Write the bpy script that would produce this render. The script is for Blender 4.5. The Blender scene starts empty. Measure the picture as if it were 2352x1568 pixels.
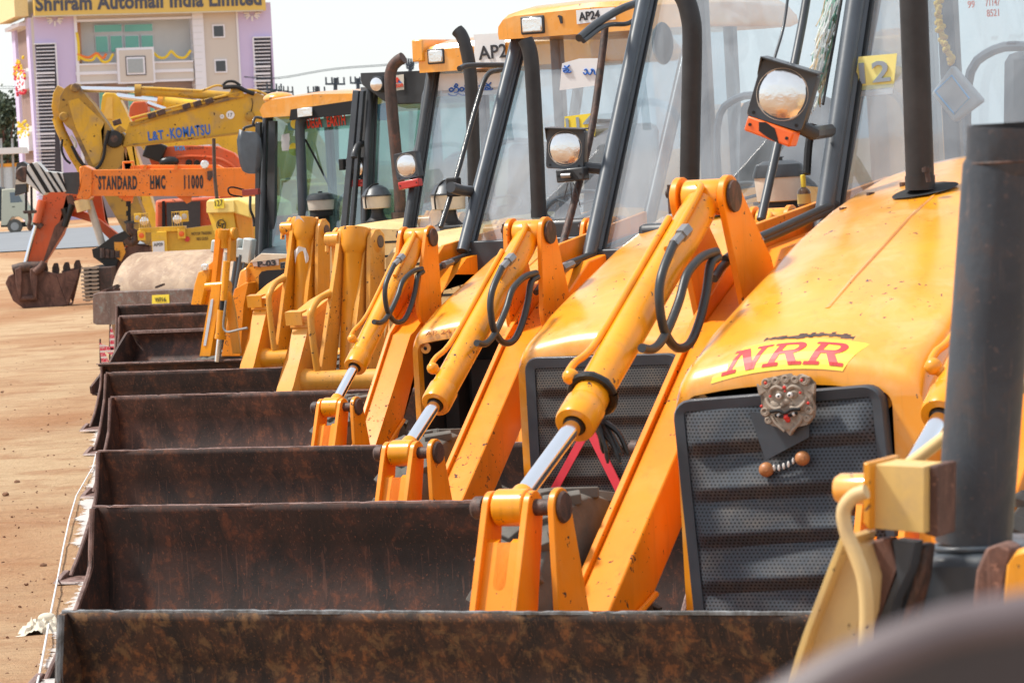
import bpy, bmesh, math, random
from mathutils import Vector, Matrix, noise
random.seed(7)
SC = bpy.context.scene
# ------------------------------------------------------------------ camera
F = 9000.0; H0 = 358.0; ROLL = 0.057; ZC = 2.05          # focal length and horizon, in photo units (2352 wide)
PITCH = math.atan((784 - H0) / F)
fw = Vector((0, math.cos(PITCH), -math.sin(PITCH)))
_r = Vector((1, 0, 0)); _u = _r.cross(fw)
CR = _r * math.cos(ROLL) - _u * math.sin(ROLL)
CU = _r * math.sin(ROLL) + _u * math.cos(ROLL)
EYE = Vector((0, 0, ZC))
cam_d = bpy.data.cameras.new("camera"); cam = bpy.data.objects.new("camera", cam_d); SC.collection.objects.link(cam)
M3 = Matrix((CR, CU, -fw)).transposed()
cam.matrix_world = Matrix.Translation(EYE) @ M3.to_4x4()
cam_d.sensor_width = 36.0; cam_d.lens = F / 2352 * 36.0
cam_d.clip_start = 0.1; cam_d.clip_end = 6000
cam_d.dof.use_dof = True; cam_d.dof.focus_distance = 22.0; cam_d.dof.aperture_fstop = 15
SC.camera = cam
# ------------------------------------------------------------------ sky, sun, exposure
SUN_EL = math.radians(57); SUN_AZ = math.radians(-84)     # high on the left (azimuth from +Y, clockwise)
W = bpy.data.worlds.new("World"); SC.world = W; W.use_nodes = True
nt = W.node_tree; nt.nodes.clear()
sky = nt.nodes.new('ShaderNodeTexSky'); sky.sky_type = 'NISHITA'; sky.sun_disc = False
sky.sun_elevation = SUN_EL; sky.sun_rotation = SUN_AZ
sky.air_density = 1.0; sky.dust_density = 1.2; sky.ozone_density = 1.2; sky.altitude = 300
bg = nt.nodes.new('ShaderNodeBackground'); bg.inputs[1].default_value = 0.15
wo = nt.nodes.new('ShaderNodeOutputWorld')
hz = nt.nodes.new('ShaderNodeMix'); hz.data_type = 'RGBA'; hz.inputs[0].default_value = 0.72      # white overcast haze over the blue
hz.inputs[7].default_value = (4.9, 5.1, 5.25, 1); nt.links.new(sky.outputs[0], hz.inputs[6])
nt.links.new(hz.outputs[2], bg.inputs[0]); nt.links.new(bg.outputs[0], wo.inputs[0])
sd = bpy.data.lights.new("sun", 'SUN'); sd.energy = 3.7; sd.angle = math.radians(6); sd.color = (1.0, 0.95, 0.87)
sun = bpy.data.objects.new("sun", sd); SC.collection.objects.link(sun)
sv = Vector((math.sin(SUN_AZ) * math.cos(SUN_EL), math.cos(SUN_AZ) * math.cos(SUN_EL), math.sin(SUN_EL)))
sun.rotation_euler = sv.to_track_quat('Z', 'Y').to_euler()
SC.view_settings.view_transform = 'Standard'; SC.view_settings.look = 'None'
SC.view_settings.exposure = 0.45; SC.view_settings.gamma = 1.0
SC.render.engine = 'CYCLES'

# ------------------------------------------------------------------ picture <-> place helpers
def ray(x, y): return fw + CR * ((x - 1176) / F) - CU * ((y - 784) / F)
def gz(y, x=0):                                            # the yard's level: falls gently away behind the first machines
    def ss(a, b, t): t = max(0, min(1, (t - a) / (b - a))); return t * t * (3 - 2 * t)
    return -0.28 * ss(12.5, 23, y) + 0.28 * ss(60, 130, y)
def onground(x, y, lift=0.0):
    r = ray(x, y); lo = 3.0
    t = lo
    while t < 3000:
        p = EYE + r * t
        if p.z < gz(p.y) + lift: break
        t *= 1.004
    return EYE + r * t
class Fr:
    """a thing's own frame: x = across, y = away from its front, z = up; pixel positions of the photo become points on its planes"""
    def __init__(s, px, py, d, yaw=0.0, z=0.0):
        a = math.radians(yaw); s.yaw = yaw
        s.l = Vector((math.cos(a), -math.sin(a), 0)); s.b = Vector((math.sin(a), math.cos(a), 0))
        p = EYE + ray(px, py) * d
        s.O = Vector((p.x, p.y, z))
    def _hit(s, x, y, n, off):
        r = ray(x, y); o = EYE - s.O - n * off
        return o + r * (-(o.dot(n)) / r.dot(n)) + n * off
    def _loc(s, q): return Vector((q.dot(s.l), q.dot(s.b), q.z))
    def u(s, x, y, u): return s._loc(s._hit(x, y, s.l, u))
    def w(s, x, y, w=0.0): return s._loc(s._hit(x, y, s.b, w))
    def empty(s, name):
        o = bpy.data.objects.new(name, None); o.empty_display_size = 0.2
        o.location = s.O; o.rotation_euler = (0, 0, -math.radians(s.yaw)); SC.collection.objects.link(o); return o

def tag(o, label=None, cat=None, group=None, kind=None):
    if label: o['label'] = label
    if cat: o['category'] = cat
    if group: o['group'] = group
    if kind: o['kind'] = kind
    return o

# ------------------------------------------------------------------ mesh builder
class MB:
    def __init__(s): s.bm = bmesh.new()
    def face(s, pts):
        try: return s.bm.faces.new([s.bm.verts.new(p) for p in pts])
        except ValueError: return None
    def box(s, a, b, rot=None, c=None):
        a = Vector(a); b = Vector(b); x0, y0, z0 = a; x1, y1, z1 = b
        P = [Vector(p) for p in ((x0, y0, z0), (x1, y0, z0), (x1, y1, z0), (x0, y1, z0), (x0, y0, z1), (x1, y0, z1), (x1, y1, z1), (x0, y1, z1))]
        if rot:
            c = Vector(c) if c is not None else (a + b) / 2
            P = [rot @ (p - c) + c for p in P]
        v = [s.bm.verts.new(p) for p in P]
        for f in ((0, 3, 2, 1), (4, 5, 6, 7), (0, 1, 5, 4), (1, 2, 6, 5), (2, 3, 7, 6), (3, 0, 4, 7)): s.bm.faces.new([v[i] for i in f])
        return s
    def ext(s, pts, d):                                    # any planar outline, pushed along d
        d = Vector(d); A = [s.bm.verts.new(p) for p in pts]; B = [s.bm.verts.new(Vector(p) + d) for p in pts]; n = len(A)
        f = s.bm.faces.new(A); g = s.bm.faces.new(B[::-1])
        for i in range(n): s.bm.faces.new((A[i], B[i], B[(i + 1) % n], A[(i + 1) % n]))
        bmesh.ops.triangulate(s.bm, faces=[f, g], ngon_method='EAR_CLIP')
        return s
    def prism(s, wz, u0, u1): return s.ext([(u0, p[0], p[1]) for p in wz], (u1 - u0, 0, 0))
    def tube(s, pts, r, seg=12, caps=True, hollow=False):
        pts = [Vector(p) for p in pts]; n = len(pts); R = r if isinstance(r, (list, tuple)) else [r] * n
        rings = []; up = None
        for i, p in enumerate(pts):
            t = (pts[min(i + 1, n - 1)] - pts[max(i - 1, 0)]).normalized()
            if up is None: up = Vector((0, 0, 1)) if abs(t.z) < 0.9 else Vector((1, 0, 0))
            a = t.cross(up).normalized(); up = a.cross(t).normalized()
            rings.append([s.bm.verts.new(p + (a * math.cos(2 * math.pi * k / seg) + up * math.sin(2 * math.pi * k / seg)) * R[i]) for k in range(seg)])
        for i in range(n - 1):
            for k in range(seg): s.bm.faces.new((rings[i][k], rings[i][(k + 1) % seg], rings[i + 1][(k + 1) % seg], rings[i + 1][k]))
        if caps: s.bm.faces.new(rings[0][::-1]); s.bm.faces.new(rings[-1])
        return s
    def cyl(s, a, b, r, r2=None, seg=24): return s.tube([a, b], [r, r if r2 is None else r2], seg)
    def lathe(s, o, prof, seg=28, axis=(0, 0, 1)):         # prof = (radius, height along axis)
        o = Vector(o); ax = Vector(axis).normalized(); t = Vector((1, 0, 0)) if abs(ax.x) < 0.9 else Vector((0, 1, 0))
        a = ax.cross(t).normalized(); b = ax.cross(a)
        rings = [[s.bm.verts.new(o + ax * h + (a * math.cos(2 * math.pi * k / seg) + b * math.sin(2 * math.pi * k / seg)) * max(r, 1e-4)) for k in range(seg)] for r, h in prof]
        for i in range(len(rings) - 1):
            for k in range(seg): s.bm.faces.new((rings[i][k], rings[i][(k + 1) % seg], rings[i + 1][(k + 1) % seg], rings[i + 1][k]))
        s.bm.faces.new(rings[0][::-1]); s.bm.faces.new(rings[-1])
        return s
    def ball(s, c, r, sc=(1, 1, 1), sub=2, rot=None):
        m = Matrix.Translation(Vector(c)) @ (rot.to_4x4() if rot else Matrix()) @ Matrix.Diagonal((r * sc[0], r * sc[1], r * sc[2], 1))
        bmesh.ops.create_icosphere(s.bm, subdivisions=sub, radius=1, matrix=m); return s
    def grid(s, rows, closed=False):                       # rows of points -> skin
        V = [[s.bm.verts.new(p) for p in r] for r in rows]
        for i in range(len(V) - 1):
            n = len(V[i])
            for k in range(n if closed else n - 1): s.bm.faces.new((V[i][k], V[i][(k + 1) % n], V[i + 1][(k + 1) % n], V[i + 1][k]))
        return s
    def build(s, name, mat, parent=None, bevel=0.0, angle=38, solid=0.0, seg=2):
        bmesh.ops.recalc_face_normals(s.bm, faces=s.bm.faces[:])
        me = bpy.data.meshes.new(name); s.bm.to_mesh(me); s.bm.free()
        for p in me.polygons: p.use_smooth = True
        me.set_sharp_from_angle(angle=math.radians(angle))
        o = bpy.data.objects.new(name, me); SC.collection.objects.link(o)
        for m in (mat if isinstance(mat, (list, tuple)) else [mat]): me.materials.append(m)
        if parent is not None: o.parent = parent
        if solid:
            k = o.modifiers.new('solid', 'SOLIDIFY'); k.thickness = solid; k.offset = 0
        if bevel:
            b = o.modifiers.new('bevel', 'BEVEL'); b.width = bevel; b.segments = seg; b.limit_method = 'ANGLE'; b.angle_limit = math.radians(42); b.harden_normals = False
        return o
def smooth(pts, n=6):                                      # Catmull-Rom through the points
    P = [Vector(p) for p in pts]; P = [P[0] * 2 - P[1]] + P + [P[-1] * 2 - P[-2]]; out = []
    for i in range(1, len(P) - 2):
        for k in range(n):
            t = k / n; a, b, c, d = P[i - 1:i + 3]
            out.append(0.5 * ((2 * b) + (c - a) * t + (2 * a - 5 * b + 4 * c - d) * t * t + (3 * b - a - 3 * c + d) * t ** 3))
    out.append(P[-2]); return out
def arc(cx, cy, r, a0, a1, n=6): return [(cx + r * math.cos(math.radians(a0 + (a1 - a0) * i / n)), cy + r * math.sin(math.radians(a0 + (a1 - a0) * i / n))) for i in range(n + 1)]
def lettering(name, txt, p0, p1, h, mat, parent, up=(0, 0, 1), bold=0.0, shear=0.0, depth=0.002, spacing=1.0):
    """flat raised letters fitted between p0 and p1 (baseline), h = cap height"""
    c = bpy.data.curves.new('txt', 'FONT'); c.body = txt; c.size = 1.0; c.offset = bold; c.shear = shear; c.extrude = 0.5; c.space_character = spacing; c.resolution_u = 3
    t = bpy.data.objects.new('txt', c); SC.collection.objects.link(t)
    dg = bpy.context.evaluated_depsgraph_get(); dg.update()
    me = bpy.data.meshes.new_from_object(t.evaluated_get(dg)); bpy.data.objects.remove(t)
    xs = [v.co.x for v in me.vertices]; x0, x1 = min(xs), max(xs)
    p0 = Vector(p0); p1 = Vector(p1); ex = (p1 - p0); L = ex.length; ex.normalize(); up = Vector(up); up = (up - ex * up.dot(ex)).normalized(); ez = ex.cross(up)
    for v in me.vertices:
        q = v.co.copy(); v.co = p0 + ex * ((q.x - x0) / (x1 - x0) * L) + up * (q.y / 0.7 * h) + ez * (q.z * depth * 2)
    o = bpy.data.objects.new(name, me); SC.collection.objects.link(o); me.materials.clear(); me.materials.append(mat); o.parent = parent
    return o

# ------------------------------------------------------------------ materials
def newmat(name):
    m = bpy.data.materials.new(name); m.use_nodes = True; n = m.node_tree.nodes; l = m.node_tree.links
    return m, n, l, n['Principled BSDF']
def nz(n, l, scale, detail=4, rough=0.55, vec=None, dist=0.0):
    t = n.new('ShaderNodeTexNoise'); t.inputs['Scale'].default_value = scale; t.inputs['Detail'].default_value = detail; t.inputs['Roughness'].default_value = rough; t.inputs['Distortion'].default_value = dist
    if vec: l.new(vec, t.inputs['Vector'])
    return t.outputs['Fac']
def ramp(n, l, src, stops):
    r = n.new('ShaderNodeValToRGB'); l.new(src, r.inputs[0]); e = r.color_ramp.elements
    while len(e) < len(stops): e.new(0.5)
    for k, (p, c) in enumerate(stops):
        e[k].position = p; e[k].color = (c, c, c, 1) if not isinstance(c, (tuple, list)) else (*c, 1)
    return r.outputs[0]
def mixc(n, l, fac, a, b, mode='MIX'):
    m = n.new('ShaderNodeMix'); m.data_type = 'RGBA'; m.blend_type = mode
    for i, v in ((0, fac), (6, a), (7, b)):
        if hasattr(v, 'links'): l.new(v, m.inputs[i])
        elif i == 0: m.inputs[0].default_value = v
        else: m.inputs[i].default_value = (*v, 1)
    return m.outputs[2]
def math_(n, l, op, a, b=0.0):
    m = n.new('ShaderNodeMath'); m.operation = op
    for i, v in ((0, a), (1, b)):
        if hasattr(v, 'links'): l.new(v, m.inputs[i])
        else: m.inputs[i].default_value = v
    return m.outputs[0]
def objvec(n): return n.new('ShaderNodeTexCoord').outputs['Object']
def bumpto(n, l, bsdf, h, strength=0.3, dist=0.01):
    b = n.new('ShaderNodeBump'); b.inputs['Strength'].default_value = strength; b.inputs['Distance'].default_value = dist; l.new(h, b.inputs['Height']); l.new(b.outputs[0], bsdf.inputs['Normal'])
def paint(name, col, rough=0.38, chips=0.5, dust=0.25, coat=0.25, chipcol=(0.07, 0.04, 0.028), vary=0.12, dust_or_wash_col=(0.42, 0.3, 0.2), scale=1.0):
    """old enamel: slight fading, chips down to primer and rust, a film of road dust in patches"""
    m, n, l, b = newmat(name); v = objvec(n)
    big = nz(n, l, 2.3 * scale, 3, 0.5, v)
    dark = tuple(c * (1 - vary * 1.3) for c in col); lite = tuple(min(1, c * (1 + vary)) for c in col)
    c0 = mixc(n, l, ramp(n, l, big, [(0.3, 0.0), (0.7, 1.0)]), dark, lite)
    df = math_(n, l, 'MULTIPLY', ramp(n, l, nz(n, l, 5.0 * scale, 6, 0.65, v, 0.6), [(0.47, 0.0), (0.66, 1.0)]), dust * 1.3)
    sm = n.new('ShaderNodeMapping'); l.new(v, sm.inputs[0]); sm.inputs['Scale'].default_value = (9, 9, 0.9)
    gr = math_(n, l, 'MULTIPLY', ramp(n, l, nz(n, l, 2.2 * scale, 5, 0.7, sm.outputs[0], 0.3), [(0.54, 0.0), (0.72, 1.0)]), 0.30)
    c0 = mixc(n, l, gr, c0, tuple(c * 0.42 for c in col))
    c1 = mixc(n, l, df, c0, dust_or_wash_col)
    cp = nz(n, l, 34 * scale, 3, 0.6, v, 0.4); where = nz(n, l, 3.1 * scale, 2, 0.5, v)
    s = math_(n, l, 'ADD', cp, math_(n, l, 'MULTIPLY', where, 0.35))
    th = 0.895 - 0.05 * chips
    cf = ramp(n, l, s, [(th - 0.012, 0.0), (th + 0.008, 1.0)])
    c2 = mixc(n, l, cf, c1, chipcol)
    l.new(c2, b.inputs['Base Color'])
    rr = math_(n, l, 'ADD', math_(n, l, 'MULTIPLY', nz(n, l, 9 * scale, 5, 0.6, v), 0.22), rough - 0.1)
    rr = math_(n, l, 'ADD', rr, math_(n, l, 'MULTIPLY', cf, 0.4)); l.new(rr, b.inputs['Roughness'])
    b.inputs['Coat Weight'].default_value = min(1, coat * 1.6); b.inputs['Coat Roughness'].default_value = 0.20; b.inputs['Coat IOR'].default_value = 1.5 + 0.25 * coat; b.inputs['Specular IOR Level'].default_value = 0.35
    bumpto(n, l, b, math_(n, l, 'ADD', math_(n, l, 'MULTIPLY', cf, -1.0), math_(n, l, 'MULTIPLY', big, 1.2)), 0.25, 0.004)
    return m
def plain(name, col, rough=0.6, metal=0.0, vary=0.15, bump=0.0, scale=12, coat=0.0, spec=0.5):
    m, n, l, b = newmat(name); v = objvec(n)
    f = nz(n, l, scale, 5, 0.6, v)
    l.new(mixc(n, l, f, tuple(c * (1 - vary * 1.6) for c in col), tuple(min(1, c * (1 + vary * 1.6)) for c in col)), b.inputs['Base Color'])
    b.inputs['Roughness'].default_value = rough; b.inputs['Metallic'].default_value = metal; b.inputs['Coat Weight'].default_value = coat
    b.inputs['Specular IOR Level'].default_value = spec
    if bump: bumpto(n, l, b, nz(n, l, scale * 4, 4, 0.6, v), bump, 0.004)
    return m
def rust(name, dark, mid, hot, amount=0.5, rough=0.72, tan=None, scale=1.0):
    m, n, l, b = newmat(name); v = objvec(n)
    mp = n.new('ShaderNodeMapping'); l.new(v, mp.inputs[0]); mp.inputs['Scale'].default_value = (1.0, 1.0, 0.55); mp.inputs['Rotation'].default_value = (0, 0.5, 0)
    a = nz(n, l, 4.5 * scale, 7, 0.68, mp.outputs[0], 0.8); c = nz(n, l, 17 * scale, 5, 0.7, v, 0.3); g = nz(n, l, 70 * scale, 3, 0.7, v)
    col = mixc(n, l, ramp(n, l, a, [(0.40, 0.0), (0.60, 1.0)]), dark, mid)
    hf = math_(n, l, 'MULTIPLY', ramp(n, l, c, [(0.50, 0.0), (0.62, 1.0)]), ramp(n, l, a, [(0.45, 0.0), (0.58, 1.0)]))
    col = mixc(n, l, math_(n, l, 'MULTIPLY', hf, amount), col, hot)
    if tan:
        tf = ramp(n, l, nz(n, l, 9 * scale, 7, 0.72, v, 0.35), [(0.53, 0.0), (0.62, 1.0)])
        col = mixc(n, l, math_(n, l, 'MULTIPLY', tf, 0.8), col, tan)
    sp = ramp(n, l, g, [(0.62, 0.0), (0.68, 1.0)])
    col = mixc(n, l, math_(n, l, 'MULTIPLY', sp, 0.35), col, tuple(min(1, x * 2.2) for x in hot))
    s1 = n.new('ShaderNodeMapping'); l.new(v, s1.inputs[0]); s1.inputs['Rotation'].default_value = (0, 0.35, 0); s1.inputs['Scale'].default_value = (70 * scale, 70, 2.2)
    s2 = n.new('ShaderNodeMapping'); l.new(v, s2.inputs[0]); s2.inputs['Rotation'].default_value = (0, 1.25, 0); s2.inputs['Scale'].default_value = (60 * scale, 60, 1.6)
    sc1 = ramp(n, l, nz(n, l, 1.0, 2, 0.5, s1.outputs[0]), [(0.66, 0.0), (0.70, 1.0)]); sc2 = ramp(n, l, nz(n, l, 1.0, 2, 0.5, s2.outputs[0]), [(0.67, 0.0), (0.70, 1.0)])
    col = mixc(n, l, math_(n, l, 'MULTIPLY', math_(n, l, 'MAXIMUM', sc1, sc2), 0.22), col, tuple(min(1, x * 1.3 + .03) for x in hot))
    l.new(col, b.inputs['Base Color']); l.new(math_(n, l, 'ADD', math_(n, l, 'MULTIPLY', c, 0.3), rough - 0.18), b.inputs['Roughness'])
    bumpto(n, l, b, math_(n, l, 'ADD', a, math_(n, l, 'MULTIPLY', c, 0.6)), 0.45, 0.008)
    return m
def glass(name, tint=(0.80, 0.875, 0.92), dusty=0.14, gloss=0.16, dust_or_wash_col=(0.78, 0.83, 0.87)):  # dusty: share of pale diffuse colour imitating reflected sky washing out the panes
    m, n, l, b = newmat(name); n.remove(b); out = n['Material Output']; v = objvec(n)
    tr = n.new('ShaderNodeBsdfTransparent'); tr.inputs[0].default_value = (*tint, 1)
    di = n.new('ShaderNodeBsdfDiffuse'); di.inputs[0].default_value = (*dust_or_wash_col, 1)
    gl = n.new('ShaderNodeBsdfGlossy'); gl.inputs['Roughness'].default_value = 0.04
    m1 = n.new('ShaderNodeMixShader'); m2 = n.new('ShaderNodeMixShader')
    mp = n.new('ShaderNodeMapping'); l.new(v, mp.inputs[0]); mp.inputs['Scale'].default_value = (1, 1, 0.25)
    f = math_(n, l, 'MULTIPLY', ramp(n, l, nz(n, l, 5, 6, 0.6, mp.outputs[0], 0.7), [(0.3, 0.45), (0.75, 1.5)]), dusty)
    l.new(f, m1.inputs[0]); l.new(tr.outputs[0], m1.inputs[1]); l.new(di.outputs[0], m1.inputs[2])
    fr = n.new('ShaderNodeLayerWeight'); fr.inputs['Blend'].default_value = 0.5
    l.new(math_(n, l, 'ADD', math_(n, l, 'MULTIPLY', math_(n, l, 'POWER', fr.outputs['Facing'], 4.0), 0.7), gloss), m2.inputs[0]); l.new(m1.outputs[0], m2.inputs[1]); l.new(gl.outputs[0], m2.inputs[2])
    l.new(m2.outputs[0], out.inputs[0]); return m
def perforated(name, col, pitch=0.011, hole=0.36, dirt=(0.16, 0.12, 0.09), dirtamt=0.5):
    """punched sheet: staggered round holes"""
    m, n, l, b = newmat(name); v = objvec(n); sx = n.new('ShaderNodeSeparateXYZ'); l.new(v, sx.inputs[0])
    X = math_(n, l, 'DIVIDE', sx.outputs[0], pitch); Z = math_(n, l, 'DIVIDE', sx.outputs[2], pitch * 0.8)
    fz = math_(n, l, 'FLOOR', Z); off = math_(n, l, 'MULTIPLY', math_(n, l, 'MODULO', math_(n, l, 'ABSOLUTE', fz), 2.0), 0.5)
    cx = math_(n, l, 'SUBTRACT', math_(n, l, 'FRACT', math_(n, l, 'ADD', X, off)), 0.5); cz = math_(n, l, 'SUBTRACT', math_(n, l, 'FRACT', Z), 0.5)
    d = math_(n, l, 'SQRT', math_(n, l, 'ADD', math_(n, l, 'MULTIPLY', cx, cx), math_(n, l, 'MULTIPLY', cz, cz)))
    h = math_(n, l, 'LESS_THAN', d, hole)
    df = math_(n, l, 'MULTIPLY', ramp(n, l, nz(n, l, 7, 7, 0.7, v, 0.6), [(0.48, 0.0), (0.7, 1.0)]), dirtamt)
    c = mixc(n, l, df, col, dirt); c = mixc(n, l, h, c, (0.006, 0.006, 0.007))
    l.new(c, b.inputs['Base Color']); b.inputs['Roughness'].default_value = 0.55; b.inputs['Specular IOR Level'].default_value = 0.4
    return m
def banded(name, cols, period, axis=2, rough=0.6, widths=0.5):
    m, n, l, b = newmat(name); v = objvec(n); sx = n.new('ShaderNodeSeparateXYZ'); l.new(v, sx.inputs[0])
    h = math_(n, l, 'LESS_THAN', math_(n, l, 'FRACT', math_(n, l, 'DIVIDE', sx.outputs[axis], period)), widths)
    l.new(mixc(n, l, h, cols[0], cols[1]), b.inputs['Base Color']); b.inputs['Roughness'].default_value = rough; return m

YEL = (0.90, 0.345, 0.012)
MP = {
 'jcb': paint('orange_yellow_enamel', YEL, 0.36, 0.2, 0.22, 0.6, dust_or_wash_col=(0.86, 0.60, 0.28)),
 'jcb_arm': paint('orange_arm_enamel', (0.90, 0.265, 0.004), 0.42, 0.5, 0.14, 0.10, dust_or_wash_col=(0.80, 0.42, 0.12)),
 'jcb_cyl': paint('yellow_cylinder_enamel', (0.88, 0.325, 0.003), 0.34, 0.8, 0.08, 0.25, scale=1.3),
 'old': paint('faded_yellow_enamel', (0.74, 0.50, 0.17), 0.5, 0.5, 0.3, 0.1),
 'ochre': paint('ochre_enamel', (0.78, 0.31, 0.014), 0.42, 0.5, 0.1, 0.2),
 'tanyel': paint('tan_yellow_enamel', (0.74, 0.335, 0.045), 0.5, 0.5, 0.15, 0.1),
 'cream': paint('cream_yellow_enamel', (0.74, 0.53, 0.24), 0.5, 0.4, 0.3, 0.1),
 'crane': paint('crane_orange_enamel', (0.86, 0.215, 0.012), 0.4, 0.9, 0.1, 0.2),
 'komat': paint('weathered_yellow_enamel', (0.66, 0.375, 0.03), 0.5, 0.9, 0.45, 0.05, dust_or_wash_col=(0.33, 0.24, 0.15), scale=0.45),
 'komat2': paint('muddy_yellow_enamel', (0.44, 0.25, 0.045), 0.6, 1.0, 0.95, 0.0, dust_or_wash_col=(0.14, 0.10, 0.075), scale=0.3),
 'hita': paint('red_orange_enamel', (0.68, 0.12, 0.035), 0.5, 0.8, 0.35, 0.05, scale=0.45, dust_or_wash_col=(0.38, 0.2, 0.13)),
 'lemon': paint('lemon_yellow_enamel', (0.78, 0.47, 0.035), 0.45, 0.5, 0.15, 0.1),
 'dk': plain('dark_grey_paint', (0.035, 0.038, 0.042), 0.42, 0, 0.3, 0.1, 9, 0.15),
 'dkblue': plain('blue_black_paint', (0.04, 0.047, 0.056), 0.4, 0, 0.35, 0.1, 8, 0.2),
 'post': plain('slate_post_paint', (0.055, 0.068, 0.084), 0.4, 0, 0.3, 0.1, 7, 0.2),
 'pipe': plain('dark_exhaust_steel', (0.034, 0.033, 0.034), 0.5, 0.3, 0.35, 0.15, 10),
 'rubber': plain('black_rubber_hose', (0.03, 0.032, 0.034), 0.42, 0, 0.2, 0.1, 30),
 'tyre': plain('dusty_tyre_rubber', (0.12, 0.11, 0.095), 0.9, 0, 0.3, 0.5, 14),
 'blk': plain('matt_black', (0.012, 0.012, 0.013), 0.8, 0, 0.2),
 'inside': plain('dark_engine_bay', (0.02, 0.016, 0.014), 0.85, 0, 0.5, 0.5, 8),
 'chrome': plain('chromed_rod', (0.86, 0.88, 0.92), 0.16, 1.0, 0.02),
 'steel': plain('worn_steel', (0.35, 0.34, 0.33), 0.4, 0.8, 0.2),
 'pin': rust('greasy_pin_steel', (0.03, 0.022, 0.02), (0.10, 0.05, 0.035), (0.18, 0.09, 0.06), 0.5, 0.6, scale=4),
 'grease': plain('black_grease', (0.01, 0.009, 0.008), 0.35, 0, 0.3, 0.4, 30),
 'rustA': rust('brown_crusted_bucket_steel', (0.024, 0.015, 0.011), (0.075, 0.034, 0.018), (0.24, 0.09, 0.03), 1.0, 0.8, tan=(0.19, 0.10, 0.04), scale=1.5),
 'rustB': rust('maroon_bucket_steel', (0.020, 0.014, 0.013), (0.052, 0.025, 0.019), (0.15, 0.05, 0.025), 0.7, 0.85),
 'rustC': rust('dark_bucket_steel', (0.022, 0.014, 0.013), (0.060, 0.028, 0.020), (0.17, 0.06, 0.028), 0.7, 0.82),
 'rustD': rust('reddish_bucket_steel', (0.032, 0.017, 0.014), (0.085, 0.037, 0.027), (0.22, 0.08, 0.04), 0.7, 0.7),
 'rim': rust('worn_bucket_edge', (0.12, 0.065, 0.052), (0.26, 0.16, 0.135), (0.3, 0.17, 0.13), 0.3, 0.5, scale=3),
 'rimA': rust('polished_grey_bucket_edge', (0.07, 0.065, 0.06), (0.22, 0.235, 0.245), (0.2, 0.13, 0.09), 0.3, 0.45, scale=3),
 'mud': rust('mud_caked_steel', (0.085, 0.042, 0.032), (0.19, 0.095, 0.07), (0.26, 0.13, 0.09), 0.6, 0.8),
 'white': plain('white_paint', (0.78, 0.78, 0.78), 0.55, 0, 0.04),
 'red': plain('red_plastic', (0.55, 0.03, 0.02), 0.35, 0, 0.15, 0, 12, 0.4),
 'amber': plain('amber_plastic', (0.85, 0.13, 0.01), 0.35, 0, 0.15, 0, 12, 0.4),
 'redpaint': plain('lettering_red', (0.62, 0.04, 0.045), 0.5, 0, 0.05),
 'redsign': plain('lettering_orange_red', (0.85, 0.07, 0.03), 0.5, 0, 0.05),
 'ylabel': plain('yellow_label', (0.90, 0.70, 0.06), 0.5, 0, 0.04),
 'ink': plain('black_ink', (0.03, 0.03, 0.035), 0.6, 0, 0.1),
 'blue': plain('lettering_blue', (0.02, 0.13, 0.5), 0.5, 0, 0.05),
 'skyblue': plain('lettering_light_blue', (0.05, 0.35, 0.75), 0.5, 0, 0.05),
 'glass': glass('sky_washed_windscreen_glass'),
 'gglass': glass('green_tinted_glass', (0.50, 0.74, 0.70), 0.16, 0.2, (0.45, 0.66, 0.64)),
 'lens': plain('headlamp_lens', (0.90, 0.88, 0.84), 0.17, 0.88, 0.16, 0.5, 7, 0.7),
 'tank': plain('dusty_white_plastic', (0.52, 0.47, 0.40), 0.5, 0, 0.18, 0.1, 8),
 'seat': plain('dark_seat_vinyl', (0.05, 0.055, 0.06), 0.6, 0, 0.2),
 'perfA': perforated('punched_grille_grey', (0.058, 0.070, 0.086), 0.014, 0.28, (0.15, 0.13, 0.11), 0.7),
 'perfB': perforated('punched_grille_dusty', (0.075, 0.07, 0.065), 0.014, 0.34, (0.24, 0.16, 0.09), 0.5),
 'gframe': plain('blue_grey_grille_frame', (0.045, 0.056, 0.070), 0.5, 0, 0.35, 0.15, 6, 0.15),
}
# ================================================================== building blocks of the loaders
V2 = lambda a, b: (a, b)
def circ(c, r, n=18): return [(c[0] + r * math.cos(2 * math.pi * k / n), c[1] + r * math.sin(2 * math.pi * k / n)) for k in range(n)]
def hull(pts):
    pts = sorted(set((round(x, 5), round(y, 5)) for x, y in pts))
    def half(P):
        h = []
        for p in P:
            while len(h) > 1 and (h[-1][0] - h[-2][0]) * (p[1] - h[-2][1]) - (h[-1][1] - h[-2][1]) * (p[0] - h[-2][0]) <= 0: h.pop()
            h.append(p)
        return h
    a = half(pts); b = half(pts[::-1]); return a[:-1] + b[:-1]
def unit(a, b):
    d = Vector((b[0] - a[0], b[1] - a[1])); d.normalize(); return d
def isect(p, d, q, e):
    den = d.x * e.y - d.y * e.x; t = ((q.x - p.x) * e.y - (q.y - p.y) * e.x) / den; return p + d * t

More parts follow.
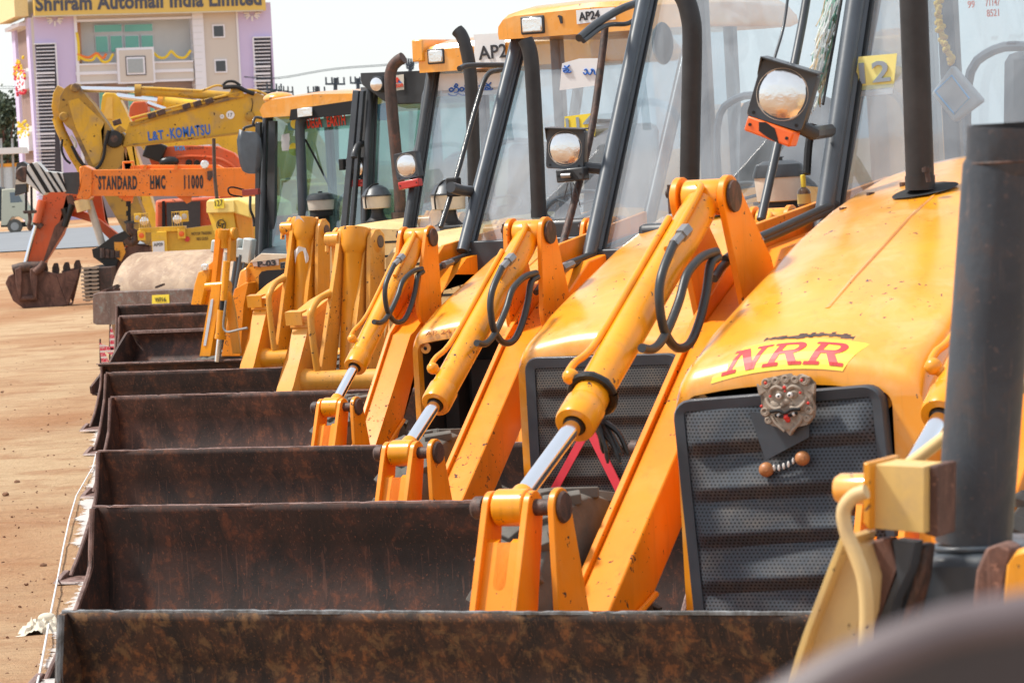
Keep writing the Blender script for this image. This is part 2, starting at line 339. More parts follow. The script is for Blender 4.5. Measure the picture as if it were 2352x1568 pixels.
def ragged_bar(name, u0, u1, w, z, th, h, mat, parent, seed=0, amp=0.003, nick=0.010):
    """worn top edge of a bucket: a flat bar with an uneven, nicked upper face"""
    b = MB(); n = int(abs(u1 - u0) / 0.022) + 2; rows = []
    rnd = random.Random(seed); nicks = [rnd.uniform(u0, u1) for _ in range(9)]
    for i in range(n):
        u = u0 + (u1 - u0) * i / (n - 1); dz = noise.noise(Vector((u * 1.1, seed * 7.3, 0))) * amp + noise.noise(Vector((u * 31, seed * 3.1, 5))) * amp * 0.7
        for q in nicks:
            dz -= nick * max(0, 1 - abs(u - q) / 0.022) * (0.3 + 0.7 * ((q * 37) % 1))
        rows.append([(u, w - th, z + dz - 0.003), (u, w - th * 0.3, z + dz), (u, w + th * 0.6, z + dz - 0.002), (u, w + th * 0.6, z - h), (u, w - th, z - h)])
    b.grid(rows, closed=True); b.face(rows[0]); b.face(rows[-1][::-1])
    return b.build(name, mat, parent, angle=50)

def bucket(fr, root, tl, u0, u1, mat, rim, seed=1, lip=0.5, gnd=0.0, roll=None, dep=None, top_slope=0.0):
    """loader bucket: curved back, floor, two side plates, worn rim, cutting edge. tl = pixel of the back's left top corner"""
    p = fr.u(tl[0], tl[1], u0); wt, zt = p.y, p.z; zg = gnd + 0.012; H = zt - zg
    prof = [(0, 0), (0.035, -0.12), (0.06, -0.3 * H), (0.055, -0.55 * H), (0.0, -0.8 * H), (-0.1, -0.95 * H), (-0.22, -H), (-lip, -H)]
    if roll: prof = [(-0.10, -0.015), (-0.05, -0.0), (0.0, -0.035), (0.03, -0.10), (0.06, -0.3 * H), (0.055, -0.55 * H), (0.0, -0.8 * H), (-0.1, -0.95 * H), (-0.22, -H), (-lip, -H)]
    prof = [(a + wt, c + zt) for a, c in prof]
    pp = smooth([(0, a, c) for a, c in prof], 4)
    b = MB(); rows = []; n = 40
    rr = random.Random(seed)
    for i in range(n + 1):
        u = u0 + (u1 - u0) * i / n
        rows.append([(u, q.y + 0.012 * noise.noise(Vector((u * 2.3, q.z * 3, seed))) - 0.0, q.z) for q in pp])
    b.grid(rows)
    body = b.build('bucket', mat, root, solid=0.02, angle=60)
    side = [(wt + 0.015, zt), (wt - 0.03, zt - 0.008), (wt - 0.06, zt - 0.25 * H), (wt - 0.09, zt - 0.40 * H), (wt - 0.62 * lip, zg + 0.26 * H), (wt - lip + 0.02, zg + 0.03), (wt - lip + 0.02, zg)]
    low = [(q.y, q.z) for q in pp if q.z < zt - 0.05][::-1][1:]
    for k, uu in enumerate((u0, u1)):
        s = MB(); s.prism(side + low[1:], uu - 0.012, uu + 0.012)
        sp = s.build('side_plate', mat, body, bevel=0.004)
        e = MB(); e.tube([(uu, a, c) for a, c in smooth2(side[1:6])], 0.013, 8); e.build('side_rim', rim, body)
    ragged_bar('rim', u0 - 0.012, u1 + 0.012, wt - (0.10 if roll else 0), zt + 0.006, 0.009, 0.012, rim, body, seed)
    c = MB(); c.ext([(u0 - 0.03, wt - lip + 0.05, zg), (u0 - 0.03, wt - lip + 0.05, zg + 0.03), (u0 - 0.03, wt - lip - 0.10, zg + 0.012), (u0 - 0.03, wt - lip - 0.11, zg)], (u1 - u0 + 0.06, 0, 0))
    c.build('cutting_edge', rim, body)
    t = MB(); t.prism([(wt - lip - 0.10, zg), (wt - lip + 0.07, zg), (wt - lip + 0.08, zg + 0.05), (wt - lip + 0.03, zg + 0.065), (wt - lip - 0.03, zg + 0.04)], u0 - 0.05, u0 - 0.012)
    t.build('corner_tooth', rim, body, bevel=0.008)
    return body
def smooth2(P): return [(q.x, q.y) for q in smooth([(a, c, 0) for a, c in P], 4)]

def cylinder_part(root, uc, cap, gland, eye, r=0.061, mat='jcb_cyl', pipe=True, rod=0.029, seed=0, wrap=False):
    c = Vector((uc, cap[0], cap[1])); g = Vector((uc, gland[0], gland[1])); e = Vector((uc, eye[0], eye[1]))
    d = (g - c).normalized(); g2 = c + d * (g - c).length
    b = MB(); b.tube([c + d * 0.05, c + d * 0.11, c + d * 0.13, g2 - d * 0.02], [r * 0.95, r * 1.0, r * 1.0, r * 1.0], 28)
    b.lathe(c, [(r * 0.98, -0.07), (r * 1.02, -0.065), (r * 1.02, 0.065), (r * 0.98, 0.07)], 28, (1, 0, 0))
    body = b.build('hydraulic_cylinder', MP[mat], root, bevel=0.004)
    k = MB(); k.lathe(g2, [(r * 1.0, -0.10), (r * 1.11, -0.09), (r * 1.11, 0.0), (r * 1.05, 0.012), (r * 0.62, 0.012), (r * 0.6, -0.02)], 28, d)
    k.build('gland', MP[mat], body, bevel=0.002)
    s = MB(); s.lathe(g2, [(r * 0.60, 0.0), (r * 0.58, 0.02), (r * 0.5, 0.022)], 24, d); s.build('seal', MP['grease'], body)
    dr = (e - g2).normalized()
    q = MB(); q.cyl(g2 - dr * 0.01, e - dr * 0.03, rod, seg=24); q.build('piston_rod', MP['chrome'], body)
    y = MB(); y.lathe(e, [(0.05, -0.055), (0.058, -0.05), (0.058, 0.05), (0.05, 0.055)], 24, (1, 0, 0)); y.cyl(e - dr * 0.085, e - dr * 0.02, rod * 1.25, rod * 1.5)
    y.build('rod_eye', MP[mat], body, bevel=0.003)
    if pipe:
        up = Vector((0, -d.z, d.y)); up = -up if up.z < 0 else up            # the barrel's upper side
        lf = Vector((-1, 0, 0)); off = (up * 0.72 + lf * 0.72).normalized()
        A = g2 - d * 0.17; P = [A + off * r * 0.95, A + off * (r + 0.035) + d * 0.01, A + off * (r + 0.04) - d * 0.06, A - d * 0.22 + off * (r + 0.012), c + d * 0.34 + off * (r + 0.012), c + d * 0.2 + off * (r + 0.012)]
        t = MB(); t.tube(smooth(P, 6), 0.0125, 10); t.ball(A + off * (r + 0.028), 0.028, (1, 1, 1)); t.cyl(A + off * r * 0.6, A + off * (r + 0.028), 0.018)
        t.build('feed_pipe', MP[mat], body)
        P2 = [c + d * 0.02 + up * (r + 0.004), c + d * 0.08 + up * (r + 0.008) + Vector((0.02, 0, 0)), c + d * 0.42 + up * (r + 0.008) + Vector((0.025, 0, 0))]
        t = MB(); t.tube(smooth(P2, 4), 0.013, 10); t.build('feed_pipe', MP[mat], body)
    if wrap:
        t = MB(); t.tube([g2 - d * 0.16 + (Vector((1, 0, 0)) * math.cos(a) + Vector((0, d.z, -d.y)) * math.sin(a)) * (r + 0.012) for a in [2 * math.pi * i / 20 for i in range(21)]], [0.013 + 0.004 * random.random() for _ in range(21)], 8, caps=False)
        base = g2 - d * 0.14 + Vector((0.03, 0.0, -r - 0.01))
        for i in range(7):
            a = base + Vector((0.02 * random.uniform(-1, 1), 0, 0)); b2 = a + Vector((random.uniform(-0.05, 0.11), random.uniform(-0.03, 0.02), -random.uniform(0.1, 0.17)))
            t.tube(smooth([a, (a + b2) / 2 + Vector((random.uniform(-.015, .015), 0, 0.015)), b2], 4), [0.010] * 4 + [0.008] * 4 + [0.004], 6)
        t.build('black_cord_wrap', MP['grease'], body)
    return body

HOSE = None
def arms(fr, root, K, mats=('jcb_arm', 'jcb_cyl'), sides=(-0.62, 0.62), gnd=0.0, wrap=False, hoses=True, seed=0):
    """one bent lift arm and one bucket cylinder each side of the bonnet"""
    P = {k: fr.u(v[0], v[1], u) for k, (v, u) in K.items()}
    cap, gl, eye = [(P[k].y, P[k].z) for k in ('cap', 'gland', 'eye')]
    e0, e1, b0, b1 = [Vector((P[k].y, P[k].z)) for k in ('e0', 'e1', 'b0', 'b1')]
    d = (e1 - e0).normalized(); nrm = Vector((d.y, -d.x))                       # pointing rearward / down
    low = e0 - d * ((e0.y - (gnd + 0.14)) / d.y) if d.y > 0.1 else e0
    f = (b1 - b0).normalized(); b2 = b1 + f * 0.45
    T = 0.2; corner = isect(e1, d, b0, f)
    inner = isect(low + nrm * T, d, b0 + Vector((f.y, -f.x)) * 0.23, f)
    hw = 0.075
    for uc in sides:
        m = MB(); m.prism([tuple(low), tuple(e1), tuple(e1 + d * 0.05 + nrm * 0.03), tuple(b0 + Vector((0.04, -0.075))), tuple(b2 - Vector((0, 0.075))), tuple(b2 - Vector((0, 0.24))), tuple(inner), tuple(low + nrm * T)], uc - hw + 0.018, uc + hw)
        arm = m.build('loader_arm', MP[mats[0]], root, bevel=0.008)
        m = MB(); o = 0.018
        m.prism([tuple(low - nrm * o), tuple(e1 - nrm * o), tuple(b0 + Vector((0, 0.012))), tuple(b2 + Vector((0, 0.012))), tuple(b2 - Vector((0, 0.26))), tuple(inner + Vector((0.01, -0.02))), tuple(low + nrm * (T + o))], uc - hw - 0.005, uc - hw + 0.0175)
        m.build('outer_flange', MP[mats[0]], arm, bevel=0.003)
        # bent pipe along the inner side of the arm
        q = low + d * 0.25 + nrm * 0.16; m = MB()
        m.tube(smooth([(uc + hw + 0.012, *(low + d * 0.15 + nrm * 0.06)), (uc + hw + 0.012, *(low + d * 0.7 + nrm * 0.10)), (uc + hw + 0.012, *(low + d * 1.0 + nrm * 0.19))], 6), 0.011, 8)
        m.build('arm_pipe', MP[mats[0]], arm)
        # clevis plates standing on the elbow and carrying the cylinder's head pin
        mid = (e1 + inner) / 2
        bolt = MB()
        for uu in (uc - hw - 0.03, uc + hw - 0.002):
            m = MB(); m.prism(hull(circ(cap, 0.074) + circ((mid.x - 0.0, mid.y + 0.05), 0.15) + [(mid.x + 0.10, mid.y + 0.18)]), uu, uu + 0.024); m.build('clevis_plate', MP[mats[0]], arm, bevel=0.003)
        m = MB(); m.lathe((uc, *cap), [(0.035, -0.12), (0.035, 0.098), (0.052, 0.099), (0.056, 0.104), (0.054, 0.112), (0.03, 0.114)], 24, (1, 0, 0))
        m.box((uc - 0.13, cap[0] - 0.03, cap[1] - 0.05), (uc - 0.108, cap[0] + 0.03, cap[1] + 0.05)); m.cyl((uc - 0.145, cap[0], cap[1] + 0.02), (uc - 0.10, cap[0], cap[1] + 0.02), 0.016); m.build('pin', MP['pin'], arm)
        cylinder_part(root, uc, cap, gl, eye, mat=mats[1], wrap=(wrap and uc < 0))
        # ears on the bucket that carry the rod's pin
        ex, ez = eye
        fe = ex - 0.19 - 0.25; re_ = ex + 0.17 + 0.15
        base = [(ex - 0.30, ez - 0.60), (ex + 0.20, ez - 0.60)]
        for j, (uu, off) in enumerate(((uc - 0.085, 0.0), (uc + 0.055, 0.0), (uc + 0.145, 0.02))):
            wid = (-0.30, -0.10) if j < 2 else (-0.06, 0.22)
            m = MB(); m.prism(hull(circ((ex, ez), 0.052 if j < 2 else 0.060) + [(ex + wid[0], ez - 0.62), (ex + wid[1], ez - 0.62)]), uu, uu + 0.022); m.build('bucket_ear', MP[mats[0]], root, bevel=0.003)
        m = MB()                                            # web between the two front ears with a round-ended slot
        a0 = Vector((ex - 0.07, ez - 0.10)); a1 = Vector((ex - 0.27, ez - 0.60)); w0, w1 = uc - 0.063, uc + 0.055
        L = (a1 - a0).length; dd = (a1 - a0).normalized()
        pt = lambda s, u: (u, a0.x + dd.x * s, a0.y + dd.y * s)
        out = [pt(0, w0), pt(L, w0), pt(L, w1), pt(0, w1)]
        c = (w0 + w1) / 2; rr = 0.022; slot = [pt(0, c + rr)] + [pt(0.13 + rr * math.sin(t), c + rr * math.cos(t)) for t in [math.pi * i / 8 for i in range(9)]] + [pt(0, c - rr)]
        m.ext(out + slot, (0, 0.02, 0.008)); m.build('ear_web', MP[mats[0]], root)
        m = MB(); m.lathe((uc, *eye), [(0.028, -0.14), (0.036, -0.13), (0.036, -0.10), (0.026, -0.10), (0.026, 0.165), (0.046, 0.166), (0.050, 0.172), (0.044, 0.18), (0.03, 0.181)], 24, (1, 0, 0)); m.build('pin', MP['pin'], root)
    # cross tube between the arms, low behind the bucket
    ct = low + d * 0.30 + nrm * 0.1; m = MB(); m.cyl((sides[0] + hw, *ct), (sides[-1] - hw, *ct), 0.065); m.build('cross_tube', MP[mats[0]], root)
    if hoses:
        capA = HOSE['cap']
        for pts in HOSE['paths']:
            m = MB(); m.tube(smooth([(p.x, cap[0] + p.y - capA.y, cap[1] + p.z - capA.z) for p in pts], 7), 0.0155, 10)
            m.build('hydraulic_hose', MP['rubber'], root)
        for (p, q) in HOSE['fit']:
            a = Vector((p.x, cap[0] + p.y - capA.y, cap[1] + p.z - capA.z)); b_ = Vector((q.x, cap[0] + q.y - capA.y, cap[1] + q.z - capA.z))
            m = MB(); m.tube([a, a.lerp(b_, 0.45), a.lerp(b_, 0.45), b_], [0.024, 0.024, 0.018, 0.018], 6); m.build('hose_fitting', MP['steel'], root)
    return P

PROF = [(0.0, 1.315), (0.012, 1.345), (0.04, 1.375), (0.09, 1.405), (0.17, 1.437), (0.30, 1.497), (0.55, 1.585), (0.80, 1.667), (1.08, 1.762), (1.38, 1.846), (1.60, 1.895), (1.85, 1.938), (2.05, 1.962)]
def ztop(w):
    if w <= 0: return PROF[0][1]
    for (a, za), (b, zb) in zip(PROF, PROF[1:]):
        if w <= b: return za + (zb - za) * (w - a) / (b - a)
    return PROF[-1][1]
def hsec(w, zt, h=0.43, zb=0.5, cr=0.045, r=0.085, n=7):
    L = []
    hc = h - r; zs = zt - cr
    L.append((-h, w, zb)); L.append((-h, w, zs - r - 0.15))
    for i in range(n + 1):
        a = math.radians(180 - 90 * i / n); L.append((-hc + r * math.cos(a), w, zs - r + r * math.sin(a)))
    for i in range(1, 8):
        u = -hc + 2 * hc * i / 8; L.append((u, w, zt - cr * (u / hc) ** 2))
    for i in range(n + 1):
        a = math.radians(90 - 90 * i / n); L.append((hc + r * math.cos(a), w, zs - r + r * math.sin(a)))
    L.append((h, w, zs - r - 0.15)); L.append((h, w, zb)); return L
def hood(root, mat, zb=0.5, ridge=True, hole=True, inside='inside'):
    b = MB(); rows = [hsec(w, z, zb=zb if w < 0.3 else max(zb, 0.95), h=0.43 + 0.02 * min(1, w)) for w, z in PROF]
    inner = [(u * 0.915 - 0.036, w, z) for u, w, z in hsec(0.0, 1.272, h=0.392, zb=zb, r=0.05, cr=0.028)]; inner2 = [(u * 0.985, 0.05, z - 0.003 if z > zb + 0.1 else z) for u, w, z in inner]
    b.grid([inner2, inner] + rows)
    o = b.build('bonnet', mat, root, angle=32)
    if ridge:
        m = MB(); R = []
        for i in range(15):
            w = 0.30 + (1.42 - 0.30) * i / 14; z = ztop(w); k = math.sin(math.pi * min(1, (i + 0.3) / 14)) ** 0.4
            R.append([(-0.013, w, z + 0.0005), (0, w, z + 0.006 * k + 0.0008), (0.004, w, z + 0.0008)])
        m.grid(R); m.build('bonnet_crease', mat, o)
    m = MB(); m.grid([[(q[0] * 1.0, 0.05, q[2]) for q in inner2], [(q[0] * 0.97, 0.40, q[2] - 0.01) for q in inner2]])
    m.box((-0.39, 0.40, zb - 0.1), (0.39, 0.42, 1.26)); m.box((-0.36, 0.25, zb - 0.2), (-0.27, 0.39, 1.2)); m.box((-0.2, 0.3, zb - 0.1), (0.33, 0.39, 1.12)); 
    m.build('engine_bay', MP[inside], o)
    for s in (-1, 1):                                       # corner brackets with a bolt hole
        m = MB(); s3 = s * 0.318 - 0.036; m.lathe((s3, 0.028, 1.215), [(0.034, -0.004), (0.034, 0.004)], 20, (0, 1, 0)); m.box((s3 - (0 if s > 0 else 0.04), 0.024, 1.215), (s3 + (0.04 if s > 0 else 0), 0.032, 1.26)); m.build('bracket', mat, o)
        m = MB(); m.lathe((s3, 0.022, 1.212), [(0.011, -0.001), (0.011, 0.001)], 14, (0, 1, 0)); m.build('bolt_hole', MP['blk'], o)
    if hole:                                                # slotted opening the exhaust comes up through, and four cowl bolts
        m = MB(); rows = []
        for i in range(13):
            t = -1 + 2 * i / 12; hw = 0.10 * math.sqrt(max(0.0, 1 - t * t)) + 0.008; row = []
            for k in range(17):
                u = -0.055 + 0.03 * t + hw * (-1 + k / 8); w = 1.375 + 0.085 * t; row.append((u, w, ztop(w) - 0.045 * (u / .31) ** 2 + 0.009))
            rows.append(row)
        m.grid(rows); m.build('exhaust_slot', MP['blk'], o)
        for (u, w) in ((-0.19, 1.52), (-0.31, 1.50), (0.12, 1.55), (0.28, 1.52), (-0.36, 1.36)):
            m = MB(); z = ztop(w) - 0.045 * (u / .33) ** 2; m.tube([(u, w, z), (u, w, z + 0.014)], 0.015, 6); m.build('bolt', MP['pin'], o)
    return o
def grille(root, mat, frm, c, wid, hgt, ribs=4, depth=0.035, tilt=0.0, w=-0.02, border=0.055, name='grille', bend=0.0):
    """punched sheet pressed into overhanging ribs inside a smooth frame; c = centre (u, z)"""
    rot = Matrix.Rotation(tilt, 3, 'Y'); C = Vector((c[0], w, c[1]))
    def T(p): return C + rot @ Vector(p)
    b = MB(); rows = []; N = ribs * 14; iw = wid / 2 - border; ih = hgt / 2 - border
    for i in range(N + 1):
        z = ih - 2 * ih * i / N; ph = (i / N * ribs) % 1.0 if i < N else 1.0
        o = depth * (ph / 0.72 if ph < 0.72 else 1 - (ph - 0.72) / 0.28) if i not in (0, N) else 0
        row = []
        for k in range(25):
            u = -iw + 2 * iw * k / 24; e = min(1, (iw - abs(u)) / 0.035); row.append(T((u, -o * e + bend * math.sin(u * 9 + i * .2) * e, z)))
        rows.append(row)
    b.grid(rows); g = b.build(name, mat, root, angle=50)
    m = MB(); rr = 0.06; outer = []; inn = []
    for cx, cz, a0 in ((wid / 2 - rr, hgt / 2 - rr, 0), (-wid / 2 + rr, hgt / 2 - rr, 90), (-wid / 2 + rr, -hgt / 2 + rr, 180), (wid / 2 - rr, -hgt / 2 + rr, 270)):
        for x, z in arc(cx, cz, rr, a0, a0 + 90, 5): outer.append((x, z))
        sx = 1 if cx > 0 else -1; sz = 1 if cz > 0 else -1
        for x, z in arc(sx * (iw - 0.012), sz * (ih - 0.012), 0.012, a0, a0 + 90, 5): inn.append((x, z))
    m.grid([[T((x, 0.004, z)) for x, z in inn], [T((x, -0.006, z)) for x, z in inn], [T((x * 0.985, -0.012, z * 0.985)) for x, z in outer], [T((x, -0.002, z)) for x, z in outer], [T((x, 0.035, z)) for x, z in outer]], closed=True)
    m.build('grille_frame', frm, g, angle=50)
    return g
def wheel(root, u, w, zc, r, wd, mat='tyre', rimmat=None):
    m = MB(); pr = [(r * 0.55, -wd / 2), (r * 0.86, -wd / 2), (r * 0.97, -wd * 0.42), (r, -wd * 0.3), (r, wd * 0.3), (r * 0.97, wd * 0.42), (r * 0.86, wd / 2), (r * 0.55, wd / 2)]
    m.lathe((u, w, zc), pr, 40, (1, 0, 0))
    for k in range(22):
        a = 2 * math.pi * k / 22
        for s in (-1, 1):
            rot = Matrix.Rotation(-a - s * 0.07, 3, 'X'); c = Vector((u + s * wd * 0.24, w, zc)) + rot @ Vector((0, 0, r))
            q = rot @ Matrix.Rotation(s * 0.5, 3, 'Z'); h = Vector((wd * 0.24, 0.028, 0.018)); m.box(c - h, c + h, q, c)
    t = m.build('wheel', MP[mat], root, bevel=0.004)
    m = MB(); m.lathe((u, w, zc), [(r * 0.56, -wd * 0.42), (r * 0.5, -wd * 0.1), (0.1, -wd * 0.05), (0.1, wd * 0.3), (r * 0.5, wd * 0.3), (r * 0.56, wd * 0.42)], 28, (1, 0, 0)); m.build('rim', rimmat or MP['lemon'], t)
    return t
def headlamp(fr, root, px, w, sz, tilt=0.0, ind=None, bracket=None, ind_off=(0, 0), hood_=True, turn=0.0, square=False):
    """lamp housing with a round lens, visor, indicator below, bracket back to the post"""
    c = fr.w(px[0], px[1], w); R = Matrix.Rotation(-turn, 3, 'Z') @ Matrix.Rotation(tilt, 3, 'Y'); h = sz
    T = lambda p: c + R @ Vector(p)
    b = MB(); o = [(x, z) for cx, cz, a in ((h * .86, h * .86, 0), (-h * .86, h * .86, 90), (-h * .86, -h * .9, 180), (h * .86, -h * .9, 270)) for x, z in arc(cx, cz, h * 0.17, a, a + 90, 4)]
    inn = [(h * .93 * math.cos(math.atan2(z, x)), h * .93 * math.sin(math.atan2(z, x))) for x, z in o]
    b.grid([[T((x, 0.02, z)) for x, z in inn], [T((x, 0, z)) for x, z in inn], [T((x * .97, -0.003, z * .97)) for x, z in o], [T((x, 0.006, z)) for x, z in o], [T((x * 0.97, h * 0.75, z * 0.97)) for x, z in o]], closed=True)
    b.face([T((x * 0.97, h * 0.75, z * 0.97)) for x, z in o])
    box = b.build('headlamp', MP['dkblue'], root, angle=40)
    if hood_:
        m = MB(); m.ext([T((-h * 1.03, -h * 0.35, h * 1.0)), T((-h * 1.03, h * 0.8, h * 1.03)), T((-h * 1.03, h * 0.8, h * 1.09)), T((-h * 1.03, -h * 0.35, h * 1.05))], R @ Vector((2.06 * h, 0, 0)))
        m.ext([T((-h * 1.05, -h * 0.34, h * 1.04)), T((-h * 1.05, h * 0.5, h * 1.04)), T((-h * 1.05, h * 0.5, h * 0.1)), T((-h * 1.05, 0, h * 0.45))], R @ Vector((0.05 * h, 0, 0))); m.build('visor', MP['dk'], box)
    m = MB(); m.lathe(c, [(h * 0.925, 0.012), (h * 0.925, 0.0), (h * 0.90, -0.003), (h * 0.86, 0.004)], 32, R @ Vector((0, 1, 0))); m.build('bezel', MP['tank'], box)
    m = MB(); m.lathe(c, [(h * 0.88, 0.002), (h * 0.72, -h * 0.05), (h * 0.45, -h * 0.09), (h * 0.2, -h * 0.11), (0.0, -h * 0.113)], 32, R @ Vector((0, 1, 0)))
    m.build('lens', MP['lens'], box)
    for s in (-1, 1):
        m = MB(); m.lathe(T((s * h * 0.78, -0.002, -h * 0.88)), [(h * .06, 0.003), (h * .06, -0.003)], 10, R @ Vector((0, 1, 0))); m.build('screw', MP['blk'], box)
    if ind:
        q = T((ind_off[0], 0.0, ind_off[1] - h * 1.34)); m = MB()
        m.box(q - Vector((h * .98, 0.0, h * .26)), q + Vector((h * .98, h * .5, h * .26)), R, q); il = m.build('indicator', MP[ind] if ind != 'broken' else MP['dk'], root, bevel=0.008)
        if ind == 'broken':
            m = MB(); m.box(q + Vector((-h * .7, -0.012, -h * .12)), q + Vector((-h * .2, 0.0, h * .12)), R, q); m.build('broken_reflector', MP['amber'], il)
            m = MB(); m.tube([q + Vector((-h * 0.1, -.01, -.0)), q + Vector((h * 0.3, -.02, 0.0))], 0.012); m.build('bulb', MP['steel'], il)
        m = MB()
        for s in (-1, 1): m.lathe(q + R @ Vector((s * h * 0.78, -0.001, 0)), [(h * .07, 0.003), (h * .07, -0.003)], 10, R @ Vector((0, 1, 0)))
        m.build('screw', MP['blk'], il)
    if bracket is not None:
        m = MB(); m.tube([T((h * 0.7, h * 0.5, -h * 0.9)), T((h * 1.3, h * .6, -h * 1.0)), Vector(bracket)], 0.026, 8); m.build('lamp_bracket', MP['dk'], root)
    return box
def cab(fr, root, base, top, half=0.62, ext=0.3, r=0.034, post='post', glz='glass', depth=1.5, sill=None, interior=True, side=True, zfoot=1.2, zroof=None):
    """two raked front posts, windscreen, rear posts and panes, seat, wheel; base/top = pixels on the left front post"""
    p = fr.u(base[0], base[1], -half); q = fr.u(top[0], top[1], -half); d = (q - p).normalized()
    zr = zroof if zroof else q.z + ext
    q2 = p + d * ((zr - p.z) / d.z); p2 = p - d * 0.25
    for s in (-1, 1):
        m = MB(); off = Vector((half + s * half, 0, 0)); 
        A = Vector((s * half, p2.y, p2.z)); B_ = Vector((s * half, q2.y, q2.z))
        m.tube([A, B_], r, 12); m.ext([A + Vector((-r * .3 * s, 0.02, 0)), A + Vector((-r * 1.0 * s, 0.05, 0)), A + Vector((-r * 1.0 * s, 0.08, 0)), A + Vector((r * 0.5 * s, 0.08, 0))], B_ - A)
        m.build('front_post', MP[post], root)
        m = MB(); m.box((s * half - 0.035, p2.y + depth - 0.04, zfoot), (s * half + 0.035, p2.y + depth + 0.04, zr)); m.build('rear_post', MP['dkblue'], root, bevel=0.01)
        if side:
            m = MB(); m.face([(s * half, p2.y + 0.09, p2.z), (s * half, q2.y + 0.09, zr - .03), (s * half, p2.y + depth - 0.05, zr - .03), (s * half, p2.y + depth - 0.05, p2.z)]); m.build('side_window', MP[glz], root)
    n = Vector((0, -d.z, d.y)); A = Vector((-half + r * 1.2, p2.y + 0.07, p2.z)); B_ = Vector((-half + r * 1.2, q2.y + 0.07, q2.z)); w_ = Vector((2 * half - 2.4 * r, 0, 0))
    m = MB(); m.face([A, A + w_, B_ + w_, B_]); g = m.build('windscreen', MP[glz], root)
    for o_ in (Vector((0, 0, 0)), w_): m = MB(); m.tube([A + o_ + Vector((0, -.006, 0)), B_ + o_ + Vector((0, -.006, 0))], 0.009, 6); m.build('rubber_seal', MP['rubber'], g)
    m = MB(); m.face([(-half, p2.y + depth, p.z - 0.1), (half, p2.y + depth, p.z - 0.1), (half, p2.y + depth, zr - 0.05), (-half, p2.y + depth, zr - 0.05)]); m.build('rear_window', MP[glz], root)
    m = MB(); m.box((-half, p2.y + depth - 0.03, zfoot), (half, p2.y + depth + 0.03, p.z - 0.1)); m.box((-half - .02, p2.y + 0.05, zfoot - .1), (half + .02, p2.y + 0.12, p2.z + 0.06)); m.box((-half, p2.y + .1, zfoot - .1), (half, p2.y + depth, zfoot)); m.build('lower_panel', MP['dkblue'], root, bevel=0.01)
    if interior:
        sy = p2.y + 0.75; sz = p.z - 0.10
        m = MB(); m.box((-0.25, sy - 0.2, sz - .25), (0.25, sy + 0.25, sz + .0)); m.ext([(-0.24, sy + 0.2, sz), (-0.24, sy + 0.3, sz), (-0.24, sy + 0.42, sz + 0.62), (-0.24, sy + 0.32, sz + 0.64)], (0.48, 0, 0)); m.build('seat', MP['seat'], root, bevel=0.04)
        m = MB(); c = Vector((0.0, p2.y + 0.36, sz + 0.14)); ax = Vector((0, -0.45, 0.9)).normalized(); a = Vector((1, 0, 0)); b2 = ax.cross(a)
        ring = [c + (a * math.cos(t) + b2 * math.sin(t)) * 0.19 for t in [2 * math.pi * i / 28 for i in range(29)]]
        m.tube(ring, 0.013, 8, caps=False)
        for t in (0.5, 2.6, 4.7): m.tube([c, c + (a * math.cos(t) + b2 * math.sin(t)) * 0.19], 0.009, 6)
        m.tube([c, c - ax * 0.5], 0.025, 8); m.build('steering_wheel', MP['seat'], root)
        m = MB(); m.box((-0.4, p2.y + .1, sz - .3), (0.4, p2.y + 0.3, p2.z + 0.17)); m.build('dashboard', MP['dk'], root, bevel=0.03)
    for s in (-1, 1):
        m = MB(); m.tube(smooth([(s * (half - .1), p2.y + depth - .1, p.z - .2), (s * (half - .1), p2.y + depth - .1, p.z + .4), (s * (half - .22), p2.y + depth - .1, p.z + .55), (s * .2, p2.y + depth - .1, p.z + .55)], 4), 0.02, 8); m.build('rear_rail', MP['post'], root)
    return p, q, q2
# ================================================================== the three orange-yellow backhoe loaders in front
FA = Fr(1830, 880, 12.5, 27); 
FB = Fr(1386, 845, 17.6, 27); FB.O.z = gz(FB.O.y)
FC = Fr(1092, 768, 23.2, 27); FC.O.z = gz(FC.O.y)
HU = -0.52
HOSE = dict(cap=FA.u(1695, 450, -0.50),
  paths=[[FA.u(x, y, HU) for x, y in P] for P in (
    [(1548, 558), (1524, 617), (1515, 657), (1515, 700), (1524, 753), (1543, 789), (1563, 800), (1586, 786), (1606, 739), (1622, 673), (1632, 608), (1650, 590)],
    [(1646, 578), (1620, 586), (1599, 602), (1576, 634), (1560, 690), (1537, 749), (1517, 786), (1497, 802), (1474, 799)])]
    + [[FA.u(x, y, -0.60) for x, y in P] for P in ([(1640, 640), (1665, 606), (1716, 568), (1780, 540), (1837, 514), (1890, 490), (1935, 474)], [(1665, 596), (1718, 558), (1780, 530), (1837, 504), (1890, 480), (1935, 464)])],
  fit=[(FA.u(1577, 527, HU), FA.u(1546, 562, HU)), (FA.u(1714, 566, -0.58), FA.u(1745, 551, -0.58))])
def loader_thing(fr, label, group='backhoe loaders parked in a row'):
    r = fr.empty('backhoe_loader'); return tag(r, label, 'backhoe loader', group)
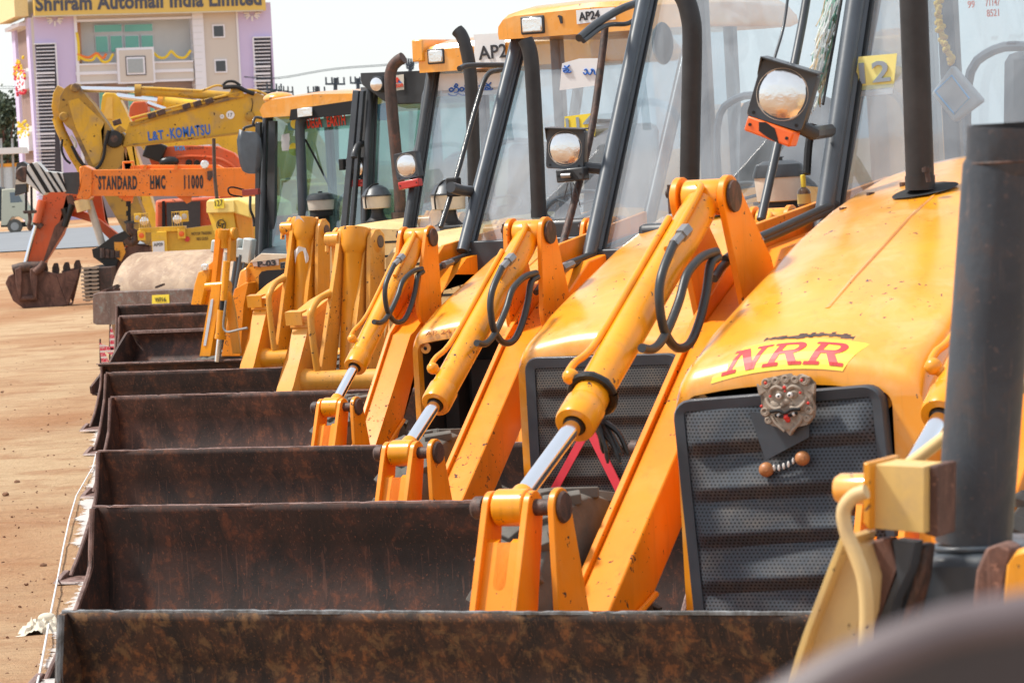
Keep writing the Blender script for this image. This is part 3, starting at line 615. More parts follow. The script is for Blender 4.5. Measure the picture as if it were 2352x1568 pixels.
def drape(fr_root, name, verts_st, faces, mat, parent, lift=0.004):
    """lay flat (s,t) shapes on the bonnet: s across, t along the profile from the front edge"""
    me = bpy.data.meshes.new(name); out = []
    for s, t in verts_st:
        # walk the profile
        L = t; w, z = PROF[0]; nx = (-1, 0)
        for (a, za), (b, zb) in zip(PROF, PROF[1:]):
            seg = math.hypot(b - a, zb - za)
            if L <= seg or (b, zb) == PROF[-1]:
                k = L / seg; w = a + (b - a) * k; z = za + (zb - za) * k; nx = (-(zb - za) / seg, (b - a) / seg); break
            L -= seg
        u = s; hc = .315; cr = 0.045 * (u / hc) ** 2
        out.append((u, w + nx[0] * lift, z - cr + nx[1] * lift))
    me.from_pydata(out, [], faces); o = bpy.data.objects.new(name, me); SC.collection.objects.link(o); me.materials.append(mat); o.parent = parent; return o
def subdivided(polys, n=1):
    bm = bmesh.new()
    for P in polys:
        f = bm.faces.new([bm.verts.new((x, y, 0)) for x, y in P]); bmesh.ops.triangulate(bm, faces=[f])
    for _ in range(n): bmesh.ops.subdivide_edges(bm, edges=bm.edges[:], cuts=1, use_grid_fill=True)
    bm.verts.index_update(); V = [(v.co.x, v.co.y) for v in bm.verts]; Fc = [[v.index for v in f.verts] for f in bm.faces]; bm.free(); return V, Fc
def glyph(ch):
    sb = lambda x0, x1, y: [(x0, y), (x1, y), (x1, y + .12), (x0, y + .12)]
    st = lambda x0, x1, a=0, b=1: [(x0, a), (x1, a), (x1, b), (x0, b)]
    if ch == 'N': return [sb(-.08, .33, 0), st(.05, .2), sb(-.08, .3, .88), [(.06, 1), (.32, 1), (.86, 0), (.62, 0)], st(.7, .86), sb(.55, 1.0, .88)]
    if ch == 'R':
        o = [(.2, 1), (.6, 1)] + [(.6 + .26 * math.cos(a), .74 + .26 * math.sin(a)) for a in [math.radians(80 - 16 * i) for i in range(11)]] + [(.2, .45)]
        i = [(.2, .57)] + [(.58 + .11 * math.cos(a), .73 + .16 * math.sin(a)) for a in [math.radians(-80 + 16 * i) for i in range(11)]] + [(.2, .88)]
        n = len(i); rings = []
        oo = [(.2, 1)] + [(.58 + .28 * math.cos(a), .72 + .28 * math.sin(a)) for a in [math.radians(90 - 18 * k) for k in range(11)]] + [(.2, .44)]
        ii = [(.2, .88)] + [(.55 + .10 * math.cos(a), .72 + .14 * math.sin(a)) for a in [math.radians(90 - 18 * k) for k in range(11)]] + [(.2, .56)]
        rings = [[oo[k], oo[k + 1], ii[k + 1], ii[k]] for k in range(len(oo) - 1)]
        return [sb(-.08, .36, 0), st(.05, .25), sb(-.08, .2, .88), [(.38, .47), (.62, .47), (.94, 0), (.68, 0)], sb(.66, 1.02, 0)] + rings

# ---------------- A: the near machine with the letters on its bonnet
A = loader_thing(FA, 'orange yellow backhoe loader with red NRR letters on its bonnet and a loose dented grille')
hA = hood(A, MP['jcb'])
KA = dict(cap=((1695, 450), -0.50), gland=((1322, 972), -0.62), eye=((1180, 1165), -0.62), e0=((1310, 1380), -0.70), e1=((1590, 745), -0.70), b0=((1714, 527), -0.70), b1=((1935, 448), -0.70))
arms(FA, A, KA, wrap=True)
bucket(FA, A, (152, 1403), -2.02, 1.05, MP['rustA'], MP['rimA'], 3, 0.55, 0.0)
gA = grille(A, MP['perfA'], MP['gframe'], (-0.040, 0.84), 0.73, 0.82, 5, 0.030, tilt=-math.radians(3.0), w=-0.03, bend=0.006, border=0.038)
# yellow label and letters draped on the brow
L0, L1 = -0.30, 0.19; t0, t1 = 0.005, 0.135
V, Fc = subdivided([[(L0, t0), (L0 + .16, t0), (L0 + .16, t1), (L0 + .035, t1)], [(L0 + .16, t0), (L1 - .1, t0), (L1 - .1, t1), (L0 + .16, t1)], [(L1 - .1, t0), (L1 - .03, t0), (L1 + .03, t1), (L1 - .1, t1)]], 3)
lb = drape(FA, 'bonnet_label', V, Fc, MP['ylabel'], hA, 0.003)
polys = []
for k, ch in enumerate('NRR'):
    x0 = L0 + 0.045 + k * 0.143
    for g in glyph(ch): polys.append([(x0 + gx * 0.124 + gy * 0.03, t0 + 0.014 + gy * 0.100) for gx, gy in g])
V, Fc = subdivided(polys, 2); drape(FA, 'bonnet_letters', V, Fc, MP['redpaint'], lb, 0.0048)
# scraped seam above the label
rs = random.Random(5); scr = []
for i in range(46):
    s = -0.30 + 0.62 * i / 45; t = 0.165 + 0.012 * noise.noise(Vector((s * 9, 0, 0))); wd = max(0.002, 0.019 * math.sin(math.pi * min(1, (i + 1) / 46)) * (0.5 + rs.random()))
    scr.append([(s, t - wd * .6), (s + 0.0143, t - wd * .5), (s + 0.0143, t + wd), (s, t + wd * .9)])
V, Fc = subdivided(scr, 0); drape(FA, 'scraped_seam', V, Fc, MP['pin'], hA, 0.0015)
# exhaust
def exhaust(fr, root, pts, r, w=1.28, bend=None, mat='pipe', collar=True):
    P = [fr.w(x, y, w) for x, y in pts]
    b = MB(); b.tube(smooth(P, 6) if len(P) > 2 else P, r, 24); o = b.build('exhaust_pipe', MP[mat], root, angle=60)
    if collar: m = MB(); d = (P[1] - P[0]).normalized(); m.cyl(P[0], P[0] + d * 0.05, r * 1.06); m.build('collar', MP[mat], o)
    return o
exhaust(FA, A, [(2114, 436), (2104, 150), (2096, -60), (2090, -180)], 0.050, 1.36)
m = MB(); p = FA.w(2133, 418, 1.27); m.cyl(p, p + Vector((-0.006, 0, 0.055)), 0.009); m.cyl(p + Vector((-.006, 0, .035)), p + Vector((-.006, 0, .05)), 0.016); m.build('clamp_bolt', MP['pin'], A)
cab(FA, A, (1896, 470), (1965, 0), 0.62, 0.55, 0.036)
# grab rail outside the post, headlamp
def rail(fr, root, pts, u, r=0.018, name='grab_rail', mat='dk'):
    m = MB(); m.tube(smooth([fr.u(x, y, u) for x, y in pts], 6), r, 10); return m.build(name, MP[mat], root)
rail(FA, A, [(1748, 505), (1795, 290), (1838, 80), (1862, -60)], -0.84, 0.017, mat='dkblue')
rail(FA, A, [(1758, 250), (1775, 150), (1800, 60), (1815, -50)], -1.1, 0.006, mat='dkblue')
headlamp(FA, A, (1797, 217), 1.45, 0.104, tilt=math.radians(20), ind=None, bracket=FA.u(1905, 300, -0.62), turn=math.radians(-12))
# orange broken indicator
def indicator(fr, root, px, w, hx, hz, tilt, mat='amber', hole_=False):
    c = fr.w(px[0], px[1], w); R = Matrix.Rotation(tilt, 3, 'Y'); m = MB(); m.box(c - Vector((hx, 0, hz)), c + Vector((hx, 0.07, hz)), R, c); o = m.build('indicator', MP[mat], root, bevel=0.007)
    m = MB()
    for s in (-1, 1): m.lathe(c + R @ Vector((s * hx * .8, -.001, 0)), [(0.006, .003), (0.006, -.003)], 10, (0, 1, 0))
    if hole_:
        m.ext([c + R @ Vector(q) for q in ((-.045, -.002, .02), (-.02, -.002, .028), (.02, -.002, .018), (.042, -.002, -.012), (.05, -.002, -.028), (.0, -.002, -.02), (-.035, -.002, -.01))], (0, 0.004, 0))
    m.build('socket', MP['blk'], o); return o
indicator(FA, A, (1765, 302), 1.42, 0.094, 0.028, math.radians(22), 'amber', True)
m = MB(); m.tube(smooth([FA.u(1870, 285, -.70), FA.u(1858, 330, -.72), FA.u(1853, 400, -.72)], 5), 0.016, 8); m.build('taped_cable', MP['grease'], A)
wheel(A, -0.88, 0.02, 0.46, 0.47, 0.26)
wheel(A, 0.88, 0.02, 0.46, 0.47, 0.26); wheel(A, -0.80, 2.6, 0.72, 0.72, 0.42); wheel(A, 0.80, 2.6, 0.72, 0.72, 0.42)
m = MB(); m.box((-0.3, 0.1, 0.35), (0.3, 3.2, 0.62)); m.box((-0.8, 0.2, 0.34), (0.8, 0.32, 0.46)); m.build('chassis', MP['dk'], A, bevel=0.01)
m = MB(); m.box((-0.74, 2.1, 0.7), (0.74, 3.6, 1.25)); m.build('rear_body', MP['jcb'], A, bevel=0.04)

# ---------------- B: behind it, with its punched grille still in place
B = loader_thing(FB, 'orange yellow backhoe loader with an intact punched grille and black exhaust, behind the lettered one')
hB = hood(B, MP['jcb'])
KB = dict(cap=((1270, 533), -0.50), gland=((1002, 925), -0.62), eye=((927, 1040), -0.62), e0=((1003, 1125), -0.70), e1=((1150, 792), -0.70), b0=((1277, 567), -0.70), b1=((1390, 524), -0.70))
arms(FB, B, KB)
bucket(FB, B, (220, 1162), -1.86, 1.05, MP['rustB'], MP['rim'], 5, 0.5, 0.0)
gB = grille(B, MP['perfB'], MP['gframe'], (0.0, 0.885), 0.775, 0.765, 5, 0.016, w=-0.012, border=0.05)
exhaust(FB, B, [(1583, 470), (1586, 300), (1590, 110), (1586, 40), (1566, -15), (1520, -50)], 0.048, 1.30)
cab(FB, B, (1372, 500), (1478, 0), 0.62, 0.35, 0.036)
rail(FB, B, [(1290, 570), (1330, 420), (1362, 280), (1385, 110), (1390, 60)], -0.80, 0.019, mat='pin')
rail(FB, B, [(1330, 88), (1370, 55), (1425, 22), (1470, 5)], -0.72, 0.02); rail(FB, B, [(1340, 95), (1390, 60), (1440, 55), (1465, 40)], -0.70, 0.012)
headlamp(FB, B, (1298, 341), 1.40, 0.094, tilt=math.radians(5), bracket=FB.u(1400, 390, -0.62), turn=math.radians(-10))
indicator(FB, B, (1308, 402), 1.38, 0.075, 0.032, math.radians(-3), 'dk', True)
m = MB(); pA = FB.w(1290, 404, 1.37)
m.tube([pA, pA + Vector((0.05, 0, 0))], 0.012); m.build('bulb', MP['steel'], B)
for k in range(3):
    m = MB(); q = FB.w(1305 + 6 * k, 420, 1.4); m.tube(smooth([q, q + Vector((0.015 * (k - 1), 0, -.04)), q + Vector((0.03 * (k - 1), 0, -.08 - .02 * k))], 4), 0.0025, 5); m.build('loose_wire', MP['rubber'], B)
wheel(B, -0.88, 0.02, 0.46, 0.47, 0.26); wheel(B, 0.88, 0.02, 0.46, 0.47, 0.26); wheel(B, -0.80, 2.6, 0.72, 0.72, 0.42)
m = MB(); m.box((-0.3, 0.1, 0.35), (0.3, 3.2, 0.62)); m.box((-0.8, 0.2, 0.34), (0.8, 0.32, 0.46)); m.build('chassis', MP['dk'], B, bevel=0.01)
# air filter housing on its far side
def aircleaner(fr, root, px, w, wd, hh, sq=True, name='air_cleaner'):
    c = fr.w(px[0], px[1], w); m = MB()
    pr = [(wd * .40, 0), (wd * .46, .01), (wd * .5, hh * .6), (wd * .5, hh * .62)]
    m.lathe(c, pr, 32); o = m.build(name, MP['tank'], root)
    m = MB(); m.lathe(c, [(wd * .53, hh * .60), (wd * .53, hh * .66), (wd * .46, hh * .9), (wd * .3, hh * .99), (wd * .1, hh), (0.02, hh), (0.02, hh * 1.06), (.03, hh * 1.08), (.0, hh * 1.1)], 32); m.build('lid', MP['dk'], o)
    m = MB(); m.lathe(c, [(wd * .42, -.05), (wd * .42, -.0), (wd * .44, .005)], 24); m.cyl(c + Vector((0, 0, -.3)), c, wd * .3); m.build('clamp_ring', MP['blk'], o); return o
aircleaner(FB, B, (1793, 465), 1.35, 0.24, 0.20)

m = MB(); q = FB.w(1522, 100, 2.2); m.lathe(q, [(.05, .02), (.06, .0), (.05, -.005)], 24, (0, 1, 0))
for v_ in m.bm.verts: v_.co.z = q.z + (v_.co.z - q.z) * 1.8
m.build('rear_view_mirror', MP['dk'], B)
# ---------------- C: empty grille opening
C = loader_thing(FC, 'orange yellow backhoe loader with an open empty grille hole and AP24 on its cab roof')
hC = hood(C, MP['jcb'])
KC = dict(cap=((1000, 545), -0.50), gland=((816, 840), -0.62), eye=((765, 935), -0.62), e0=((818, 1000), -0.70), e1=((892, 770), -0.70), b0=((1013, 568), -0.70), b1=((1128, 533), -0.70))
arms(FC, C, KC)
bucket(FC, C, (231, 1035), -1.93, 1.0, MP['rustC'], MP['rim'], 8, 0.42, 0.0)
exhaust(FC, C, [(1238, 500), (1230, 300), (1222, 160), (1216, 115), (1207, 92)], 0.048, 1.28)
cC = cab(FC, C, (1082, 500), (1183, 105), 0.62, 0.10, 0.038)
rail(FC, C, [(1012, 522), (1050, 400), (1095, 240), (1118, 175), (1145, 162), (1170, 160)], -0.84, 0.017, mat='dk')
rail(FC, C, [(1055, 158), (1075, 151), (1120, 150), (1165, 150)], -0.76, 0.018)
rail(FC, C, [(1085, 440), (1060, 437), (1035, 430)], -0.66, 0.035, 'lamp_bracket', 'dk')
m = MB(); q = FC.w(1040, 430, 1.35); m.box(q - Vector((.035, .03, .06)), q + Vector((.05, .03, .06))); m.build('lamp_bracket', MP['blk'], C, bevel=0.01)
def roof(fr, root, tl, half, mat, w0, hgt, depth=1.7, lampx=None, lamp_h=0.07, lamp_w=0.10, front=0.0, name='cab_roof', brow=0.05):
    """moulded roof with a deep front fascia; tl = pixel of the fascia's lower left corner at depth w0"""
    p = fr.w(tl[0], tl[1], w0); z0 = p.z; x0 = p.x; x1 = x0 + 2 * half
    m = MB(); c = 0.06
    rows = []
    for (w, za, zb, ins) in ((w0, 0, hgt * .80, 0.0), (w0 + 0.03, 0, hgt, 0.03), (w0 + 0.2, 0.0, hgt * 1.18, 0.06), (w0 + 0.7, 0.0, hgt * 1.28, 0.07), (w0 + depth - .1, 0, hgt * 1.15, .05), (w0 + depth, 0.02, hgt * .8, .02)):
        a, b_ = x0, x1; r = []
        for (x, z) in ((a, za), (a - 0.005, zb * .3), (a + .0 + ins * .3, zb - .05), (a + .035 + ins, zb - .008), (a + .12 + ins, zb + .012), ((a + b_) / 2, zb + .03), (b_ - .12 - ins, zb + .012), (b_ - .035 - ins, zb - .008), (b_ - ins * .3, zb - .05), (b_ + .005, zb * .3), (b_, za)): r.append((x, w, z0 + z))
        rows.append(r)
    m.grid(rows, closed=True); m.face(rows[0]); m.face(rows[-1][::-1]); o = m.build(name, mat, root, bevel=0.012, angle=35)
    if lampx:
        for lx in lampx:
            q = fr.w(lx[0], lx[1], w0 - .012); h = lamp_h; wd = lamp_w
            m = MB(); m.box(q - Vector((wd, -.0, h)), q + Vector((wd, .03, h))); fo = m.build('roof_lamp', MP['dk'], o, bevel=0.01)
            m = MB(); m.box(q - Vector((wd * .84, .008, h * .8)), q + Vector((wd * .84, .01, h * .8))); m.build('lamp_glass', MP['lens'], fo, bevel=0.01)
    return o, z0, x0
rC, zC, xC = roof(FC, C, (1146, 92), 0.68, MP['jcb'], FC.u(1183, 105, -.62).y - 0.12, 0.165, lampx=[(1222, 58)], lamp_h=0.058, lamp_w=0.085)
wf = FC.u(1183, 105, -.62).y - 0.12
def ftext(fr, name, txt, x0, y0, x1, y1, w, h, mat, parent, **k): return lettering(name, txt, fr.w(x0, y0, w), fr.w(x1, y1, w), h, mat, parent, **k)
m = MB(); m.ext([fr_ for fr_ in (FC.w(1325, 56, wf - .006), FC.w(1414, 45, wf - .006), FC.w(1411, 17, wf - .006), FC.w(1323, 24, wf - .006))], (0, .004, 0)); lab = m.build('number_label', MP['white'], rC)
ftext(FC, 'label_text', 'AP24', 1330, 48, 1378, 42, wf - .008, 0.05, MP['ink'], rC, bold=0.03)
m = MB(); m.ext([FC.w(1283, 40, wf - .006), FC.w(1287, 55, wf - .006), FC.w(1292, 54, wf - .006), FC.w(1291, 38, wf - .006), FC.w(1283, 35, wf - .006), FC.w(1280, 39, wf - .006)], (0, .004, 0)); m.build('roof_mark', MP['ink'], rC)
lettering('bonnet_scrawl', 'AP 24 N 16', (-0.33, -0.012, 1.288), (0.0, -0.012, 1.310), 0.028, plain('pencil_scrawl', (.40, .12, .03), .7), hC, up=(0, .35, .9), bold=-.018)
for r_, hh in ((A, 2.9), (B, 2.75), (C, 2.6)):
    m = MB(); m.prism([(3.75, 0.9), (4.25, 0.9), (4.15, 2.2), (3.95, hh), (3.7, hh - .05), (3.8, 2.1)], -0.14, 0.14); bb = m.build('backhoe_boom', MP['jcb'], r_, bevel=.02)
    m = MB(); m.prism([(3.7, hh - .05), (3.95, hh), (4.6, 1.4), (4.4, 1.3)], -0.10, 0.10); m.build('dipper', MP['jcb'], bb, bevel=.02)
wheel(C, -0.88, 0.1, 0.46, 0.47, 0.26); wheel(C, 0.88, 0.02, 0.46, 0.47, 0.26); wheel(C, -0.80, 2.6, 0.72, 0.72, 0.42)
m = MB(); m.box((-0.3, 0.1, 0.35), (0.3, 3.2, 0.62)); m.box((-0.8, 0.2, 0.34), (0.8, 0.32, 0.46)); m.build('chassis', MP['dk'], C, bevel=0.01)
# ================================================================== ornaments on the first machines
# lion mask, beads and plate on A's grille
gw = -0.085
m = MB(); m.ext([FA.w(x, y, -0.07) for x, y in ((1721, 945), (1858, 958), (1858, 1004), (1758, 1057))], (0, .006, 0)); m.build('torn_plate', MP['gframe'], gA)
clay = plain('painted_clay', (0.34, 0.275, 0.215), 0.75, 0, 0.2, 0.4, 25); ored = plain('mask_red', (0.6, 0.03, 0.02), 0.5); owh = plain('mask_white', (0.75, 0.72, 0.68), 0.5); obrown = plain('bead_brown', (0.42, 0.17, 0.06), 0.45, 0, .2)
mask = Fr(1808, 930, 12.45, 27); mask.O = Vector(FA.O) + Vector((0, 0, 0)); 
e = FA.empty('mask_ornament'); tag(e, 'beige clay demon face mask with red tongue hung at the top of the dented grille', 'ornament')
C0 = FA.w(1808, 928, -0.095); S = 1 / 660.0
def mp_(x, y, dw=0.0): return C0 + Vector((x * S, dw, -y * S))
m = MB(); out = [(-50, -15), (-60, -30), (-58, -42), (-45, -35), (-48, -55), (-30, -58), (-18, -52), (-8, -62), (8, -64), (16, -54), (32, -62), (50, -55), (48, -38), (62, -42), (60, -22), (52, -12), (60, 8), (56, 28), (42, 44), (14, 50), (2, 66), (-10, 52), (-38, 44), (-52, 30), (-58, 10)]
m.ext([mp_(x, y, 0.0) for x, y in out], (0, 0.022, 0))
for (x, y, r, k) in ((0, -6, 10, .9), (-9, 0, 7, .7), (9, 0, 7, .7), (-30, 4, 14, .35), (30, 4, 14, .35), (-16, -20, 10, .35), (16, -20, 10, .35), (0, 44, 14, .25), (0, -36, 8, .5)): m.ball(mp_(x, y), r * S, (1, k, .85), 3)
for cx, cy, r in ((-44, -46, 10), (42, -50, 10), (-22, -50, 8), (22, -52, 8), (0, -54, 8), (-50, 14, 9), (50, 12, 9), (-44, 32, 7), (44, 30, 7)):
    m.tube([mp_(cx + (r - .55 * a) * math.cos(a), cy + (r - .55 * a) * math.sin(a), -.004) for a in [.45 * i for i in range(22)]], 0.0042, 6)
for sx in (-1, 1):
    m.tube(smooth([mp_(sx * 6, -32, -.012), mp_(sx * 18, -38, -.014), mp_(sx * 32, -32, -.010), mp_(sx * 36, -22, -.004)], 4), 0.0055, 8)
    m.tube(smooth([mp_(sx * 10, 6, -.014), mp_(sx * 26, 8, -.016), mp_(sx * 40, -2, -.010), mp_(sx * 46, -14, -.004)], 4), 0.0055, 8)
    m.ext([mp_(sx * 48, -28, -.004), mp_(sx * 66, -44, -.004), mp_(sx * 62, -20, -.004)], (0, .012, 0))
    m.tube(smooth([mp_(sx * 36, 24, -.004), mp_(sx * 26, 40, -.006), mp_(sx * 8, 56, -.004)], 4), 0.005, 6)
m.build('mask', clay, e, bevel=0.002)
for nm, mt, L in (('red_details', ored, ((-42, -46, 3.5), (40, -50, 3.5), (-54, 2, 3.5), (52, -2, 3.5), (-33, -18, 3), (35, -24, 3), (0, -36, 4), (1, -28, 2.5), (2, 26, 8), (4, 32, 6))), ('white_details', owh, ((-14, -18, 6.5), (12, -20, 6.5), (-16, 22, 5), (18, 20, 5))), ('dark_details', MP['blk'], ((-13, -18, 3.0), (12, -20, 3.0)))):
    m = MB()
    for x, y, r in L: m.ball(mp_(x, y, -0.016 - (0.005 if nm[0] == 'd' else 0)), r * S, (1, .8, 1), 2)
    if nm[0] == 'd':
        m.tube(smooth([mp_(-34, 14, -.018), mp_(-14, 12, -.022), mp_(0, 17, -.022), mp_(16, 10, -.022), mp_(34, 10, -.018)], 4), 0.0055, 8)
        m.tube(smooth([mp_(-24, 22, -.014), mp_(0, 25, -.018), mp_(26, 18, -.014)], 4), 0.006, 6)
    m.build(nm, mt, e)
e = FA.empty('bead_string'); tag(e, 'short string of shells between two brown balls hanging below the clay mask', 'ornament')
for (x, y, r) in ((1760, 1078, 0.024), (1843, 1052, 0.024)): m = MB(); m.ball(FA.w(x, y, -0.075), r, sub=3); m.lathe(FA.w(x, y, -0.098), [(.006, .0), (.006, .003)], 10, (0, 1, 0)); m.build('bead', obrown, e)
for k in range(5): m = MB(); q = FA.w(1778 + 11 * k, 1074 - 4 * k + (4 if k in (1, 2, 3) else 0), -0.07); m.ball(q, 0.010, (.45, .5, 1.1), 2); m.build('shell', owh, e)
m = MB(); m.tube(smooth([FA.w(x, y, -.068) for x, y in ((1765, 1078), (1800, 1078), (1838, 1055))], 5), 0.003, 6); m.build('cord', MP['blk'], e)
# tinsel garland on A's left post
e = FA.empty('tinsel_garland'); tag(e, 'shaggy silver green tinsel garland hanging along the near cab post', 'garland')
rt = random.Random(4); cols = [plain('tinsel_silver', (0.80, 0.84, 0.82), 0.3, 0.15, .1), plain('tinsel_green', (0.20, 0.44, 0.33), 0.35, 0.1, .2), plain('tinsel_straw', (0.60, 0.48, 0.30), 0.5, 0, .2)]
for ci, nst in ((0, 150), (1, 60), (2, 45)):
    m = MB()
    for k in range(nst):
        t = rt.random(); y0_ = -30 + 200 * t; xs0 = 1920 - 0.17 * y0_ + rt.uniform(-20, 12); ln = rt.uniform(50, 95); pts = []
        for j in range(4):
            s = j / 3; pts.append(FA.u(xs0 - (0.28 + rt.uniform(-.06, .1)) * ln * s + rt.uniform(-3, 3), y0_ + ln * s, -0.74 - 0.03 * math.sin(k) - 0.02 * s))
        m.tube(smooth(pts, 3), 0.003, 4, caps=False)
    m.build('tinsel_strands', cols[ci], e)
m = MB(); m.tube([FA.u(1940, -40, -.68), FA.u(1890, 240, -.68)], 0.006, 6); m.build('cord', MP['blk'], e)
# small bottle behind the arm
e = FA.empty('small_bottle'); tag(e, 'small bottle with yellow label and black cap standing by the near cab post', 'bottle')
bq = FA.u(1848, 474, -0.75); m = MB(); m.lathe(bq, [(.0, 0), (.024, .002), (.025, .05), (.022, .06), (.010, .07), (.009, .075)], 20); m.build('bottle_body', plain('brown_bottle', (.16, .09, .05), .15, 0, .2), e)
m = MB(); m.lathe(bq, [(.0255, .01), (.0255, .046)], 20); m.build('label_band', plain('bottle_label', (.62, .46, .14), .5), e)
m = MB(); m.lathe(bq, [(.0098, .07), (.0098, .115), (.008, .117)], 12); m.build('neck', MP['ylabel'], e)
# red warning triangle leaning on B's grille
e = FB.empty('warning_triangle'); tag(e, 'red reflective warning triangle propped against the intact grille', 'warning triangle')
tr = [FB.w(x, y, -0.07) for x, y in ((1352, 962), (1238, 1168), (1446, 1150))]; cen = (tr[0] + tr[1] + tr[2]) / 3
pk = plain('reflective_pink_red', (0.85, 0.07, 0.10), 0.35, 0, .05)
for i in range(3):
    a, b_ = tr[i], tr[(i + 1) % 3]; ia, ib = a.lerp(cen, 0.30), b_.lerp(cen, 0.30); m = MB(); m.ext([a, b_, ib, ia], (0, .008, 0)); m.build('triangle_bar', pk, e)
# number sheets inside the windscreens
def sheet(fr, root, c, w, mat, name='paper_label', th=0.003):
    m = MB(); m.ext([fr.w(x, y, w) for x, y in c], (0, th, 0)); return m.build(name, mat, root)
palelab = plain('faded_yellow_sheet', (0.88, 0.80, 0.28), 0.6, 0, .04); grey_ink = plain('faded_print', (0.30, 0.36, 0.42), 0.6, 0, .05)
ws = FA.u(1940, 170, -0.62).y + 0.045
s = sheet(FA, A, ((1972, 131), (2060, 123), (2052, 200), (1960, 210)), ws, palelab); lettering('label_number', '12', FA.w(1976, 192, ws - .004), FA.w(2046, 185, ws - .004), 0.075, grey_ink, s, bold=0.02)
sheet(FA, A, ((1958, 212), (2050, 203), (2049, 215), (1957, 224)), ws, MP['white'])
wc = FC.u(1130, 300, -0.62).y + 0.03
s = sheet(FC, C, ((1297, 268), (1372, 259), (1366, 312), (1296, 318)), wc, MP['ylabel']); lettering('label_number', '114', FC.w(1301, 298, wc - .004), FC.w(1364, 291, wc - .004), 0.07, grey_ink, s, bold=0.02)
s = sheet(FC, C, ((1291, 146), (1330, 135), (1378, 134), (1372, 196), (1285, 208)), wc - .02, MP['white'])
def strokes(fr, parent, name, S_, org, k, w, r, mat):
    m = MB()
    for st_ in S_: m.tube(smooth([fr.w(org[0] + x * k, org[1] + y * k, w) for x, y in st_], 4), r, 6)
    return m.build(name, mat, parent)
SRI = [[(0, 10), (6, 6), (10, 11), (5, 15), (1, 12)], [(10, 11), (16, 5), (22, 9), (20, 16), (12, 17)], [(12, 4), (16, -3), (20, 0), (17, 4), (13, 2)], [(-2, 20), (6, 24), (16, 23), (22, 18)]]
KA_ = [[(0, 6), (8, 5), (14, 9), (8, 15), (2, 12), (6, 9), (14, 15), (20, 12)], [(4, 0), (10, 3), (16, -2)]]
MU = [[(0, 6), (4, 4), (6, 10), (2, 15), (-2, 11)], [(6, 10), (12, 15), (16, 8), (14, 4), (20, 6), (22, 14), (28, 14)]]
strokes(FC, s, 'telugu_lettering', MU, (1342, 155), 1.1, wc - .026, 0.005, MP['blue']); strokes(FC, s, 'telugu_lettering', KA_, (1292, 152), 1.0, wc - .026, 0.005, MP['blue'])
for tx, x0, y0, x1, y1 in (('99', 2223, 19, 2239, 18), ('71147', 2264, 15, 2297, 13), ('8521', 2267, 39, 2295, 37)): lettering('window_digits', tx, FA.w(x0, y0, ws - .004), FA.w(x1, y1, ws - .004), 0.026, plain('faded_red_print', (.5, .33, .35), .6), A, bold=.01)
# hanging cloth and bag in A's cab
e = FA.empty('hanging_bag'); tag(e, 'grey cloth bag with blue trim dangling behind the near windscreen', 'bag')
m = MB(); m.ext([FA.w(x, y, 2.45) for x, y in ((2185, 150), (2256, 232), (2190, 282), (2138, 215))], (0, .05, 0)); m.build('bag_body', plain('grey_cloth', (.4, .41, .42), .9), e, bevel=.01)
m = MB(); m.tube([FA.w(x, y, 2.44) for x, y in ((2148, 210), (2192, 262), (2226, 226), (2186, 174), (2148, 210))], 0.004, 6); m.build('trim', MP['skyblue'], e)
e = FA.empty('flower_garland'); tag(e, 'orange and yellow flower garland hanging inside the near cab', 'garland')
m = MB()
for k in range(60): t = k / 59; p = FA.w(2160 - 8 * math.sin(t * 3) + 30 * t * t, -20 + 165 * t, 2.4); m.ball(p + Vector((rt.gauss(0, .006), rt.gauss(0, .006), 0)), 0.012, sub=1)
m.build('flowers', plain('marigold', (.85, .42, .05), .8, 0, .4, 0, 60), e)

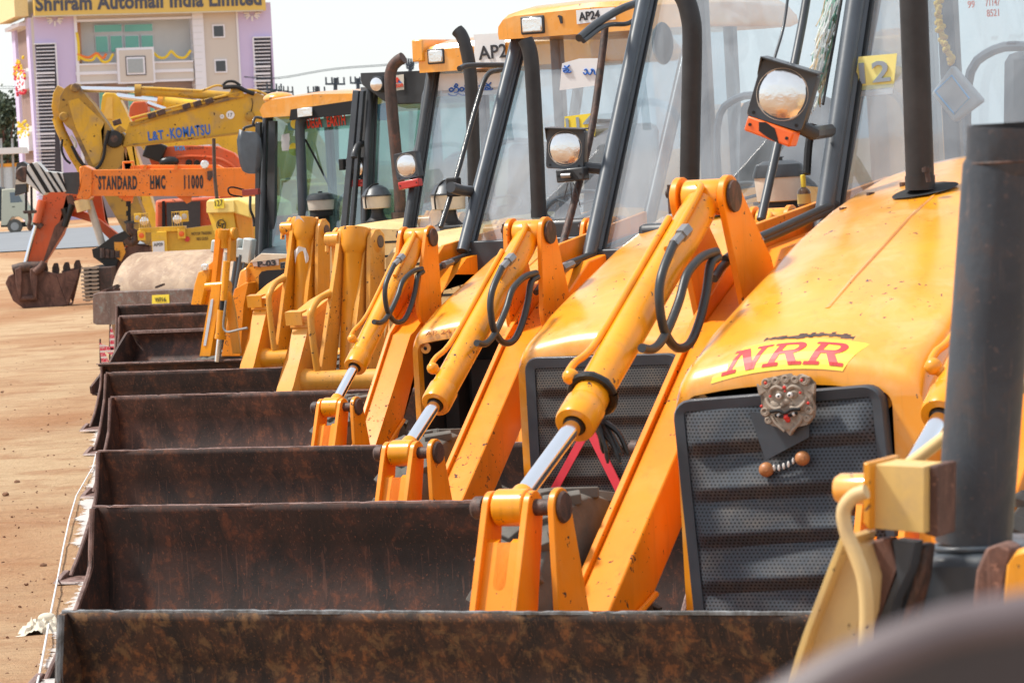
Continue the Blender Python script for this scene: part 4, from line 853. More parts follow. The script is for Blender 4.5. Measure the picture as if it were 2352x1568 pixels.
# ================================================================== older loaders with upright cylinders (D, E)
FD = Fr(947, 900, 29.2, 27); FD.O.z = gz(FD.O.y)
FE = Fr(847, 850, 33.6, 27); FE.O.z = gz(FE.O.y)
FG = Fr(660, 800, 36.6, 27); FG.O.z = gz(FG.O.y)
def upright_loader(fr, label, T, mat, mcy, sc):
    root = loader_thing(fr, label); t = lambda P: [T(x, y) for x, y in P]
    def plate(P, u, th, name, mt, parent=root, bev=0.004):
        m = MB(); m.prism([(q.y, q.z) for q in (fr.u(x, y, u) for x, y in t(P))], u - th, u); return m.build(name, MP[mt], parent, bevel=bev)
    for du in (0.0, 1.34):
        def plate2(P, u, th, name, mt, parent=root, bev=0.004):
            m = MB(); m.prism([(q.y, q.z) for q in (fr.u(x, y, u) for x, y in t(P))], u - th + du, u + du); return m.build(name, MP[mt], parent, bevel=bev)
        U = -0.62
        arm = plate2([(708, 752), (720, 712), (752, 690), (800, 660), (860, 640), (860, 700), (790, 735), (762, 790), (742, 897), (742, 990), (660, 990), (671, 895), (694, 824)], U + 0.02, 0.135, 'loader_arm', mat)
        plate2([(800, 660), (752, 688), (722, 712), (709, 740), (709, 752), (716, 752), (728, 725), (760, 702), (800, 675)], U + 0.03, 0.16, 'top_flange', mat, arm)
        m = MB(); q0_ = fr.u(*T(690, 746), U - .05); bx = q0_ + Vector((du, -.03, 0)); m.ext([bx + Vector(v) for v in ((-.095, -.02, -.0), (-.095, -.03, .10), (-.095, .05, .11), (-.095, .06, .10), (-.095, -.012, .085), (-.095, -.005, 0))], (0.14, 0, 0)); m.build('bracket', MP[mat], arm)
        plate2([(784, 528), (791, 520), (798, 530), (799, 582), (788, 693), (768, 892), (733, 892), (755, 730), (775, 600)], U + 0.15, 0.035, 'lever_plate', mat)
        plate2([(846, 530), (850, 522), (856, 532), (852, 600), (850, 702), (838, 860), (805, 860), (812, 800), (826, 680), (840, 560)], U + 0.31, 0.035, 'lever_plate', mat)
        plate2([(853, 545), (862, 528), (872, 526), (883, 538), (884, 560), (884, 740), (876, 900), (858, 900), (856, 839), (850, 700), (851, 580)], U + 0.37, 0.035, 'lever_plate', mat)
        plate2([(771, 530), (777, 522), (783, 532), (783, 580), (776, 640), (770, 600), (769, 560)], U + 0.08, 0.03, 'lever_plate', mat)
        c1 = fr.u(*T(814, 540), U + 0.22); c2 = fr.u(*T(801, 860), U + 0.22); c1.x += du; c2.x += du; d = (c2 - c1).normalized(); R = 23 / 308.0 * sc
        m = MB(); m.tube([c1 - d * .055, c1 + d * .08, c1 + d * .14, c1 + d * .145, c2], [R * 1.42, R * 1.42, R * 1.05, R, R], 24); m.build('hydraulic_cylinder', MP[mcy], root, bevel=0.004)
        if du == 0.0 and sc < 1:
            for (z0, pts) in ((-.30, ((-.06, -.09), (.05, -.10), (.07, .02), (.055, .10), (.0, .12), (-.065, .08), (-.05, .0))), (.03, ((-.07, -.05), (.06, -.04), (.03, .02), (.0, .05), (-.03, .04)))):
                m = MB(); rr_ = R * (1.43 if z0 > 0 else 1.03); m.ext([(c1.x + a_, c1.y + d.y / d.z * z0 - math.sqrt(max(.0001, rr_ * rr_ - a_ * a_)) - .004, c1.z + z0 + b__) for a_, b__ in pts], (0, .003, 0)); m.build('torn_sticker', MP['white'], root)
        p1 = fr.u(*T(868, 555), U + 0.37); p1.x += du
        m = MB(); m.lathe(p1, [(.0, -.02), (.085 * sc, -.02), (.085 * sc, .0), (.06 * sc, .012), (.055 * sc, .02), (0.03, .022)], 28, (1, 0, 0)); m.build('pin_boss', MP[mat], root)
        m = MB(); m.lathe(p1, [(.048 * sc, .0), (.048 * sc, .026), (0.03, .028)], 20, (1, 0, 0)); m.build('pin', MP['pin'], root)
        p2 = fr.u(*T(760, 550), U + .05); p2.x += du; m = MB(); m.cyl(p2 - Vector((.03, 0, 0)), p2 + Vector((.08, 0, 0)), .055 * sc); m.tube([p2 + Vector((-.02, -.02, -.04)), p2 + Vector((-.02, -.03, -.09))], 0.018, 6); m.build('pin_boss', MP[mat], root)
    a = fr.u(*T(690, 876), U); m = MB(); a.z -= 0.0; m.tube([a + Vector((.02, 0.05, 0)), a + Vector((.07, 0.05, 0)), a + Vector((.10, 0.05, 0)), a + Vector((1.3, 0.05, 0))], [0.095 * sc, 0.09 * sc, 0.075 * sc, 0.075 * sc], 24); m.build('cross_tube', MP[mat], root)
    m = MB(); m.tube(smooth([fr.u(x, y, -0.50) for x, y in t([(770, 668), (755, 675), (732, 687), (716, 712), (714, 731), (719, 783), (729, 855), (731, 880)])], 5), 0.026 * sc, 10); m.build('steel_pipe', MP['tanyel'], root)
    wheel(root, -0.78, 0.35, 0.43, 0.45, 0.26); wheel(root, 0.78, 0.35, 0.43, 0.45, 0.26); wheel(root, -0.8, 2.7, .7, .7, .4)
    m = MB(); m.box((-.35, .05, .3), (.35, 3.2, .6)); m.build('chassis', MP['dk'], root)
    return root
TD = lambda x, y: (x, y)
TE = lambda x, y: (549 + 0.828 * (x - 631), 844 + 0.921 * (y - 897))
D = upright_loader(FD, 'ochre loader with upright cylinders and a white poster of blue script in its windscreen', TD, 'tanyel', 'ochre', 1.0)
E_ = upright_loader(FE, 'ochre loader with upright cylinders and a black cab roof bearing a small lamp', TE, 'ochre', 'ochre', 0.97)
bucket(FD, D, (258, 911), -1.90, 1.0, MP['rustD'], MP['rim'], 12, 0.36, 0.0)
bucket(FE, E_, (247, 856), -1.90, 1.0, MP['rustC'], MP['rim'], 15, 0.3, 0.0)
# bonnets of D and E: plain boxes with louvres and an intake bowl on top
def box_bonnet(fr, root, tl, tr_, rear, mat, w0=0.1, wr=1.6, zb=0.55, lines=3):
    a = fr.w(tl[0], tl[1], w0); z0 = a.z; r = fr.w(rear[0], rear[1], wr).z; x0 = a.x; x1 = x0 + 0.9
    m = MB(); rows = []
    for w, z in ((w0, z0 - 0.03), (w0 + 0.04, z0), (w0 + .5, z0 + (r - z0) * .5), (wr, r), (wr + .35, r + .01)): rows.append([(x0, w, zb), (x0, w, z - .05), (x0 + .05, w, z), ((x0 + x1) / 2, w, z + .03), (x1 - .05, w, z), (x1, w, z - .05), (x1, w, zb)])
    m.grid(rows); m.face(rows[0]); o = m.build('bonnet', MP[mat], root, bevel=0.015)
    m = MB()
    for k in range(lines): zz = z0 - 0.13 - 0.12 * k; m.box((x0 + .03, w0 - .002, zz), (x1 - .03, w0 + .01, zz + .018))
    m.build('louvres', MP['blk'], o)
    return o
box_bonnet(FD, D, (884, 572), None, (985, 512), 'cream')
box_bonnet(FE, E_, (752, 530), None, (860, 500), 'cream')
def precleaner(fr, root, c, w, R, flare=True):
    q = fr.w(c[0], c[1], w)                                  # c = pixel of the bowl's rim centre
    m = MB(); m.lathe(q, [(R * .90, -R * .86), (R * .96, -R * .8), (R * 1.0, -R * .05), (R * 1.02, 0)], 32); o = m.build('intake_bowl', MP['tank'], root)
    m = MB(); m.lathe(q, [(R * 1.06, -.004), (R * 1.06, .01), (R * .98, R * .16), (R * .78, R * .48), (R * .45, R * .70), (R * .12, R * .78), (0, R * .79)], 32); m.build('dome', MP['dkblue'], o)
    m = MB(); m.tube(smooth([q + Vector((-R * .3, -R * 1.04, -R * .8)), q + Vector((-R * .3, -R * 1.03, 0)), q + Vector((-R * .12, -R * .5, R * .72)), q + Vector((.2 * R, 0, R * .84))], 5), 0.007, 6); m.build('clip_wire', MP['blk'], o)
    m = MB(); m.lathe(q, [(R * .95, -R * 1.75), (R * .75, -R * 1.68), (R * .52, -R * 1.45), (R * .42, -R * 1.1), (R * .44, -R * .86)], 28); m.build('neck', MP['pipe'], o); return o
precleaner(FE, E_, (865, 450), 1.0, 0.128); precleaner(FD, D, (1029, 447), 1.1, 0.135)
exrust = rust('rusty_exhaust_steel', (0.05, 0.035, 0.03), (0.09, 0.055, 0.045), (0.19, 0.075, 0.05), 0.6, 0.7, scale=2)
MP['exr'] = exrust
exhaust(FE, E_, [(919, 512), (918, 440), (911, 365), (902, 268), (896, 190), (900, 158), (912, 142), (926, 133)], 0.052, 1.0, mat='exr')
m = MB(); q = FE.w(919, 508, 1.0); m.cyl(q - Vector((0, 0, .1)), q + Vector((0, 0, .08)), .075); m.build('exhaust_clamp', MP['exr'], E_)
exhaust(FD, D, [(1093, 560), (1089, 395), (1084, 231), (1079, 158), (1070, 109), (1060, 82), (1050, 70)], 0.051, 1.2)
# cabs
cab(FD, D, (938, 500), (990, 165), 0.66, 0.05, 0.035, post='dk')
wd0 = FD.u(990, 165, -0.66).y
rD, zD, xD = roof(FD, D, (964, 168), 0.75, MP['jcb'], wd0 - .15, 0.20, lampx=[(1000, 130)], lamp_h=.06, lamp_w=.075)
m = MB(); q = FD.w(948, 110, wd0 - .15); q2_ = FD.w(968, 142, wd0 - .15); m.box((q.x, wd0 - .17, q2_.z), (q2_.x + .03, wd0 + .5, q.z + .06)); m.build('roof_cheek', MP['jcb'], rD, bevel=.012)
s = sheet(FD, D, ((1088, 80), (1160, 76), (1160, 152), (1090, 158)), wd0 - .165, MP['white'], 'number_plate'); lettering('plate_text', 'AP2', FD.w(1100, 138, wd0 - .170), FD.w(1165, 131, wd0 - .170), 0.105, MP['ink'], s, bold=0.012)
ps = sheet(FD, D, ((1010, 170), (1150, 165), (1146, 217), (1004, 222)), wd0 - .0, MP['white'], 'poster')
for k, (S_, x, y) in enumerate(((SRI, 1031, 196), (SRI, 1055, 195), (MU, 1086, 193), (KA_, 1112, 192))): strokes(FD, ps, 'telugu_lettering', S_, (x, y), 1.0, wd0 - .006, 0.0055, MP['blue'])
rail(FD, D, [(985, 200), (975, 225), (968, 300), (958, 340), (945, 365)], -.75, 0.024, 'lamp_bracket')
headlamp(FD, D, (933, 380), 1.35, 0.100, tilt=math.radians(-7), hood_=False); indicator(FD, D, (938, 423), 1.32, 0.092, 0.03, math.radians(-8), 'red')
# E: slate frame, black roof
cab(FE, E_, (838, 510), (850, 200), 0.52, 0.10, 0.032, post='dk', glz='gglass', interior=True)
we = FE.u(850, 200, -0.52).y
m = MB(); m.ext([FE.w(x, y, we - .02) for x, y in ((828, 200), (856, 200), (850, 300), (846, 515), (828, 515))], (0, .05, 0)); m.build('side_pillar', plain('grey_pillar_paint', (.16, .16, .165), .5), E_, bevel=.006)
for x0, x1, xb in ((810, 823, 782), (827, 835, 802)): m = MB(); m.ext([FE.w(x, y, we - .12) for x, y in ((x0, 207), (x1, 209), (xb + x1 - x0, 520), (xb, 520))], (0, .05, 0)); m.build('guard_bar', MP['post'], E_, bevel=.004)
m = MB(); m.ext([FE.w(x, y, we - .08) for x, y in ((827, 168), (984, 162), (982, 238), (908, 240), (880, 232), (832, 196), (828, 186))], (0, 1.3, 0)); re_ = m.build('cab_roof', MP['dk'], E_, bevel=.02)
q = FE.w(865, 194, we - .14); m = MB(); m.lathe(q, [(.068, .06), (.072, .0), (.066, -.01)], 24, (0, 1, 0)); lo = m.build('roof_lamp', MP['dk'], re_); m = MB(); m.lathe(q, [(.064, -.008), (.04, -.018), (0, -.022)], 24, (0, 1, 0)); m.build('lens', MP['lens'], lo)
s = sheet(FE, E_, ((905, 174), (927, 171), (928, 206), (907, 209)), we - .09, plain('cream_sticker', (.72, .68, .58), .6), 'sticker')
lettering('sticker_text', 'lcon', FE.w(906, 202, we - .094), FE.w(926, 199, we - .094), 0.04, MP['redsign'], s, bold=.02, shear=.2)
m = MB(); m.ext([FE.w(x, y, we - .095) for x, y in ((912, 177), (918, 184), (914, 184), (914, 190), (910, 190), (910, 184), (906, 184))], (0, .002, 0)); m.build('arrow_mark', MP['redsign'], s)
m = MB(); m.ext([FE.w(x, y, we - .093) for x, y in ((906, 192), (912, 186), (918, 186), (924, 191), (917, 190), (912, 190))], (0, .002, 0)); m.build('arc_mark', MP['blue'], s)
headlamp(FE, E_, (816, 386), 1.2, 0.092, tilt=math.radians(1), hood_=False); indicator(FE, E_, (814, 421), 1.18, 0.085, 0.032, math.radians(1), 'red')
rail(FE, E_, [(833, 330), (822, 335), (815, 350), (813, 362)], -.6, 0.03, 'lamp_bracket')
m = MB(); q = FE.w(788, 378, 1.2); m.box(q - Vector((.03, .03, .05)), q + Vector((.02, .03, .05))); m.build('switch_box', MP['blk'], E_, bevel=.008)
sheet(FE, E_, ((866, 240), (893, 236), (893, 276), (867, 277)), we + .05, MP['skyblue'], 'sticker')

# ================================================================== F: the loader marked P-03
Fl = loader_thing(FG, 'yellow loader with P 03 on its nose and a green tinted cab')
bucket(FG, Fl, (238, 834), -1.55, 1.2, MP['rustC'], MP['rim'], 18, 0.32, 0.0, roll=True)
def fpoly(fr, P, w, th, name, mat, root, bev=0.004):
    m = MB(); m.ext([fr.w(x, y, w) for x, y in P], (0, th, 0)); return m.build(name, MP[mat] if isinstance(mat, str) else mat, root, bevel=bev)
w0 = -0.3
o = fpoly(FG, ((566, 612), (577, 598), (592, 594), (665, 588), (668, 760), (566, 760)), 0.10, 0.06, 'nose_panel', 'ochre', Fl, .008)
fpoly(FG, ((594, 632), (600, 624), (612, 621), (662, 618), (662, 666), (620, 668), (594, 668)), 0.094, 0.01, 'grille_hole', 'blk', o)
fpoly(FG, ((600, 582), (580, 597), (572, 604), (663, 592), (665, 584)), 0.09, .03, 'white_band', plain('cream_band', (.72, .6, .45), .5), o)
fpoly(FG, ((578, 600), (590, 597), (640, 594), (641, 609), (600, 613), (582, 612)), 0.092, .006, 'scraped_patch', plain('scraped_primer', (.55, .42, .36), .7, 0, .2), o)
lettering('nose_number', 'P-03', FG.w(592, 613, .088), FG.w(634, 609, .088), 0.05, MP['ink'], o, bold=.04)
fpoly(FG, ((643, 603), (657, 601), (658, 616), (644, 618)), 0.09, .006, 'badge', 'gframe', o)
m = MB(); m.tube([FG.w(650.5 + 5.5 * math.cos(a), 609.5 + 6 * math.sin(a), .086) for a in [math.pi * i / 8 for i in range(17)]], .004, 6); m.tube([FG.w(646, 610, .086), FG.w(655, 609, .086)], .004, 5); m.tube([FG.w(650, 605, .086), FG.w(651, 614, .086)], .004, 5); m.build('badge_emblem', MP['ink'], o)
pa, pb = FG.w(584, 597, .12), FG.w(662, 585, .12); pc, pd = FG.w(632, 543, 1.3), FG.w(730, 530, 1.3)
m = MB(); m.ext([pa, pb, pd, pc], (0, 0, -0.05)); m.ext([pa + Vector((0, 0, -.05)), pc + Vector((0, 0, -.05)), Vector((pc.x, pc.y, .8)), Vector((pa.x, pa.y, .8))], (.04, 0, 0)); m.build('bonnet', MP['post'], Fl, bevel=.01)
# cab
cab(FG, Fl, (600, 590), (610, 275), 0.60, 0.03, 0.03, post='dk', glz='gglass')
wg = FG.u(610, 275, -0.6).y
fpoly(FG, ((617, 278), (632, 278), (630, 520), (616, 590), (604, 600), (611, 520)), wg - .12, .05, 'front_post', 'dk', Fl)
fpoly(FG, ((586, 281), (597, 281), (595, 590), (585, 596)), wg - .1, .05, 'outer_post', 'dk', Fl)
# rounded roof
m = MB(); Z = lambda x, y: FG.w(x, y, wg - .2); a0 = Z(599, 271); hgt = a0.z; rows = []
for w, k in ((wg - .2, 0), (wg - .1, .5), (wg + .4, .8), (wg + 1.5, .8)):
    rows.append([(a0.x + (0.02 * (1 if k == 0 else 0)), w, hgt), (a0.x - .01, w, hgt + .07), (a0.x + .03, w, hgt + .13 + .02 * k), (a0.x + .12, w, hgt + .165 + .03 * k), (a0.x + .6, w, hgt + .19 + .05 * k), (a0.x + 1.2, w, hgt + .165 + .05 * k), (a0.x + 1.33, w, hgt + .1), (a0.x + 1.35, w, hgt)])
m.grid(rows, closed=True); m.face(rows[0]); m.face(rows[-1][::-1]); rf = m.build('cab_roof', MP['jcb'], Fl, bevel=.03)
fpoly(FG, ((667, 252), (812, 231), (815, 262), (664, 277)), wg - .21, .03, 'roof_recess', 'blk', rf)
fpoly(FG, ((682, 250), (716, 246), (717, 266), (683, 270)), wg - .235, .02, 'roof_lamp', 'lens', rf)
m = MB(); m.ball(FG.w(640, 226, wg + .3), .14, (1.1, 1, .45), 3); m.build('roof_hump', MP['jcb'], rf)
b_ = fpoly(FG, ((660, 283), (806, 265), (806, 288), (662, 300)), wg - .02, .006, 'screen_band', plain('teal_film', (.10, .27, .27), .4), Fl)
lettering('screen_lettering', 'DEGA', FG.w(706, 295, wg - .03), FG.w(740, 291, wg - .03), 0.1, MP['redsign'], b_, bold=.03); lettering('screen_lettering', 'EARTH', FG.w(752, 291, wg - .03), FG.w(794, 286, wg - .03), 0.1, MP['redsign'], b_, bold=.03)
m = MB(); m.lathe(FG.w(675, 343, wg + .02), [(.06, .003), (.06, -.003)], 24, (0, 1, 0)); m.build('sticker', MP['ylabel'], Fl); m = MB(); m.lathe(FG.w(677, 285, wg - .04), [(.045, .003), (.045, -.003)], 24, (0, 1, 0)); m.build('sticker', MP['ylabel'], Fl)
fpoly(FG, ((647, 310), (664, 306), (666, 322), (661, 328), (665, 334), (663, 346), (648, 347), (646, 334), (650, 328), (646, 322)), wg - .03, .004, 'sticker', 'white', Fl)
exhaust(FG, Fl, [(697, 525), (693, 397), (689, 300), (692, 275), (702, 255), (708, 246)], 0.048, 0.8, mat='post')
m = MB(); m.tube([FG.w(701, 320, .82), FG.w(725, 365, .84), FG.w(766, 446, .86)], 0.01, 6); m.build('wiper', MP['blk'], Fl)
aircleaner(FG, Fl, (738, 484), .7, 0.26, .17)
m = MB(); q = FG.w(572, 348, wg - .5)                       # mirror
m.grid([[FG.w(x, y, wg - .25) for x, y in P_] for P_ in (((549, 300), (556, 304), (570, 304), (588, 306), (598, 318)), )] + [[FG.w(x, y, wg - .31) for x, y in P_] for P_ in (((550, 299), (560, 303), (572, 306), (588, 305), (599, 318)), ((545, 322), (555, 322), (572, 322), (590, 322), (601, 340)), ((547, 350), (556, 352), (572, 354), (588, 354), (602, 360)), ((553, 380), (562, 382), (573, 384), (586, 384), (598, 380)), ((558, 390), (565, 395), (573, 397), (585, 397), (594, 392)))] + [[FG.w(x, y, wg - .2) for x, y in ((558, 390), (565, 395), (573, 397), (585, 397), (594, 392))]])
m.build('mirror', MP['post'], Fl, solid=.02, angle=60)
rail(FG, Fl, [(628, 300), (600, 292), (583, 287), (584, 274), (592, 270), (625, 278)], -.85, .014, 'mirror_arm'); rail(FG, Fl, [(560, 300), (562, 294), (583, 288)], -.9, .014, 'mirror_arm')
fpoly(FG, ((555, 436), (592, 433), (593, 447), (556, 450)), wg - .6, .05, 'indicator', plain('dull_red_plastic', (.25, .03, .02), .4), Fl)
rail(FG, Fl, [(556, 452), (530, 447), (524, 434), (535, 430), (560, 436)], -.8, .008, 'wire_loop', 'blk'); rail(FG, Fl, [(575, 450), (575, 480), (582, 500), (584, 520)], -.8, .014, 'lamp_bracket', 'dk')
rail(FG, Fl, [(603, 425), (612, 440), (604, 455), (614, 470), (606, 500), (608, 520)], -.8, .005, 'wire_loop', 'blk')
# front linkage of F
yel = 'jcb_cyl'
def uplate(fr, root, P, u, th, name, mat):
    m = MB(); m.prism([(q.y, q.z) for q in (fr.u(x, y, u) for x, y in P)], u - th, u); return m.build(name, MP[mat], root, bevel=.004)
fpoly(FG, ((487, 653), (506, 653), (504, 690), (483, 818), (458, 818), (472, 735)), -.75, .10, 'link_bar', yel, Fl, .006)
fpoly(FG, ((484, 688), (490, 686), (486, 720), (473, 794), (467, 794), (476, 735)), -.756, .004, 'worn_streak', plain('scraped_paint', (.55, .60, .66), .6, 0, .2), Fl)
m = MB(); m.cyl(FG.w(474, 658, -.70), FG.w(523, 654, -.70), .035); m.lathe(FG.w(523, 657, -.70), [(.05, 0), (.05, .02)], 18, (1, 0, 0)); m.build('pin_boss', MP[yel], Fl)
fpoly(FG, ((508, 652), (526, 652), (540, 720), (552, 812), (534, 812), (524, 740)), -.62, .03, 'link_bar', 'ochre', Fl)
m = MB(); m.tube([FG.w(521, 600, -.85), FG.w(514, 690, -.86)], .034, 18); m.tube([FG.w(511, 712, -.86), FG.w(506, 776, -.86)], .047, 20); m.cyl(FG.w(507, 768, -.86), FG.w(506, 778, -.86), .053); m.build('hydraulic_cylinder', MP[yel], Fl)
m = MB(); m.tube([FG.w(513, 686, -.86), FG.w(511, 712, -.86)], .03, 14); m.build('seal', MP['blk'], Fl)
m = MB(); m.tube([FG.w(505, 776, -.86), FG.w(499, 830, -.86)], .026, 16); m.build('piston_rod', MP['chrome'], Fl)
m = MB(); m.tube(smooth([FG.w(x, y, -.92) for x, y in ((519, 690), (517, 708), (513, 745), (516, 758), (526, 762), (548, 757), (568, 753))], 5), .011, 8); m.build('steel_pipe', MP['steel'], Fl)
fpoly(FG, ((495, 530), (500, 525), (506, 530), (505, 560), (495, 655), (484, 655), (490, 600)), -.3, .08, 'lever_plate', 'jcb_arm', Fl)
m = MB(); m.tube([FG.w(513, 527, -.25), FG.w(513, 545, -.25), FG.w(514, 552, -.25), FG.w(514, 570, -.25)], [.06, .06, .04, .04], 20); m.build('hydraulic_cylinder', MP['ochre'], Fl)
for xx in (526, 532): fpoly(FG, ((xx - 4, 534), (xx, 525), (xx + 5, 534), (xx + 3, 600), (xx - 5, 600)), -.25 + (xx - 526) * .02, .06, 'lever_plate', 'ochre', Fl)
m = MB(); m.lathe(FG.w(540, 537, -.2), [(.055, -.04), (.06, 0), (.05, .012)], 20, (1, 0, 0)); m.build('pin_boss', MP['ochre'], Fl)
fpoly(FG, ((538, 664), (566, 648), (570, 650), (560, 700), (552, 818), (508, 818), (522, 740)), -.1, .16, 'loader_arm', 'jcb_arm', Fl, .01)
fpoly(FG, ((540, 668), (550, 622), (566, 612), (568, 700), (545, 720)), .05, .2, 'side_panel', 'jcb', Fl, .02)
wheel(Fl, -0.80, 0.1, 0.22, 0.42, 0.26)
m = MB(); m.box((-.3, .1, .3), (.5, 3, .7)); m.build('chassis', MP['dk'], Fl)
# whitish valve and hoses standing behind it: part of its linkage
wm = plain('whitish_primer_steel', (.50, .54, .53), .5, 0, .15); 
for (x, y, a, b2) in ((500, 566, .05, .06), (521, 556, .05, .07), (541, 566, .06, .08), (552, 580, .07, .05), (571, 576, .05, .12)):
    m = MB(); q = FG.w(x, y, .3); m.box(q - Vector((a, .05, b2)), q + Vector((a, .05, b2)), Matrix.Rotation(.2, 3, 'Y')); m.build('valve_block', wm, Fl, bevel=.015)
for P_, r_ in ((((505, 562), (497, 610), (488, 655)), .018), (((531, 565), (527, 600), (523, 625)), .013), (((545, 590), (538, 640), (532, 680)), .03), (((556, 585), (548, 640), (540, 690)), .035), (((566, 590), (556, 650), (548, 690)), .03), (((520, 580), (516, 640), (512, 660)), .02)):
    m = MB(); m.tube(smooth([FG.w(x, y, .28) for x, y in P_], 5), r_, 10); m.build('hydraulic_hose', wm if r_ < .03 else MP['post'], Fl)

# ================================================================== three more loaders: mostly their buckets show
FH = Fr(560, 760, 38.6, 27); FH.O.z = gz(FH.O.y)
Hh = loader_thing(FH, 'loader whose open rusty bucket with a rolled red brown back stands beside the caution tape', 'far loaders seen by their buckets')
b0_ = FH.u(297, 761, -1.2)
def open_bucket(fr, root, w0, P_back, P_lip, u0, u1, mat, seed):
    m = MB(); L = [fr.u(x, y, u0) for x, y in P_back]; rows = [[(u, q.y + .01 * noise.noise(Vector((u * 3, q.z * 4, seed))), q.z) for q in smooth(L, 5)] for u in [u0 + (u1 - u0) * i / 30 for i in range(31)]]
    m.grid(rows); b = m.build('bucket', mat, root, solid=.02, angle=60)
    for uu in (u0, u1):
        m = MB(); m.prism([(q.y, q.z) for q in [fr.u(x, y, u0) for x, y in P_lip]], uu - .012, uu + .012); m.build('side_plate', mat, b)
    q = L[0]; ragged_bar('rim', u0, u1, q.y, q.z + .005, .012, .03, MP['rim'], b, seed); return b
open_bucket(FH, Hh, 0, [(297, 761), (305, 768), (312, 790), (306, 830), (290, 880), (262, 905), (212, 905)], [(297, 761), (290, 764), (268, 800), (248, 836), (208, 888), (210, 903), (232, 912), (290, 880), (306, 830), (312, 790)], -1.45, 1.0, MP['rustD'], 31)
m = MB(); m.box((-.4, .3, .3), (.4, 2.6, 1.0)); m.build('body', MP['ochre'], Hh, bevel=.03)
FI = Fr(560, 700, 41.5, 27); FI.O.z = gz(FI.O.y)
I_ = loader_thing(FI, 'loader with a short yellow arm carrying a small square lamp', 'far loaders seen by their buckets')
bucket(FI, I_, (277, 726), -1.35, 1.1, MP['rustD'], MP['rim'], 41, 0.2, 0.0)
m = MB(); q = FI.w(455, 622, -.3)
fpoly(FI, ((455, 625), (477, 618), (476, 640), (462, 700), (438, 700), (446, 655)), -.3, .12, 'loader_arm', 'jcb_cyl', I_, .008)
fpoly(FI, ((474, 612), (490, 598), (492, 650), (484, 700), (462, 700), (476, 640)), -.22, .1, 'loader_arm', 'jcb_arm', I_, .008)
fpoly(FI, ((461, 607), (476, 606), (476, 621), (462, 622)), -.33, .04, 'square_lamp', 'lens', I_, .01)
m = MB(); m.cyl(FI.w(460, 678, -.1), FI.w(520, 674, -.1), .065); m.build('cross_tube', MP['jcb_cyl'], I_)
m = MB(); m.box((-.4, .3, .3), (.4, 2.4, 1.0)); m.build('body', MP['ochre'], I_, bevel=.03)
FJ = Fr(560, 690, 43.2, 27); FJ.O.z = gz(FJ.O.y)
J_ = loader_thing(FJ, 'farthest loader, only its tall dark bucket edge showing before the roller', 'far loaders seen by their buckets')
bucket(FJ, J_, (271, 702), -1.3, 1.3, MP['rustC'], MP['rim'], 43, 0.25, 0.0)
m = MB(); m.box((-.4, .4, .3), (.4, 2.2, .9)); m.build('body', MP['ochre'], J_, bevel=.03)

# ================================================================== M: the cream machine close on the right, out of focus
FM = Fr(2120, 1000, 7.6, 27)
Mm = loader_thing(FM, 'pale cream yellow loader nearest on the right with a thick dark exhaust stack, blurred')
def mt(P, w, r, name, mat, seg=24):
    m = MB(); m.tube(smooth([FM.w(x, y, w) for x, y in P], 6), r, seg); return m.build(name, MP[mat], Mm)
m = MB(); q = [FM.w(2313, 292, 0.0), FM.w(2310, 372, 0.0), FM.w(2309, 374, .0), FM.w(2300, 384, 0.0), FM.w(2236, 1246, 0.0)]
px = lambda n: n / 9000 * 7.6 * 1.02
m.tube([q[0], q[1], q[2], q[3], q[4]], [px(88), px(88), px(84), px(86), px(86)], 40); st_ = m.build('exhaust_stack', rust('charcoal_stack_paint', (.030, .036, .046), (.046, .053, .064), (.085, .055, .045), .5, .6, scale=.8), Mm, angle=50)
m = MB(); m.lathe(q[1], [(px(88.5), -.003), (px(90), 0), (px(88.5), .003)], 40); m.build('stack_seam', MP['pin'], st_)
m = MB(); m.lathe(q[0] - Vector((0, 0, .004)), [(px(78), -.01), (px(78), .012)], 32); m.build('stack_mouth', MP['blk'], st_)
m = MB(); m.lathe(q[4] + Vector((0, 0, -.012)), [(px(96), 0), (px(96), .012)], 32); m.lathe(q[4] + Vector((-.01, 0, -.45)), [(px(80), 0), (px(108), .3), (px(108), .43)], 32); m.build('stack_base', MP['post'], st_, bevel=.004)
fpoly(FM, ((1985, 1062), (2002, 1066), (2122, 1072), (2122, 1224), (1998, 1212), (1984, 1196)), -.25, .10, 'bracket', 'old', Mm, .006)
fpoly(FM, ((1983, 1060), (1997, 1064), (1996, 1220), (1982, 1200)), -.28, .16, 'bracket', 'ochre', Mm)
fpoly(FM, ((2122, 1070), (2155, 1068), (2152, 1235), (2122, 1226)), -.22, .10, 'bracket', 'mud', Mm)
mt([(1990, 1128), (1960, 1140), (1938, 1172), (1944, 1220), (1965, 1272), (1986, 1340), (1990, 1440), (1975, 1560)], -.38, px(16), 'hydraulic_hose', 'cream')
mt([(2060, 1085), (2110, 1050), (2165, 1008), (2260, 940), (2400, 860)], .14, px(15), 'hydraulic_hose', 'cream')
fpoly(FM, ((1934, 1238), (1968, 1260), (1990, 1330), (1984, 1410), (1925, 1600), (1800, 1610), (1850, 1450)), -.30, .12, 'loader_arm', 'cream', Mm, .008)
fpoly(FM, ((1930, 1232), (1942, 1240), (1862, 1450), (1812, 1600), (1796, 1600), (1846, 1450)), -.34, .16, 'arm_flange', 'old', Mm)
m = MB(); a = FM.w(1956, 1122, -.2); m.lathe(a, [(.024, -.03), (.03, -.02), (.03, .06)], 20, (1, 0, 0)); m.build('pin_boss', MP['jcb'], Mm)
